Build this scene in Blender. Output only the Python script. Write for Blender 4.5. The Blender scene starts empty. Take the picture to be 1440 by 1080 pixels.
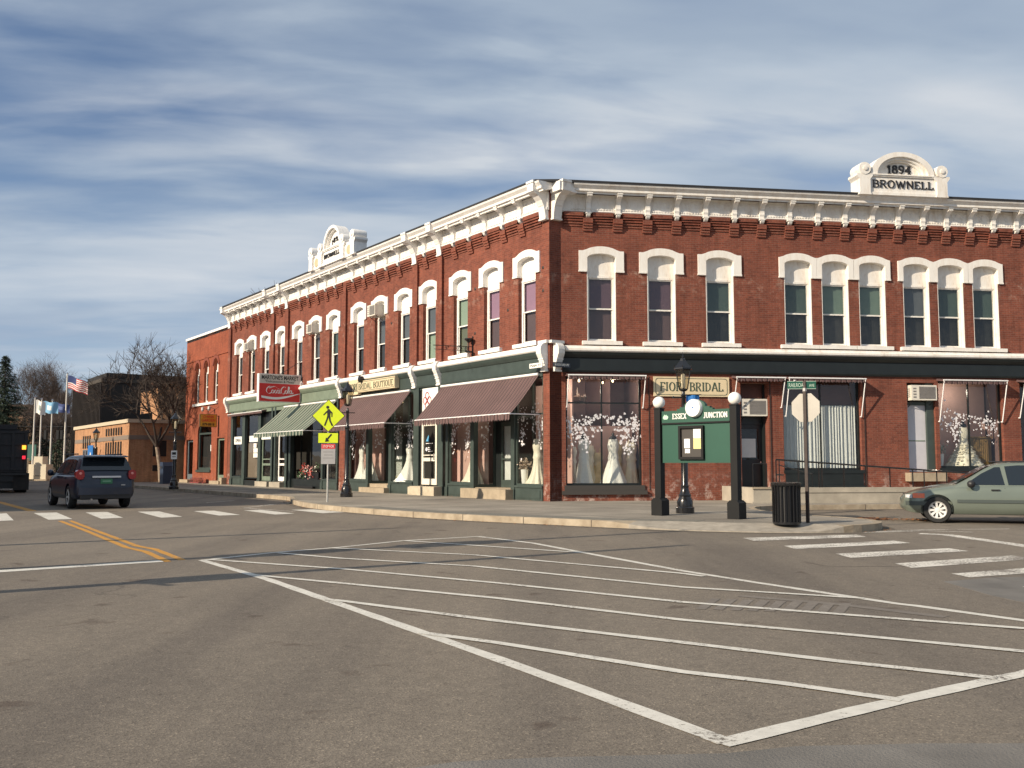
import bpy, math, random
import numpy as np
from mathutils import Vector, Matrix
R_ = math.radians
rng = random.Random(7)
sc = bpy.context.scene
col = sc.collection

# ------------------------------------------------------------ camera, sky, sun, exposure
cam_d = bpy.data.cameras.new("Camera"); cam = bpy.data.objects.new("Camera", cam_d); col.objects.link(cam)
cam.location = (0, 0, 1.4); cam.rotation_euler = (R_(94.78), 0, 0)
cam_d.lens = 33.5; cam_d.sensor_width = 36; cam_d.clip_start = .05; cam_d.clip_end = 3000
sc.camera = cam
SUN_EL = R_(26.0); SX, SY = -.82, -.572             # horizontal direction towards the sun
world = bpy.data.worlds.new("World"); sc.world = world; world.use_nodes = True
def nd(nt, t, loc=None, **kw):
    n = nt.nodes.new(t)
    for k, v in kw.items(): setattr(n, k, v)
    return n
def mth(nt, op, a, b=None, clamp=False):
    n = nt.nodes.new('ShaderNodeMath'); n.operation = op; n.use_clamp = clamp
    for i, v in enumerate((a, b)):
        if v is None: continue
        if isinstance(v, (int, float)): n.inputs[i].default_value = v
        else: nt.links.new(v, n.inputs[i])
    return n.outputs[0]
def ramp(nt, fac, stops, interp='LINEAR'):
    n = nt.nodes.new('ShaderNodeValToRGB'); cr = n.color_ramp; cr.interpolation = interp
    while len(cr.elements) > 1: cr.elements.remove(cr.elements[-1])
    for i, (p, c) in enumerate(stops):
        e = cr.elements[0] if i == 0 else cr.elements.new(p)
        e.position = p; e.color = (*c, 1) if len(c) == 3 else c
    nt.links.new(fac, n.inputs[0]); return n.outputs[0]
def mixc(nt, f, a, b, mode='MIX'):
    n = nt.nodes.new('ShaderNodeMix'); n.data_type = 'RGBA'; n.blend_type = mode
    for s, v in ((0, f), (6, a), (7, b)):
        if isinstance(v, (int, float)): n.inputs[s].default_value = v
        elif isinstance(v, tuple): n.inputs[s].default_value = (*v[:3], 1)
        else: nt.links.new(v, n.inputs[s])
    return n.outputs[2]
def noise(nt, vec, scale, detail=4, rough=.55, dist=0.0):
    n = nt.nodes.new('ShaderNodeTexNoise'); n.inputs['Scale'].default_value = scale
    n.inputs['Detail'].default_value = detail; n.inputs['Roughness'].default_value = rough
    n.inputs['Distortion'].default_value = dist
    if vec is not None: nt.links.new(vec, n.inputs['Vector'])
    return n.outputs['Fac']
wt = world.node_tree
bg = wt.nodes['Background']
sky = nd(wt, 'ShaderNodeTexSky', sky_type='NISHITA', sun_disc=False)
sky.sun_elevation = SUN_EL; sky.sun_rotation = math.atan2(SX, SY)
sky.air_density = 1.0; sky.dust_density = 1.0; sky.ozone_density = 2.0
tc = nd(wt, 'ShaderNodeTexCoord'); sep = nd(wt, 'ShaderNodeSeparateXYZ'); wt.links.new(tc.outputs['Generated'], sep.inputs[0])
zz = mth(wt, 'ADD', mth(wt, 'MAXIMUM', sep.outputs[2], 0.0), .16)
px = mth(wt, 'DIVIDE', sep.outputs[0], zz); py = mth(wt, 'DIVIDE', sep.outputs[1], zz)
def cvec(ax, ay, bx, by, off):
    cx = mth(wt, 'ADD', mth(wt, 'ADD', mth(wt, 'MULTIPLY', px, ax), mth(wt, 'MULTIPLY', py, ay)), off)
    cy = mth(wt, 'ADD', mth(wt, 'MULTIPLY', px, bx), mth(wt, 'MULTIPLY', py, by))
    c = nd(wt, 'ShaderNodeCombineXYZ'); wt.links.new(cx, c.inputs[0]); wt.links.new(cy, c.inputs[1]); return c.outputs[0]
CO = 5.1; v1 = cvec(.55, .16, -.30, 1.35, CO); v2 = cvec(.9, .3, -.4, 2.4, CO * 2.3); v3 = cvec(2.2, .7, -.9, 5.5, CO * .7)
n1_ = noise(wt, v1, .60, 6, .47, .3); n2_ = noise(wt, v2, .8, 6, .45, .3); n3_ = noise(wt, v3, 1.1, 6, .48, .2)
cov = mth(wt, 'ADD', mth(wt, 'MULTIPLY', n1_, .74), mth(wt, 'MULTIPLY', n3_, .26))
mask = ramp(wt, cov, [(.38, (.18, .18, .18)), (.455, (.62, .62, .62)), (.53, (1, 1, 1))])
lum = mth(wt, 'ADD', mth(wt, 'MULTIPLY', n2_, .75), mth(wt, 'MULTIPLY', n3_, .25))
ccol = ramp(wt, lum, [(.32, (.235, .30, .405)), (.44, (.305, .37, .455)), (.52, (.385, .445, .515)), (.61, (.48, .52, .565)), (.72, (.60, .615, .63))])
skyc = mixc(wt, 1.0, sky.outputs[0], (.060, .070, .084), 'MULTIPLY')
hz = ramp(wt, sep.outputs[2], [(0.0, (1, 1, 1)), (.12, (.75, .75, .75)), (.30, (0, 0, 0))])
skyc = mixc(wt, mth(wt, 'MULTIPLY', hz, .55), skyc, (.36, .47, .62))
cloudy = mixc(wt, mth(wt, 'MULTIPLY', hz, .35), ccol, (.37, .45, .57))
fin = mixc(wt, mth(wt, 'MULTIPLY', mask, .93), skyc, cloudy)
wt.links.new(fin, bg.inputs['Color']); bg.inputs['Strength'].default_value = 1.0
sun_d = bpy.data.lights.new("Sun", 'SUN'); sun_d.energy = 5.0; sun_d.angle = R_(.55); sun_d.color = (1, .85, .66)
sun = bpy.data.objects.new("Sun", sun_d); col.objects.link(sun)
sv = Vector((SX * math.cos(SUN_EL), SY * math.cos(SUN_EL), math.sin(SUN_EL))).normalized()
sun.rotation_euler = sv.to_track_quat('Z', 'Y').to_euler(); sun.location = (-20, -20, 30)
vs = sc.view_settings; vs.view_transform = 'Standard'; vs.look = 'None'; vs.exposure = 0.34; vs.gamma = 1; vs.use_curve_mapping = False

# ------------------------------------------------------------ materials
MATS = {}
def mat(name, color, rough=.6, metal=0, var=.0, vscale=3.0, bump=0.0, bscale=60, spec=.5, coat=0, emis=None, estr=0, c2=None):
    if name in MATS: return MATS[name]
    m = bpy.data.materials.new(name); m.use_nodes = True; nt = m.node_tree; b = nt.nodes['Principled BSDF']
    b.inputs['Roughness'].default_value = rough; b.inputs['Metallic'].default_value = metal
    b.inputs['Specular IOR Level'].default_value = spec; b.inputs['Coat Weight'].default_value = coat
    b.inputs['Base Color'].default_value = (*color, 1)
    t = nt.nodes.new('ShaderNodeTexCoord'); v = t.outputs['Object']
    if var or c2:
        n = noise(nt, v, vscale, 5, .6)
        c = mixc(nt, ramp(nt, n, [(.32, (0, 0, 0)), (.68, (1, 1, 1))]),
                 tuple(x * (1 - var) for x in color) if not c2 else c2, tuple(min(1, x * (1 + var)) for x in color) if not c2 else color)
        nt.links.new(c, b.inputs['Base Color'])
    if bump:
        n = noise(nt, v, bscale, 4, .6); bp = nt.nodes.new('ShaderNodeBump'); bp.inputs['Strength'].default_value = bump
        bp.inputs['Distance'].default_value = .02
        nt.links.new(n, bp.inputs['Height']); nt.links.new(bp.outputs[0], b.inputs['Normal'])
    if emis: b.inputs['Emission Color'].default_value = (*emis, 1); b.inputs['Emission Strength'].default_value = estr
    MATS[name] = m; return m
def brick(name, c1, c2, mortar, stain=0.0, stain_z=1.0, bw=.21, bh=.07, hoodstain=0):
    m = bpy.data.materials.new(name); m.use_nodes = True; nt = m.node_tree; b = nt.nodes['Principled BSDF']
    b.inputs['Roughness'].default_value = .88; b.inputs['Specular IOR Level'].default_value = .25
    t = nt.nodes.new('ShaderNodeTexCoord'); s = nt.nodes.new('ShaderNodeSeparateXYZ'); nt.links.new(t.outputs['Object'], s.inputs[0])
    c = nt.nodes.new('ShaderNodeCombineXYZ'); nt.links.new(mth(nt, 'ADD', s.outputs[0], s.outputs[1]), c.inputs[0]); nt.links.new(s.outputs[2], c.inputs[1])
    br = nt.nodes.new('ShaderNodeTexBrick'); nt.links.new(c.outputs[0], br.inputs['Vector'])
    br.inputs['Scale'].default_value = 1; br.inputs['Brick Width'].default_value = bw; br.inputs['Row Height'].default_value = bh
    br.inputs['Mortar Size'].default_value = .006; br.inputs['Mortar Smooth'].default_value = .4; br.inputs['Bias'].default_value = -.1
    br.inputs['Color1'].default_value = (*c1, 1); br.inputs['Color2'].default_value = (*c2, 1); br.inputs['Mortar'].default_value = (*mortar, 1)
    n = noise(nt, t.outputs['Object'], .9, 6, .65)
    k = mixc(nt, 1.0, br.outputs[0], ramp(nt, n, [(.3, (.76, .76, .77)), (.7, (1.13, 1.12, 1.1))]), 'MULTIPLY')
    n = noise(nt, t.outputs['Object'], 14, 3, .6)
    k = mixc(nt, 1.0, k, ramp(nt, n, [(.3, (.86, .86, .86)), (.7, (1.12, 1.1, 1.1))]), 'MULTIPLY')
    # rain streaks: long narrow vertical patches
    mp = nt.nodes.new('ShaderNodeMapping'); mp.inputs['Scale'].default_value = (1, 1, .12); nt.links.new(t.outputs['Object'], mp.inputs[0])
    n = noise(nt, mp.outputs[0], 5, 4, .6)
    k = mixc(nt, 1.0, k, ramp(nt, n, [(.33, (.80, .79, .78)), (.5, (1.0, 1.0, 1.0)), (.7, (1.1, 1.1, 1.1))]), 'MULTIPLY')
    if stain:
        zf = ramp(nt, mth(nt, 'DIVIDE', s.outputs[2], stain_z * 2), [(0, (1, 1, 1)), (.28, (.6, .6, .6)), (.55, (0, 0, 0))])
        n = noise(nt, t.outputs['Object'], 3.2, 6, .75)
        f = mth(nt, 'MULTIPLY', ramp(nt, n, [(.50, (0, 0, 0)), (.62, (1, 1, 1))]), mth(nt, 'MULTIPLY', zf, stain))
        k = mixc(nt, f, k, (.60, .50, .44))
    if hoodstain:
        zf = ramp(nt, mth(nt, 'DIVIDE', s.outputs[2], 10.0), [(.70, (0, 0, 0)), (.79, (1, 1, 1)), (.80, (1, 1, 1)), (.81, (0, 0, 0))])
        n = noise(nt, t.outputs['Object'], 2.6, 6, .75)
        f = mth(nt, 'MULTIPLY', ramp(nt, n, [(.52, (0, 0, 0)), (.66, (1, 1, 1))]), mth(nt, 'MULTIPLY', zf, .4))
        k = mixc(nt, f, k, (.55, .42, .34))
    nt.links.new(k, b.inputs['Base Color'])
    bp = nt.nodes.new('ShaderNodeBump'); bp.inputs['Strength'].default_value = .5; bp.inputs['Distance'].default_value = .012
    nt.links.new(mth(nt, 'SUBTRACT', 1.0, br.outputs['Fac']), bp.inputs['Height']); nt.links.new(bp.outputs[0], b.inputs['Normal'])
    return m
BRICK = brick('red_brick', (.228, .071, .045), (.155, .049, .034), (.21, .118, .09), .75, 1.1, hoodstain=1)
BRICK2 = brick('orange_brick', (.30, .082, .043), (.24, .064, .036), (.27, .13, .085), .2, .8)
BRICK3 = brick('tan_brick', (.46, .25, .13), (.37, .19, .10), (.45, .30, .2))
BRICK4 = brick('brown_brick', (.17, .085, .05), (.13, .06, .04), (.2, .13, .1))
WHITE = mat('white_paint', (.80, .78, .745), .55, var=.07, vscale=5, bump=.12, bscale=25)
def dirty_white():
    m = mat('weathered_white', (.78, .74, .67), .6); nt = m.node_tree; b = nt.nodes['Principled BSDF']
    t = nt.nodes.new('ShaderNodeTexCoord'); mp = nt.nodes.new('ShaderNodeMapping'); mp.inputs['Scale'].default_value = (1, 1, .3)
    nt.links.new(t.outputs['Object'], mp.inputs[0]); n = noise(nt, mp.outputs[0], 4, 6, .7)
    nt.links.new(ramp(nt, n, [(.30, (.58, .53, .46)), (.40, (.72, .675, .61)), (.55, (.78, .76, .715)), (.75, (.82, .80, .76))]), b.inputs['Base Color'])
    n = noise(nt, t.outputs['Object'], 30, 4, .6); bp = nt.nodes.new('ShaderNodeBump'); bp.inputs['Strength'].default_value = .2; bp.inputs['Distance'].default_value = .02
    nt.links.new(n, bp.inputs['Height']); nt.links.new(bp.outputs[0], b.inputs['Normal'])
    return m
DWHITE = dirty_white()
GREEN = mat('dark_green_paint', (.011, .015, .0155), .42, var=.18, vscale=2.5)
GREEN2 = mat('teal_green_paint', (.045, .063, .057), .45, var=.15, vscale=3)
PGREEN = mat('pale_green_paint', (.16, .205, .155), .6, var=.12)
BLACK = mat('black_paint', (.012, .012, .013), .35, var=.2)
BLACKG = mat('black_gloss_iron', (.010, .010, .011), .25, coat=.3)
ROOFM = mat('black_roofing', (.018, .018, .02), .7, var=.2, bump=.3, bscale=8)
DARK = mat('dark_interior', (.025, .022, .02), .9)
DFLOOR = mat('display_floor', (.30, .26, .21), .7, var=.1)
MAUVE = mat('mauve_wall', (.54, .35, .31), .85, var=.05)
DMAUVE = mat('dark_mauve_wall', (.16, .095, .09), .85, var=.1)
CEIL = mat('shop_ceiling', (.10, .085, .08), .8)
STONE = mat('sandstone_step', (.34, .28, .20), .85, var=.15, vscale=4, bump=.3, bscale=20)
CONC = mat('ramp_concrete', (.36, .325, .265), .85, var=.2, vscale=1.5, bump=.25, bscale=25)
CREAM = mat('cream_sign', (.66, .55, .36), .6, var=.04)
SGREEN = mat('sign_letter_green', (.045, .075, .05), .6)
KGREEN = mat('kiosk_green', (.018, .078, .052), .45, var=.06, vscale=1.2)
KBLACK = mat('kiosk_black', (.009, .0095, .010), .55, var=.15, spec=.25)
BALL = mat('opal_globe', (.86, .85, .80), .25)
PAPER = mat('white_paper', (.82, .82, .78), .6)
YPAPER = mat('yellow_paper', (.72, .65, .28), .6)
RED = mat('sign_red', (.60, .022, .025), .4)
YEL = mat('fluorescent_yellow', (.62, .74, .02), .5, var=.04, vscale=8)
ALU = mat('sign_aluminium', (.42, .41, .40), .45, metal=.3, var=.08)
POSTG = mat('galvanised_post', (.42, .42, .40), .5, metal=.4)
BROWNP = mat('brown_post', (.035, .022, .018), .6, var=.3, vscale=6)
BLUE = mat('banner_blue', (.012, .13, .40), .7)
LETB = mat('letter_black', (.015, .014, .016), .5)
DRESS = mat('ivory_satin', (.78, .74, .62), .5, var=.05, vscale=8, bump=.5, bscale=14)
DRESSW = mat('white_lace', (.80, .80, .76), .6, var=.06, vscale=14, bump=.7, bscale=30)
DRESSC = mat('champagne_satin', (.62, .50, .30), .5, var=.12, vscale=6, bump=.5, bscale=12)
VINYL = mat('white_vinyl', (.84, .83, .85), .5)
TUBE = mat('white_aluminium', (.78, .77, .76), .4)
CURT = mat('sheer_curtain', (.62, .64, .64), .8, var=.05)
ACW = mat('ac_casing', (.66, .63, .55), .5, var=.06)
ACG = mat('ac_grille', (.20, .19, .18), .6, var=.1, bump=.8, bscale=60)
BARK = mat('grey_bark', (.11, .085, .065), .9, var=.3, vscale=6)
BARKL = mat('pale_bark', (.24, .19, .145), .9, var=.3, vscale=6)
TWIG = mat('bare_twigs', (.085, .062, .052), .9, var=.25, vscale=2)
SPRUCE = mat('spruce_needles', (.018, .034, .018), .8, var=.4, vscale=2)
RUB = mat('tyre_rubber', (.016, .016, .016), .8, var=.2)
RIM = mat('alloy_rim', (.74, .73, .70), .35, metal=.15)
CHROME = mat('chrome_trim', (.6, .6, .62), .2, metal=.9)
PLAST = mat('black_plastic', (.018, .018, .02), .5)
RLAMP = mat('red_lens', (.30, .008, .010), .15, coat=.5)
OLAMP = mat('orange_lens', (.70, .13, .04), .2, coat=.5)
CLAMP = mat('clear_lens', (.6, .6, .6), .12, coat=.5)
SUVP = mat('blue_grey_car_paint', (.006, .012, .030), .35, coat=.35, metal=.0)
VOLP = mat('sage_car_paint', (.165, .195, .162), .3, coat=.7, metal=.30, var=.03)
TRKP = mat('dark_truck_paint', (.012, .012, .015), .5, var=.2)
LEAF = mat('fallen_leaf', (.30, .13, .045), .8, var=.3, vscale=5)
WOODP = mat('reddish_wood', (.10, .035, .025), .6, var=.2)
def glass(name, tint=(.9, .95, .93), ior=1.5, base=.0):
    m = bpy.data.materials.new(name); m.use_nodes = True; nt = m.node_tree; nt.nodes.clear()
    o = nt.nodes.new('ShaderNodeOutputMaterial'); mx = nt.nodes.new('ShaderNodeMixShader'); tr = nt.nodes.new('ShaderNodeBsdfTransparent')
    gl = nt.nodes.new('ShaderNodeBsdfGlossy'); gl.inputs['Roughness'].default_value = .02; tcg = nt.nodes.new('ShaderNodeTexCoord'); bpg = nt.nodes.new('ShaderNodeBump'); bpg.inputs['Strength'].default_value = .25; bpg.inputs['Distance'].default_value = .02; nt.links.new(noise(nt, tcg.outputs['Object'], 1.8, 2, .5), bpg.inputs['Height']); nt.links.new(bpg.outputs[0], gl.inputs['Normal']); ge = nt.nodes.new('ShaderNodeNewGeometry'); dt = nt.nodes.new('ShaderNodeVectorMath'); dt.operation = 'DOT_PRODUCT'; nt.links.new(ge.outputs['Normal'], dt.inputs[0]); nt.links.new(ge.outputs['Incoming'], dt.inputs[1])
    tr.inputs[0].default_value = (*tint, 1)
    r0 = ((ior - 1) / (ior + 1)) ** 2 * 1.9; f = mth(nt, 'ADD', mth(nt, 'MULTIPLY', mth(nt, 'POWER', mth(nt, 'SUBTRACT', 1.0, mth(nt, 'ABSOLUTE', dt.outputs['Value'])), 5.0), 1 - r0), base + r0, True)
    nt.links.new(f, mx.inputs[0]); nt.links.new(tr.outputs[0], mx.inputs[1]); nt.links.new(gl.outputs[0], mx.inputs[2]); nt.links.new(mx.outputs[0], o.inputs[0])
    return m
GLASS = glass('shop_glass', (.86, .88, .86), 1.45)
WGLASS = glass('window_glass', (.82, .85, .83), 1.45, .0)
CGLASS = glass('car_glass', (.30, .36, .38), 1.5, .02)
LGLASS = glass('lantern_glass', (.80, .76, .66), 1.45, .03)
def blindm(n, c): return mat(n, c, .7, var=.06, vscale=2)
BL = dict(purple=blindm('purple_blind', (.12, .068, .095)), mauve=blindm('mauve_blind', (.36, .20, .30)), sage=blindm('sage_blind', (.30, .38, .30)),
          teal=blindm('teal_blind', (.06, .092, .085)), green=blindm('green_blind', (.15, .21, .18)), grey=blindm('grey_blind', (.11, .12, .14)),
          dark=blindm('dark_curtain', (.022, .022, .024)), plum=blindm('plum_curtain', (.11, .065, .07)), olive=blindm('olive_curtain', (.14, .15, .10)), black=blindm('black_curtain', (.012, .013, .014)))
def stripes(name, a, b, pitch, duty=.5, axis=0, c=None):
    m = bpy.data.materials.new(name); m.use_nodes = True; nt = m.node_tree; p = nt.nodes['Principled BSDF']; p.inputs['Roughness'].default_value = .8
    t = nt.nodes.new('ShaderNodeTexCoord'); s = nt.nodes.new('ShaderNodeSeparateXYZ'); nt.links.new(t.outputs['Object'], s.inputs[0])
    f = mth(nt, 'FRACT', mth(nt, 'DIVIDE', s.outputs[axis], pitch))
    st = [(0, a), (duty, b)] if c is None else [(0, a), (duty, b), (duty + .2, a), (duty + .28, c), (duty + .34, a)]
    k = ramp(nt, f, st, 'CONSTANT')
    n = noise(nt, t.outputs['Object'], 1.5, 4, .6)
    k = mixc(nt, 1.0, k, ramp(nt, n, [(.3, (.85, .85, .85)), (.7, (1.08, 1.08, 1.08))]), 'MULTIPLY')
    nt.links.new(k, p.inputs['Base Color']); return m
AWN = stripes('burgundy_awning', (.115, .066, .064), (.014, .006, .008), .20, .58, c=(.25, .195, .18))
AWNG = stripes('green_striped_awning', (.24, .26, .21), (.03, .062, .047), .40, .48)
def asphalt():
    m = bpy.data.materials.new('asphalt'); m.use_nodes = True; nt = m.node_tree; b = nt.nodes['Principled BSDF']; b.inputs['Roughness'].default_value = .85
    b.inputs['Specular IOR Level'].default_value = .3
    t = nt.nodes.new('ShaderNodeTexCoord'); v = t.outputs['Object']; s = nt.nodes.new('ShaderNodeSeparateXYZ'); nt.links.new(v, s.inputs[0])
    k = ramp(nt, noise(nt, v, .16, 6, .62, .4), [(.30, (.148, .127, .105)), (.5, (.183, .157, .127)), (.7, (.212, .183, .149))])
    # tyre-worn bands running along the street
    mp = nt.nodes.new('ShaderNodeMapping'); mp.inputs['Rotation'].default_value = (0, 0, R_(35)); mp.inputs['Scale'].default_value = (1, .09, 1); nt.links.new(v, mp.inputs[0])
    k = mixc(nt, 1.0, k, ramp(nt, noise(nt, mp.outputs[0], .55, 5, .6), [(.35, (.76, .76, .78)), (.5, (.98, .98, .98)), (.65, (1.12, 1.11, 1.09))]), 'MULTIPLY')
    # aggregate
    vo = nt.nodes.new('ShaderNodeTexVoronoi'); vo.inputs['Scale'].default_value = 95; nt.links.new(v, vo.inputs['Vector'])
    k = mixc(nt, 1.0, k, ramp(nt, vo.outputs['Color'], [(.0, (.58, .57, .56)), (.4, (.96, .96, .96)), (.78, (1.1, 1.1, 1.08)), (1, (1.9, 1.85, 1.75))]), 'MULTIPLY')
    k = mixc(nt, 1.0, k, ramp(nt, noise(nt, v, 7, 6, .7), [(.3, (.87, .87, .87)), (.7, (1.1, 1.1, 1.1))]), 'MULTIPLY')
    # oil drips and dark patches
    o = ramp(nt, noise(nt, v, 1.5, 4, .55, .3), [(.645, (0, 0, 0)), (.70, (1, 1, 1))])
    k = mixc(nt, mth(nt, 'MULTIPLY', o, .55), k, (.060, .040, .030))
    o = ramp(nt, noise(nt, v, 9, 3, .5), [(.70, (0, 0, 0)), (.74, (1, 1, 1))])
    k = mixc(nt, mth(nt, 'MULTIPLY', o, .45), k, (.05, .042, .038))
    # cracks
    vc = nt.nodes.new('ShaderNodeTexVoronoi'); vc.feature = 'DISTANCE_TO_EDGE'; vc.inputs['Scale'].default_value = .17
    ad = nt.nodes.new('ShaderNodeVectorMath'); nz = nt.nodes.new('ShaderNodeTexNoise'); nz.inputs['Scale'].default_value = 1.2; nz.inputs['Detail'].default_value = 6; nt.links.new(v, nz.inputs['Vector'])
    nt.links.new(v, ad.inputs[0]); nt.links.new(nz.outputs['Color'], ad.inputs[1]); nt.links.new(ad.outputs[0], vc.inputs['Vector'])
    cr = mth(nt, 'MULTIPLY', ramp(nt, vc.outputs['Distance'], [(0, (1, 1, 1)), (.0022, (0, 0, 0))]), ramp(nt, noise(nt, v, .35, 2, .5), [(.56, (0, 0, 0)), (.62, (1, 1, 1))]))
    k = mixc(nt, mth(nt, 'MULTIPLY', cr, .45), k, (.03, .026, .024))
    nt.links.new(k, b.inputs['Base Color'])
    bp = nt.nodes.new('ShaderNodeBump'); bp.inputs['Strength'].default_value = .35; bp.inputs['Distance'].default_value = .006
    nt.links.new(mth(nt, 'ADD', vo.outputs['Distance'], noise(nt, v, 140, 3, .7)), bp.inputs['Height']); nt.links.new(bp.outputs[0], b.inputs['Normal'])
    return m
ASPH = asphalt()
ASPH2 = mat('patch_asphalt', (.150, .140, .126), .85, var=.22, vscale=1.5, bump=.5, bscale=60)
def pavem():
    m = bpy.data.materials.new('pavement_concrete'); m.use_nodes = True; nt = m.node_tree; b = nt.nodes['Principled BSDF']; b.inputs['Roughness'].default_value = .9
    t = nt.nodes.new('ShaderNodeTexCoord'); v = t.outputs['Object']
    k = ramp(nt, noise(nt, v, .35, 6, .6), [(.3, (.185, .165, .135)), (.5, (.27, .243, .20)), (.68, (.36, .325, .268))])
    k = mixc(nt, 1.0, k, ramp(nt, noise(nt, v, 18, 5, .7), [(.3, (.82, .82, .82)), (.7, (1.12, 1.12, 1.12))]), 'MULTIPLY')
    mp = nt.nodes.new('ShaderNodeMapping'); mp.inputs['Rotation'].default_value = (0, 0, R_(54.8)); nt.links.new(v, mp.inputs[0])
    br = nt.nodes.new('ShaderNodeTexBrick'); br.offset = 0; nt.links.new(mp.outputs[0], br.inputs['Vector']); br.inputs['Scale'].default_value = 1
    br.inputs['Brick Width'].default_value = 1.5; br.inputs['Row Height'].default_value = 1.5; br.inputs['Mortar Size'].default_value = .02
    br.inputs['Color1'].default_value = (1, 1, 1, 1); br.inputs['Color2'].default_value = (.86, .86, .87, 1); br.inputs['Mortar'].default_value = (.4, .38, .36, 1)
    k = mixc(nt, 1.0, k, br.outputs[0], 'MULTIPLY')
    nt.links.new(k, b.inputs['Base Color'])
    bp = nt.nodes.new('ShaderNodeBump'); bp.inputs['Strength'].default_value = .3; bp.inputs['Distance'].default_value = .01
    nt.links.new(noise(nt, v, 40, 4, .6), bp.inputs['Height']); nt.links.new(bp.outputs[0], b.inputs['Normal'])
    return m
PAVE = pavem()
KERB = mat('granite_kerb', (.42, .355, .265), .85, c2=(.25, .20, .14), vscale=2.6, bump=.6, bscale=14)
def paintm(name, c, wear):
    m = bpy.data.materials.new(name); m.use_nodes = True; nt = m.node_tree; b = nt.nodes['Principled BSDF']; b.inputs['Roughness'].default_value = .8
    t = nt.nodes.new('ShaderNodeTexCoord'); v = t.outputs['Object']
    n = mth(nt, 'ADD', mth(nt, 'MULTIPLY', noise(nt, v, 26, 5, .75), .65), mth(nt, 'MULTIPLY', noise(nt, v, 1.3, 4, .6), .35))
    k = mixc(nt, ramp(nt, n, [(wear, (0, 0, 0)), (wear + .06, (1, 1, 1))]), (.17, .148, .125), c)
    k = mixc(nt, 1.0, k, ramp(nt, noise(nt, v, 6, 5, .7), [(.3, (.8, .8, .8)), (.7, (1.08, 1.08, 1.08))]), 'MULTIPLY')
    nt.links.new(k, b.inputs['Base Color']); return m
LINE = paintm('white_road_paint', (.62, .60, .54), .39)
LINEW = paintm('worn_road_paint', (.70, .67, .60), .455)
LINEY = paintm('yellow_road_paint', (.52, .25, .03), .40)
FLAG = mat('flag_white', (.75, .74, .7), .8)
FLAGB = mat('flag_blue', (.20, .42, .62), .8)
FLAGN = mat('flag_navy', (.03, .05, .16), .8)
FLAGR = mat('flag_red', (.50, .04, .05), .8)

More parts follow.
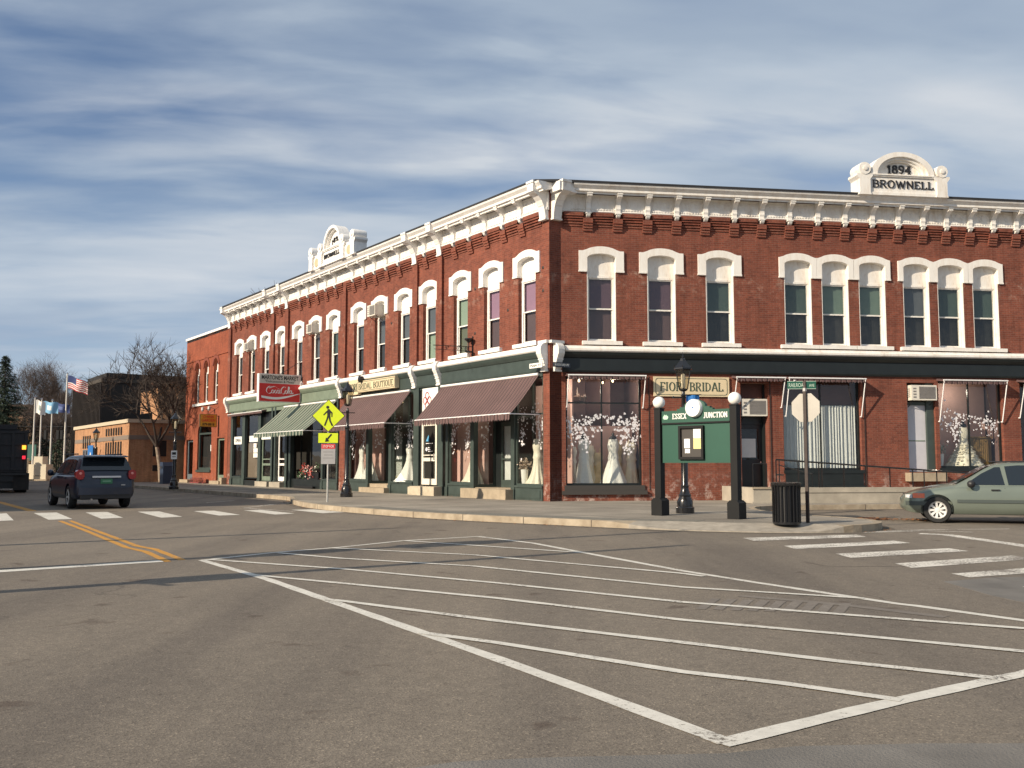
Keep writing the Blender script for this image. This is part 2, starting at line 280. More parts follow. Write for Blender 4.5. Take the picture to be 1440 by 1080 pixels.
# ------------------------------------------------------------ mesh helpers
class MB:
    def __init__(s): s.v = []; s.f = []; s.m = []
    def add(s, vs, fs, m=0):
        b = len(s.v); s.v += [tuple(map(float, p)) for p in vs]; s.f += [tuple(b + i for i in f) for f in fs]; s.m += [m] * len(fs); return s
    def box(s, x0, x1, y0, y1, z0, z1, m=0):
        return s.add([(x0, y0, z0), (x1, y0, z0), (x1, y1, z0), (x0, y1, z0), (x0, y0, z1), (x1, y0, z1), (x1, y1, z1), (x0, y1, z1)],
                     [(0, 3, 2, 1), (4, 5, 6, 7), (0, 1, 5, 4), (1, 2, 6, 5), (2, 3, 7, 6), (3, 0, 4, 7)], m)
    def prism(s, poly, ax, a0, a1, m=0):
        P = {'x': lambda p, a: (a, p[0], p[1]), 'y': lambda p, a: (p[0], a, p[1]), 'z': lambda p, a: (p[0], p[1], a)}[ax]
        n = len(poly); vs = [P(p, a0) for p in poly] + [P(p, a1) for p in poly]
        return s.add(vs, [tuple(range(n))[::-1], tuple(range(n, 2 * n))] + [(i, (i + 1) % n, n + (i + 1) % n, n + i) for i in range(n)], m)
    def strip(s, inner, outer, y0, y1, m=0):      # ring-like prism between two polylines in xz
        n = len(inner)
        for i in range(n - 1): s.prism([inner[i], inner[i + 1], outer[i + 1], outer[i]], 'y', y0, y1, m)
        return s
    def tube(s, p, q, r0, r1=None, n=8, m=0, cap=True):
        r1 = r0 if r1 is None else r1; p = Vector(p); q = Vector(q); d = (q - p)
        if d.length < 1e-6: return s
        d.normalize(); u = d.orthogonal().normalized(); w = d.cross(u); vs = []
        for c, r in ((p, r0), (q, r1)):
            for i in range(n):
                a = 2 * math.pi * i / n; vs.append(c + u * (r * math.cos(a)) + w * (r * math.sin(a)))
        fs = [(i, (i + 1) % n, n + (i + 1) % n, n + i) for i in range(n)]
        if cap: fs += [tuple(range(n))[::-1], tuple(range(n, 2 * n))]
        return s.add(vs, fs, m)
    def lathe(s, prof, c=(0, 0, 0), n=16, m=0, fn=None, ax='z', cap=True):
        vs = []
        for r, z in prof:
            for i in range(n):
                a = 2 * math.pi * i / n; rr = r * (fn(a, z) if fn else 1)
                p = (rr * math.cos(a), rr * math.sin(a), z)
                if ax == 'y': p = (p[0], p[2], p[1])
                if ax == 'x': p = (p[2], p[0], p[1])
                vs.append((p[0] + c[0], p[1] + c[1], p[2] + c[2]))
        k = len(prof)
        fs = [(j * n + i, j * n + (i + 1) % n, (j + 1) * n + (i + 1) % n, (j + 1) * n + i) for j in range(k - 1) for i in range(n)]
        if cap: fs += [tuple(range(n))[::-1], tuple(range((k - 1) * n, k * n))]
        return s.add(vs, fs, m)
    def quad(s, *p, m=0): return s.add(p, [tuple(range(len(p)))], m)
    def xf(s, M):
        s.v = [tuple(M @ Vector(p)) for p in s.v]; return s
    def join(s, o, dm=0):
        b = len(s.v); s.v += o.v; s.f += [tuple(b + i for i in f) for f in o.f]; s.m += [k + dm for k in o.m]; return s
    def mesh(s, name, mats, smooth=None):
        me = bpy.data.meshes.new(name); me.from_pydata(s.v, [], s.f)
        for m in (mats if isinstance(mats, (list, tuple)) else [mats]): me.materials.append(m)
        me.polygons.foreach_set('material_index', s.m)
        import bmesh
        bm = bmesh.new(); bm.from_mesh(me); bmesh.ops.recalc_face_normals(bm, faces=bm.faces); bm.to_mesh(me); bm.free()
        if smooth: me.polygons.foreach_set('use_smooth', [True] * len(me.polygons)); me.set_sharp_from_angle(angle=R_(smooth))
        me.update(); return me
    def build(s, name, mats, parent=None, loc=(0, 0, 0), rz=0, smooth=None):
        return link(name, s.mesh(name, mats, smooth), parent, loc, rz)
def link(name, me, parent=None, loc=(0, 0, 0), rz=0):
    o = bpy.data.objects.new(name, me); col.objects.link(o); o.parent = parent; o.location = loc; o.rotation_euler = (0, 0, rz); return o
def tag(o, label=None, cat=None, group=None, kind=None):
    for k, v in (('label', label), ('category', cat), ('group', group), ('kind', kind)):
        if v: o[k] = v
    return o
def empty(name, loc, rz, label, cat, group=None):
    o = link(name, None, None, loc, rz); o.empty_display_size = .3; return tag(o, label, cat, group)
def copy_tree(o, parent=None):
    c = o.copy(); col.objects.link(c); c.parent = parent
    for ch in list(o.children): copy_tree(ch, c)
    return c
def struct(name, mb, mats, loc=(0, 0, 0), smooth=None):
    return tag(mb.build(name, mats, None, loc, smooth=smooth), kind='structure')
class Frame:                                       # facade frame: x to the viewer's right, y inwards, z up
    def __init__(s, o, a): s.o = Vector((o[0], o[1], 0)); s.a = a; s.M = Matrix.Translation(s.o) @ Matrix.Rotation(a, 4, 'Z')
    def w(s, x, y, z=0): return s.M @ Vector((x, y, z))
A_L = math.atan2(-.81731, .57620); A_R = math.atan2(.14722, .98910)
C0 = (1.2662, 31.929)
FL = Frame(C0, A_L); FR = Frame((1.6748, 32.2171), A_R)
d1 = Vector((-.57620, .81731, 0)); n1 = Vector((-.81731, -.57620, 0))
d2 = Vector((.98910, .14722, 0)); n2 = Vector((.14722, -.98910, 0)); CC = Vector((*C0, 0)); RR = Vector((1.6748, 32.2171, 0))
dg = None
def text_mesh(body, w, h, depth=.01, shear=0, bold=0.0, mb=None):
    """flat lettering facing -y, centred, scaled to w x h"""
    cu = bpy.data.curves.new('t', 'FONT'); cu.body = body; cu.extrude = .02; cu.shear = shear; cu.offset = bold; cu.resolution_u = 3
    ob = bpy.data.objects.new('t', cu); col.objects.link(ob); bpy.context.view_layer.update()
    me = bpy.data.meshes.new_from_object(ob.evaluated_get(bpy.context.evaluated_depsgraph_get()))
    vs = np.array([v.co[:] for v in me.vertices]); mn = vs.min(0); mx = vs.max(0); fs = [tuple(p.vertices) for p in me.polygons]
    bpy.data.objects.remove(ob); bpy.data.curves.remove(cu); bpy.data.meshes.remove(me)
    q = (vs - (mn + mx) / 2) / (mx - mn) * np.array([w, h, depth])
    m = MB(); m.add([(p[0], -p[2], p[1]) for p in q], fs); return m
GLY = {
 'B': (.72, [[(.14, 0), (.14, 1)]], [[(.14, .97), (.42, .97), (.58, .88), (.60, .75), (.54, .6), (.38, .53), (.14, .53)], [(.38, .53), (.58, .46), (.66, .3), (.62, .12), (.44, .03), (.14, .03)]]),
 'R': (.76, [[(.14, 0), (.14, 1)]], [[(.14, .97), (.42, .97), (.58, .9), (.62, .74), (.55, .58), (.38, .50), (.14, .50)], [(.38, .50), (.66, .03), (.76, .03)]]),
 'O': (.86, [], [[(.43 + .34 * math.sin(a), .5 + .49 * math.cos(a)) for a in [i * math.pi / 10 for i in range(21)]]]),
 'W': (1.1, [], [[(.06, 1), (.32, .02), (.55, .9), (.80, .02), (1.04, 1)]]),
 'N': (.84, [], [[(.14, 0), (.14, .97), (.70, .03), (.70, 1)]]),
 'E': (.68, [[(.14, 0), (.14, 1)]], [[(.14, .96), (.58, .96), (.58, .82)], [(.14, .52), (.46, .52)], [(.14, .04), (.62, .04), (.62, .2)]]),
 'L': (.66, [[(.14, 0), (.14, 1)]], [[(.14, .04), (.60, .04), (.60, .22)]]),
 'I': (.36, [[(.18, 0), (.18, 1)]], []),
 'A': (.80, [], [[(.06, .02), (.38, 1), (.42, 1), (.74, .02)], [(.18, .36), (.62, .36)]]),
 'D': (.80, [[(.14, 0), (.14, 1)]], [[(.14, .97), (.40, .95), (.62, .78), (.68, .5), (.62, .22), (.40, .05), (.14, .03)]]),
 'F': (.64, [[(.14, 0), (.14, 1)]], [[(.14, .96), (.58, .96), (.58, .80)], [(.14, .52), (.46, .52)]]),
 'S': (.62, [], [[(.52, .80), (.46, .93), (.30, .98), (.14, .90), (.12, .72), (.24, .58), (.42, .45), (.52, .28), (.46, .10), (.30, .02), (.14, .08), (.09, .24)]]),
 'X': (.78, [], [[(.08, 1), (.70, 0)], [(.70, 1), (.08, 0)]]),
 'J': (.50, [[(.32, .2), (.32, 1)]], [[(.32, .3), (.29, .06), (.14, 0), (.04, .1)]]),
 'U': (.80, [], [[(.14, 1), (.14, .3), (.24, .06), (.40, .02), (.56, .06), (.66, .3), (.66, 1)]]),
 'C': (.74, [], [[(.64, .76), (.56, .92), (.38, .98), (.18, .85), (.10, .5), (.18, .15), (.38, .02), (.56, .08), (.66, .26)]]),
 'T': (.76, [[(.38, 0), (.38, 1)]], [[(.06, .80), (.06, .96), (.70, .96), (.70, .80)]]),
 '1': (.44, [[(.24, 0), (.24, 1)]], [[(.24, .97), (.06, .80)]]),
 '8': (.66, [], [[(.33 + .20 * math.sin(a), .75 + .22 * math.cos(a)) for a in [i * math.pi / 6 for i in range(13)]], [(.33 + .25 * math.sin(a), .27 + .26 * math.cos(a)) for a in [i * math.pi / 6 for i in range(13)]]]),
 '9': (.66, [], [[(.33 + .24 * math.sin(a), .70 + .27 * math.cos(a)) for a in [i * math.pi / 6 for i in range(13)]], [(.57, .70), (.52, .25), (.34, .02), (.12, .12)]]),
 '4': (.70, [[(.48, 0), (.48, 1)]], [[(.48, .97), (.08, .34), (.66, .34)]]), ' ': (.45, [], []), 'Y': (.76, [[(.38, 0), (.38, .5)]], [[(.06, 1), (.38, .45), (.70, 1)]])}
def serif(body, w, h, depth=.03, y=0, thick=.16, thin=.09, gap=.08, arc=0.0):
    m = MB(); x = 0; k = 0
    tot = sum(GLY[c][0] for c in body) + gap * (len(body) - 1); sx = w / tot
    def seg(p, q, t, ext=.0):
        nonlocal k
        (x0, z0), (x1, z1) = p, q; x0, x1 = x0 * sx, x1 * sx; z0, z1 = z0 * h, z1 * h
        L = math.hypot(x1 - x0, z1 - z0) or 1; ux, uz = (x1 - x0) / L, (z1 - z0) / L; T = t * h / 2; e = T * ext
        nx, nz = -uz * T, ux * T; k += 1; dd = y - depth - .0006 * (k % 7)
        m.prism([(x0 - ux * e + nx, z0 - uz * e + nz), (x0 - ux * e - nx, z0 - uz * e - nz), (x1 + ux * e - nx, z1 + uz * e - nz), (x1 + ux * e + nx, z1 + uz * e + nz)], 'y', dd, y)
    for c in body:
        gw, stems, lines = GLY[c]
        i0 = len(m.v)
        for st in stems:
            (a, b), (c_, d_) = st; seg((x + a, b), (x + c_, d_), thick)
            sw = thick * h / sx * .95
            for zz_, on in ((b + .03, b == 0), (d_ - .03, d_ == 1)):
                if on: seg((x + a - sw, zz_), (x + a + sw, zz_), .07)
        for ln in lines:
            for i in range(len(ln) - 1):
                p, q = ln[i], ln[i + 1]; ver = abs(q[1] - p[1]) > abs(q[0] - p[0]) * .8
                seg((x + p[0], p[1]), (x + q[0], q[1]), (thick if ver else thin) * (.95 if c in 'WNAXU' else 1), .25)
        if arc:
            cx = (x + gw / 2) * sx; u = (cx - w / 2) / (w / 2)
            for i in range(i0, len(m.v)):
                p = m.v[i]; m.v[i] = (p[0], p[1], p[2] - arc * u * u)
        x += gw + gap
    m.v = [(p[0] - w / 2, p[1], p[2] - h / 2) for p in m.v]; return m
def wall(m, x0, x1, z0, z1, holes, y=0.0, rev=.3, mi=0, rmi=None):
    xs = sorted({x0, x1, *[v for h in holes for v in (max(x0, h[0]), min(x1, h[1]))]}); zs = sorted({z0, z1, *[v for h in holes for v in h[2:4]]})
    for i in range(len(xs) - 1):
        for j in range(len(zs) - 1):
            cx, cz = (xs[i] + xs[i + 1]) / 2, (zs[j] + zs[j + 1]) / 2
            if any(h[0] < cx < h[1] and h[2] < cz < h[3] for h in holes): continue
            m.quad((xs[i], y, zs[j]), (xs[i + 1], y, zs[j]), (xs[i + 1], y, zs[j + 1]), (xs[i], y, zs[j + 1]), m=mi)
    for h in holes:
        a, b, c, d = h[:4]; r = rev; q = mi if rmi is None else rmi
        m.quad((a, y, c), (a, y + r, c), (a, y + r, d), (a, y, d), m=q); m.quad((b, y, c), (b, y, d), (b, y + r, d), (b, y + r, c), m=q)
        m.quad((a, y, d), (a, y + r, d), (b, y + r, d), (b, y, d), m=q); m.quad((a, y, c), (b, y, c), (b, y + r, c), (a, y + r, c), m=q)
    return m

# ------------------------------------------------------------ ground, road, pavements
g = MB(); g.quad((-900, -300, -.004), (900, -300, -.004), (900, 1500, -.004), (-900, 1500, -.004)); struct('ground', g, mat('dry_ground', (.16, .135, .09), .95, var=.3, vscale=.3))
g = MB(); g.quad((-160, -60, 0), (120, -60, 0), (120, 160, 0), (-160, 160, 0)); struct('road', g, ASPH)
def gp(x, y, z=0.0):                                 # surveyed point of the road surface
    cp, sp = math.cos(R_(4.7778)), math.sin(R_(4.7778)); a = (x - 720) / 1340; b = (540 - y) / 1340
    r = (a, cp - b * sp, sp + b * cp); t = (z - 1.4) / r[2]; return (r[0] * t, r[1] * t)
def LP(s, k): v = CC + d1 * s + n1 * k; return (v.x, v.y)
def RP(s, k): v = RR + d2 * s + n2 * k; return (v.x, v.y)
kerbline = [LP(60, 5.3), LP(40, 5.3), LP(25, 5.3), LP(14, 5.3), LP(9.6, 5.3), (-8.35, 36.1), (-7.75, 33.6), (-6.75, 31.0), (-5.9, 29.4), (-4.7, 27.6), (-2.6, 25.0), (-.69, 23.24), (.55, 22.34), (1.65, 21.45), (2.65, 20.72), (3.7, 20.0),
            (5.0, 19.5), (6.4, 19.4), (7.3, 19.75), (7.95, 20.5), (8.15, 21.5), (7.95, 22.5), (7.3, 23.4), (6.9, 24.6), (6.75, 26.4), (7.0, 27.9), (7.8, 28.8), (9.2, 29.2)] + [RP(12, 4.1), RP(30, 4.1), RP(60, 4.1)]
def smooth_line(P, n=3):
    for _ in range(n - 1):
        Q = [P[0]]
        for a, b in zip(P[:-1], P[1:]): Q += [(a[0] * .75 + b[0] * .25, a[1] * .75 + b[1] * .25), (a[0] * .25 + b[0] * .75, a[1] * .25 + b[1] * .75)]
        P = Q + [P[-1]]
    return P
KL = smooth_line(kerbline, 3)
def offset_line(P, d):
    out = []
    for i, p in enumerate(P):
        a = P[max(0, i - 1)]; b = P[min(len(P) - 1, i + 1)]; t = Vector((b[0] - a[0], b[1] - a[1])).normalized(); out.append((p[0] - t.y * d, p[1] + t.x * d))
    return out
def drop_t(p):                                       # 1 where the kerb is dropped for the crossing
    if p[1] > 22.2: return 0.0
    f = lambda x, a, b: max(0, min(1, (x - a) / (b - a))); u = min(f(p[0], 1.9, 3.3), 1 - f(p[0], 6.1, 7.0)); return u * u * (3 - 2 * u)
KI = [tuple(Vector(a) + (Vector(b) - Vector(a)) * (1 + 3.6 * drop_t(a))) for a, b in zip(KL, offset_line(KL, .16))]
sw = MB(); poly = KI + [RP(60, -.2), RP(0, -.2), LP(0, -.2), LP(60, -.2)]
sw.prism(poly, 'z', -.02, .146); struct('pavement', sw, PAVE)
kb = MB(); kb2 = MB()
acc = 0
for i in range(len(KL) - 1):
    a, b, c, d = KL[i], KL[i + 1], KI[i + 1], KI[i]
    ta, tb = drop_t(a), drop_t(b); za, zb = .15 - .125 * ta, .15 - .125 * tb
    (kb2 if ta > .3 else kb).add([(*a, -.02), (*b, -.02), (*c, -.02), (*d, -.02), (*a, za), (*b, zb), (*c, .151), (*d, .151)], [(0, 3, 2, 1), (4, 5, 6, 7), (0, 1, 5, 4), (1, 2, 6, 5), (2, 3, 7, 6), (3, 0, 4, 7)])
struct('kerb', kb, KERB); struct('concrete_kerb', kb2, mat('kerb_concrete', (.30, .27, .225), .85, var=.2, vscale=4, bump=.4, bscale=20))
jt = MB(); acc = 1.0                                                     # joints between kerb stones
for i in range(len(KL) - 1):
    a = Vector(KL[i]); b = Vector(KL[i + 1]); L = (b - a).length; t = (b - a) / L; nn = Vector((-t.y, t.x))
    while acc < L:
        if drop_t(tuple(a)) > .05: acc += 1.9; continue
        p = a + t * acc; p0 = p - nn * .004; p1 = p + nn * .165
        jt.prism([tuple(p0 - t * .008), tuple(p0 + t * .008), tuple(p1 + t * .008), tuple(p1 - t * .008)], 'z', .0, .153); acc += 1.9
    acc -= L
struct('kerb_joint', jt, mat('joint_dirt', (.06, .05, .04), .9))
# far plaza and road patches
pz = MB(); pz.prism([LP(66, 12), LP(66, 3.5), LP(140, 3.5), LP(140, 60), LP(66, 60)], 'z', -.02, .12); struct('plaza', pz, mat('plaza_gravel', (.34, .30, .22), .9, var=.25, vscale=1))
pt = MB(); P = [gp(560, 1084), gp(640, 1072), gp(760, 1066), gp(1020, 1060), gp(1120, 1050), gp(1300, 1046), gp(1560, 1046)]
P2 = [(p[0] * .55, p[1] - 1.6) for p in P[::-1]]; pt.prism(P + P2, 'z', 0, .003)
P = [gp(1326, 818), gp(1400, 812), gp(1500, 811), gp(1600, 818), gp(1600, 866), gp(1480, 856), gp(1395, 838)]; pt.prism(P, 'z', 0, .003)
struct('asphalt_patch', pt, ASPH2)
for (x, y) in ():
    mc = MB(); c = gp(x, y); mc.lathe([(.30, 0), (.30, .004)], (c[0], c[1], .002), 24); struct('utility_cover', mc, mat('iron_cover', (.06, .065, .07), .6, var=.3, vscale=20))
def line(m, pts, w0, w1=None, z=.004):
    w1 = w1 or w0; G = [Vector(gp(*p)) for p in pts]
    # subdivide and wobble a little: hand-laid paint
    Q = []
    for a, b in zip(G[:-1], G[1:]):
        n = max(1, int((b - a).length / .22)); Q += [a.lerp(b, i / n) for i in range(n)]
    Q.append(G[-1]); L = []; Rr = []
    for i, p in enumerate(Q):
        t = (Q[min(i + 1, len(Q) - 1)] - Q[max(i - 1, 0)]).normalized(); nn = Vector((-t.y, t.x)); w = (w0 + (w1 - w0) * i / max(1, len(Q) - 1)) / 2 * (1 + rng.uniform(-.10, .08))
        L.append(p + nn * w); Rr.append(p - nn * w)
    for i in range(len(Q) - 1): m.quad((*L[i], z), (*Rr[i], z), (*Rr[i + 1], z), (*L[i + 1], z))
hm = MB()
line(hm, [(284, 788), (377, 815), (458, 843), (559, 878), (700, 927), (820, 970), (1024, 1045)], .12, .13)
line(hm, [(1012, 1047), (1200, 1001), (1265, 986), (1405, 955), (1440, 948), (1700, 884)], .13, z=.0055)
line(hm, [(284, 788), (382, 777.5), (480, 769.5), (567, 760.5), (674, 754.5)], .10)
line(hm, [(672, 754.5), (750, 764), (824, 778), (960, 803), (1060, 819), (1263, 849.5), (1290, 852.5), (1440, 873), (1700, 912)], .12, z=.0045)
struct('island_outline', hm, LINE)
hh = MB()
for L in ([(567, 760.6), (640, 765.5), (824, 778)], [(468, 771), (665, 780.7), (960, 807), (990, 811)], [(392, 778), (480, 785.6), (665, 796.5), (960, 826.3), (1215, 842)],
          [(296, 787.5), (480, 800.4), (700, 820.5), (960, 847.4), (1200, 866), (1440, 884.5), (1700, 906)], [(356, 809), (480, 820.7), (700, 842), (960, 872.6), (1200, 894), (1440, 917), (1600, 930)],
          [(458, 843.5), (480, 845.6), (700, 874), (960, 904.5), (1180, 931), (1402, 955)], [(592, 890.5), (700, 905), (960, 945.9), (1100, 962), (1268, 986)]):
    line(hh, L, .105, z=.008)
struct('island_hatching', hh, LINE)
def polys(name, Ls, m, ox, oy, s, z=.004):
    mb = MB()
    for L in Ls:
        q = [gp(ox + x / s, oy + y / s) for x, y in L]; mb.add([(a, b, z) for a, b in q], [tuple(range(len(q)))])
    return struct(name, mb, m)
m = MB(); G_ = offset_line(KL, -.26); G0 = offset_line(KL, -.002)
for i in range(len(KL) - 1): m.add([(*G0[i], .0035), (*G0[i + 1], .0035), (*G_[i + 1], .0035), (*G_[i], .0035)], [(0, 1, 2, 3)])
struct('gutter_dirt', m, mat('gutter_grit', (.085, .070, .052), .95, c2=(.15, .128, .10), vscale=5, bump=.5, bscale=40))
m = MB(); rs = random.Random(5)
for P0, dr_, n_ in (((430, 742), (34, -2.4), 9), ((1130, 790), (36, 3), 9)):
    L = [P0]
    for _ in range(n_): L.append((L[-1][0] + dr_[0] + rs.uniform(-9, 9), L[-1][1] + dr_[1] + rs.uniform(-4, 4)))
    line(m, L, .022, .012, z=.003)
struct('sealed_crack', m, mat('crack_tar', (.075, .062, .052), .7, c2=(.14, .12, .10), vscale=3))
polys('crosswalk_stripes', [[(-60, 118), (25, 113), (52, 140), (-60, 145)], [(-330, 121), (-240, 119), (-230, 147), (-320, 150)], [(128, 112), (215, 110), (275, 135), (185, 138)], [(325, 110), (408, 108), (467, 130), (385, 134)], [(522, 107), (605, 106), (692, 126), (612, 130)],
                     [(735, 105), (812, 103), (912, 119), (832, 122)], [(925, 102), (990, 100), (1118, 114), (1045, 118)], [(1105, 100), (1190, 98), (1310, 109), (1225, 113)]], LINE, 0, 680, 2.7)
polys('side_crosswalk_stripes', [[(230, 207), (660, 194), (700, 203), (270, 218)], [(385, 237), (800, 217), (865, 226), (430, 250)], [(580, 267), (1010, 246), (1085, 257), (640, 283)], [(805, 304), (1250, 274), (1345, 286), (870, 321)],
                     [(1020, 343), (1480, 307), (1580, 322), (1090, 357)], [(1290, 392), (1800, 345), (1950, 368), (1400, 410)]], LINEW, 960, 680, 2.7)
m = MB()
for i in range(9): x = 985 + i * 24; line(m, [(x, 857 + i * .8), (x + 22 - i, 842 + i * .8)], .10, z=.0035)
line(m, [(1040, 838), (1180, 850), (1330, 868)], .14, z=.0032); struct('worn_old_marking', m, paintm('ghost_road_paint', (.23, .205, .175), .54))
m = MB(); A_ = [tuple(Vector(i) + (Vector(i) - Vector(k)).normalized() * .03) for i, k in zip(KI, KL)]; B_ = [tuple(Vector(i) + (Vector(i) - Vector(k)).normalized() * .75) for i, k in zip(KI, KL)]
for i in range(len(KL) - 1):
    if -5.0 < KL[i][0] < 3.4 and KL[i][1] < 28.5 and KL[i + 1][1] < 28.5: m.prism([A_[i], A_[i + 1], B_[i + 1], B_[i]], 'z', .10, .15)
struct('verge_strip', m, mat('gritty_verge', (.20, .19, .165), .9, c2=(.12, .115, .095), vscale=9, bump=.6, bscale=30))
m = MB(); line(m, [(1293, 750.5), (1330, 752), (1440, 767.5), (1620, 796)], .30, .32); line(m, [(1215, 749), (1300, 746.5), (1368, 748.5)], .10, z=.0045)
line(m, [(1232, 747.5), (1300, 745), (1420, 744)], .08, z=.0045); struct('stop_line', m, LINEW)
m = MB(); line(m, [(-200, 817), (0, 803.5), (228, 789)], .28); struct('far_stop_line', m, LINE)
m = MB(); line(m, [(-60, 694), (0, 706.5), (45, 718.5)], .26); line(m, [(84, 732.5), (120, 746), (178, 770), (205, 776), (236, 790)], .11); line(m, [(98, 732), (130, 744.5), (193, 768), (218, 772.5), (256, 787.5)], .11); struct('centre_line', m, LINEY)
m = MB(); line(m, [(343, 714.5), (375, 710.5), (407, 707)], .09); line(m, [(343, 714.5), (415, 719.5)], .09, z=.0045); line(m, [(235, 701.5), (285, 700)], .09); line(m, [(290, 707), (330, 704)], .09, z=.0045); struct('parking_line', m, LINEW)
# dark joint: steel drain grate by the corner and drifts of leaves
dr = MB(); p = Vector((*gp(1197, 729), 0))
for i in range(9): dr.box(-.42 + i * .1, -.38 + i * .1, -.30, .30, .0, .03)
dr.box(-.48, .48, -.34, -.28, 0, .035); dr.box(-.48, .48, .28, .34, 0, .035)
o = dr.build('drain_grate', mat('rusty_iron', (.09, .045, .03), .8, var=.3, vscale=20), None, (8.85, 24.2, .004), .15); tag(o, 'rusty iron drain grate in the gutter behind the kerb corner', 'drain grate')
lf = MB()
for i in range(230):
    a = rng.random(); x = 8.0 + 2.6 * a + rng.gauss(0, .25); y = 24.2 - .6 * a + rng.gauss(0, .22); r = rng.uniform(.03, .055); t = rng.uniform(0, 6.28); h = rng.uniform(0, .03)
    lf.quad(*[(x + r * math.cos(t + k) * (1 if k % 2 else .6), y + r * math.sin(t + k), .008 + h + .02 * rng.random()) for k in (0, 1.57, 3.14, 4.71)])
for i in range(260):
    j = rng.randrange(4, len(KL) - 6); side = rng.random(); q = (Vector(KL[j]).lerp(Vector(KL[j + 1]), rng.random())); nn_ = (Vector(KI[j]) - Vector(KL[j])).normalized()
    if q.y > 40 or drop_t(KL[j]) > .02: continue
    q = q - nn_ * (abs(rng.gauss(0, .10)) + .03); x, y, z = q.x, q.y, .006; r = rng.uniform(.018, .04); t = rng.uniform(0, 6.28)
    lf.quad(*[(x + r * math.cos(t + k) * (1 if k % 2 else .6), y + r * math.sin(t + k), z + .015 * rng.random()) for k in (0, 1.57, 3.14, 4.71)])
for i in range(90):
    w_ = FR.w(rng.uniform(3.2, 5.5), -abs(rng.gauss(0, .12)) - .03, .15) if i % 2 else FL.w(-rng.uniform(.3, 9), -abs(rng.gauss(0, .15)) - .03, .15); r = rng.uniform(.02, .04); t = rng.uniform(0, 6.28)
    lf.quad(*[(w_.x + r * math.cos(t + k) * (1 if k % 2 else .6), w_.y + r * math.sin(t + k), .153 + .015 * rng.random()) for k in (0, 1.57, 3.14, 4.71)])
tag(lf.build('fallen_leaves', LEAF), 'brown fallen leaves lying along the gutters and the foot of the walls', 'leaves', kind='stuff')

# ------------------------------------------------------------ the corner block
B = empty('corner_building', (*C0, 0), 0, 'long two storey red brick corner block with white bracketed cornice and shopfronts', 'building')
ORG = Vector((*C0, 0))
def part(mb, name, mats, F, x=0, y=0, z=0, smooth=None, parent=None):
    p = F.w(x, y, z) - ORG; return mb.build(name, mats, parent or B, p, F.a, smooth)
def sub(mb, name, mats, parent, loc=(0, 0, 0), smooth=None): return mb.build(name, mats, parent, loc, 0, smooth)
def place(me_or_o, F, x, y=0, z=0):
    o = me_or_o; o.parent = B; o.location = F.w(x, y, z) - ORG; o.rotation_euler = (0, 0, F.a); return o
LW = [1.29, 3.5, 5.65, 8.05, 10.2, 12.4, 14.5, 17.25, 19.4, 21.6, 23.98, 26.3, 28.5, 30.6]; LEN = 32.4
RW = [1.42, 3.56, 5.68, 8.58, 9.99, 11.41, 13.12, 14.47, 15.86, 18.3, 20.4, 22.5]; RLEN = 26
OP = .51; ZC = 8.63
# walls: left wing (x = -s), right wing, pier end, rear
w = MB()
holes = [(-s - OP, -s + OP, 5.58, ZC) for s in LW]
wall(w, -LEN, 0, 5.05, 10.9, holes, rev=.26)
for a, b in ((0, .36), (15.66, 16.45), (31.72, LEN)): wall(w, -b, -a, .10, 5.05, [], rev=.2); w.box(-b, -a, .001, .5, .10, 4.6)
part(w, 'brick_wall', BRICK, FL)
pil = [(6.9, 7.3), (8.89, 9.3), (15.74, 16.06), (22.83, 23.25), (24.87, 25.3), (31.98, 32.41)]
for a, b in pil: w = MB(); w.box(-b, -a, -.11, .02, 5.38, 10.06); part(w, 'pilaster', BRICK, FL)
w = MB(); holes = [(s - OP, s + OP, 5.58, ZC) for s in RW]
shop = [(.15, 2.81, .67, 4.40), (6.36, 7.38, .55, 4.20), (7.92, 10.84, 1.18, 4.45), (12.62, 13.70, 1.10, 4.30), (13.84, 16.36, 1.22, 4.42), (17.06, 19.6, 1.22, 4.42), (20.3, 22.8, 1.22, 4.42)]
wall(w, 0, RLEN, .05, 10.9, holes + shop, rev=.30)
part(w, 'brick_wall', BRICK, FR)
w = MB(); w.quad((0, 0, .05), (.5, 0, .05), (.5, 0, 10.9), (0, 0, 10.9)); FE = Frame(C0, math.atan2(.57620, .81731)); part(w, 'pier_end_wall', BRICK, FE)
w = MB(); bk = [LP(0, -.28), (FR.w(0, .3).x, FR.w(0, .3).y), RP(RLEN, -.3), RP(RLEN, -12), RP(2, -14), LP(LEN, -13), LP(LEN, -.28)]
for i in range(2, 6):
    a, b = bk[i], bk[i + 1]; w.quad((a[0] - ORG.x, a[1] - ORG.y, .05), (b[0] - ORG.x, b[1] - ORG.y, .05), (b[0] - ORG.x, b[1] - ORG.y, 10.9), (a[0] - ORG.x, a[1] - ORG.y, 10.9))
w.build('rear_wall', BRICK4, B)
w = MB(); rf = [LP(-.0, .62), RP(-.2, .64), RP(RLEN + .1, .64), RP(RLEN + .1, -12.2), RP(2, -14.2), LP(LEN + .1, -13.2), LP(LEN + .1, .66)]
w.prism([(a - ORG.x, b - ORG.y) for a, b in rf], 'z', 10.925, 11.0); w.build('roof', ROOFM, B)
w = MB(); fl = bk; w.prism([(a - ORG.x, b - ORG.y) for a, b in [LP(.3, -.35), RP(.2, -.35)] + bk[2:6] + [LP(LEN, -.35)]], 'z', 4.92, 5.06); w.build('upper_floor', CEIL, B)
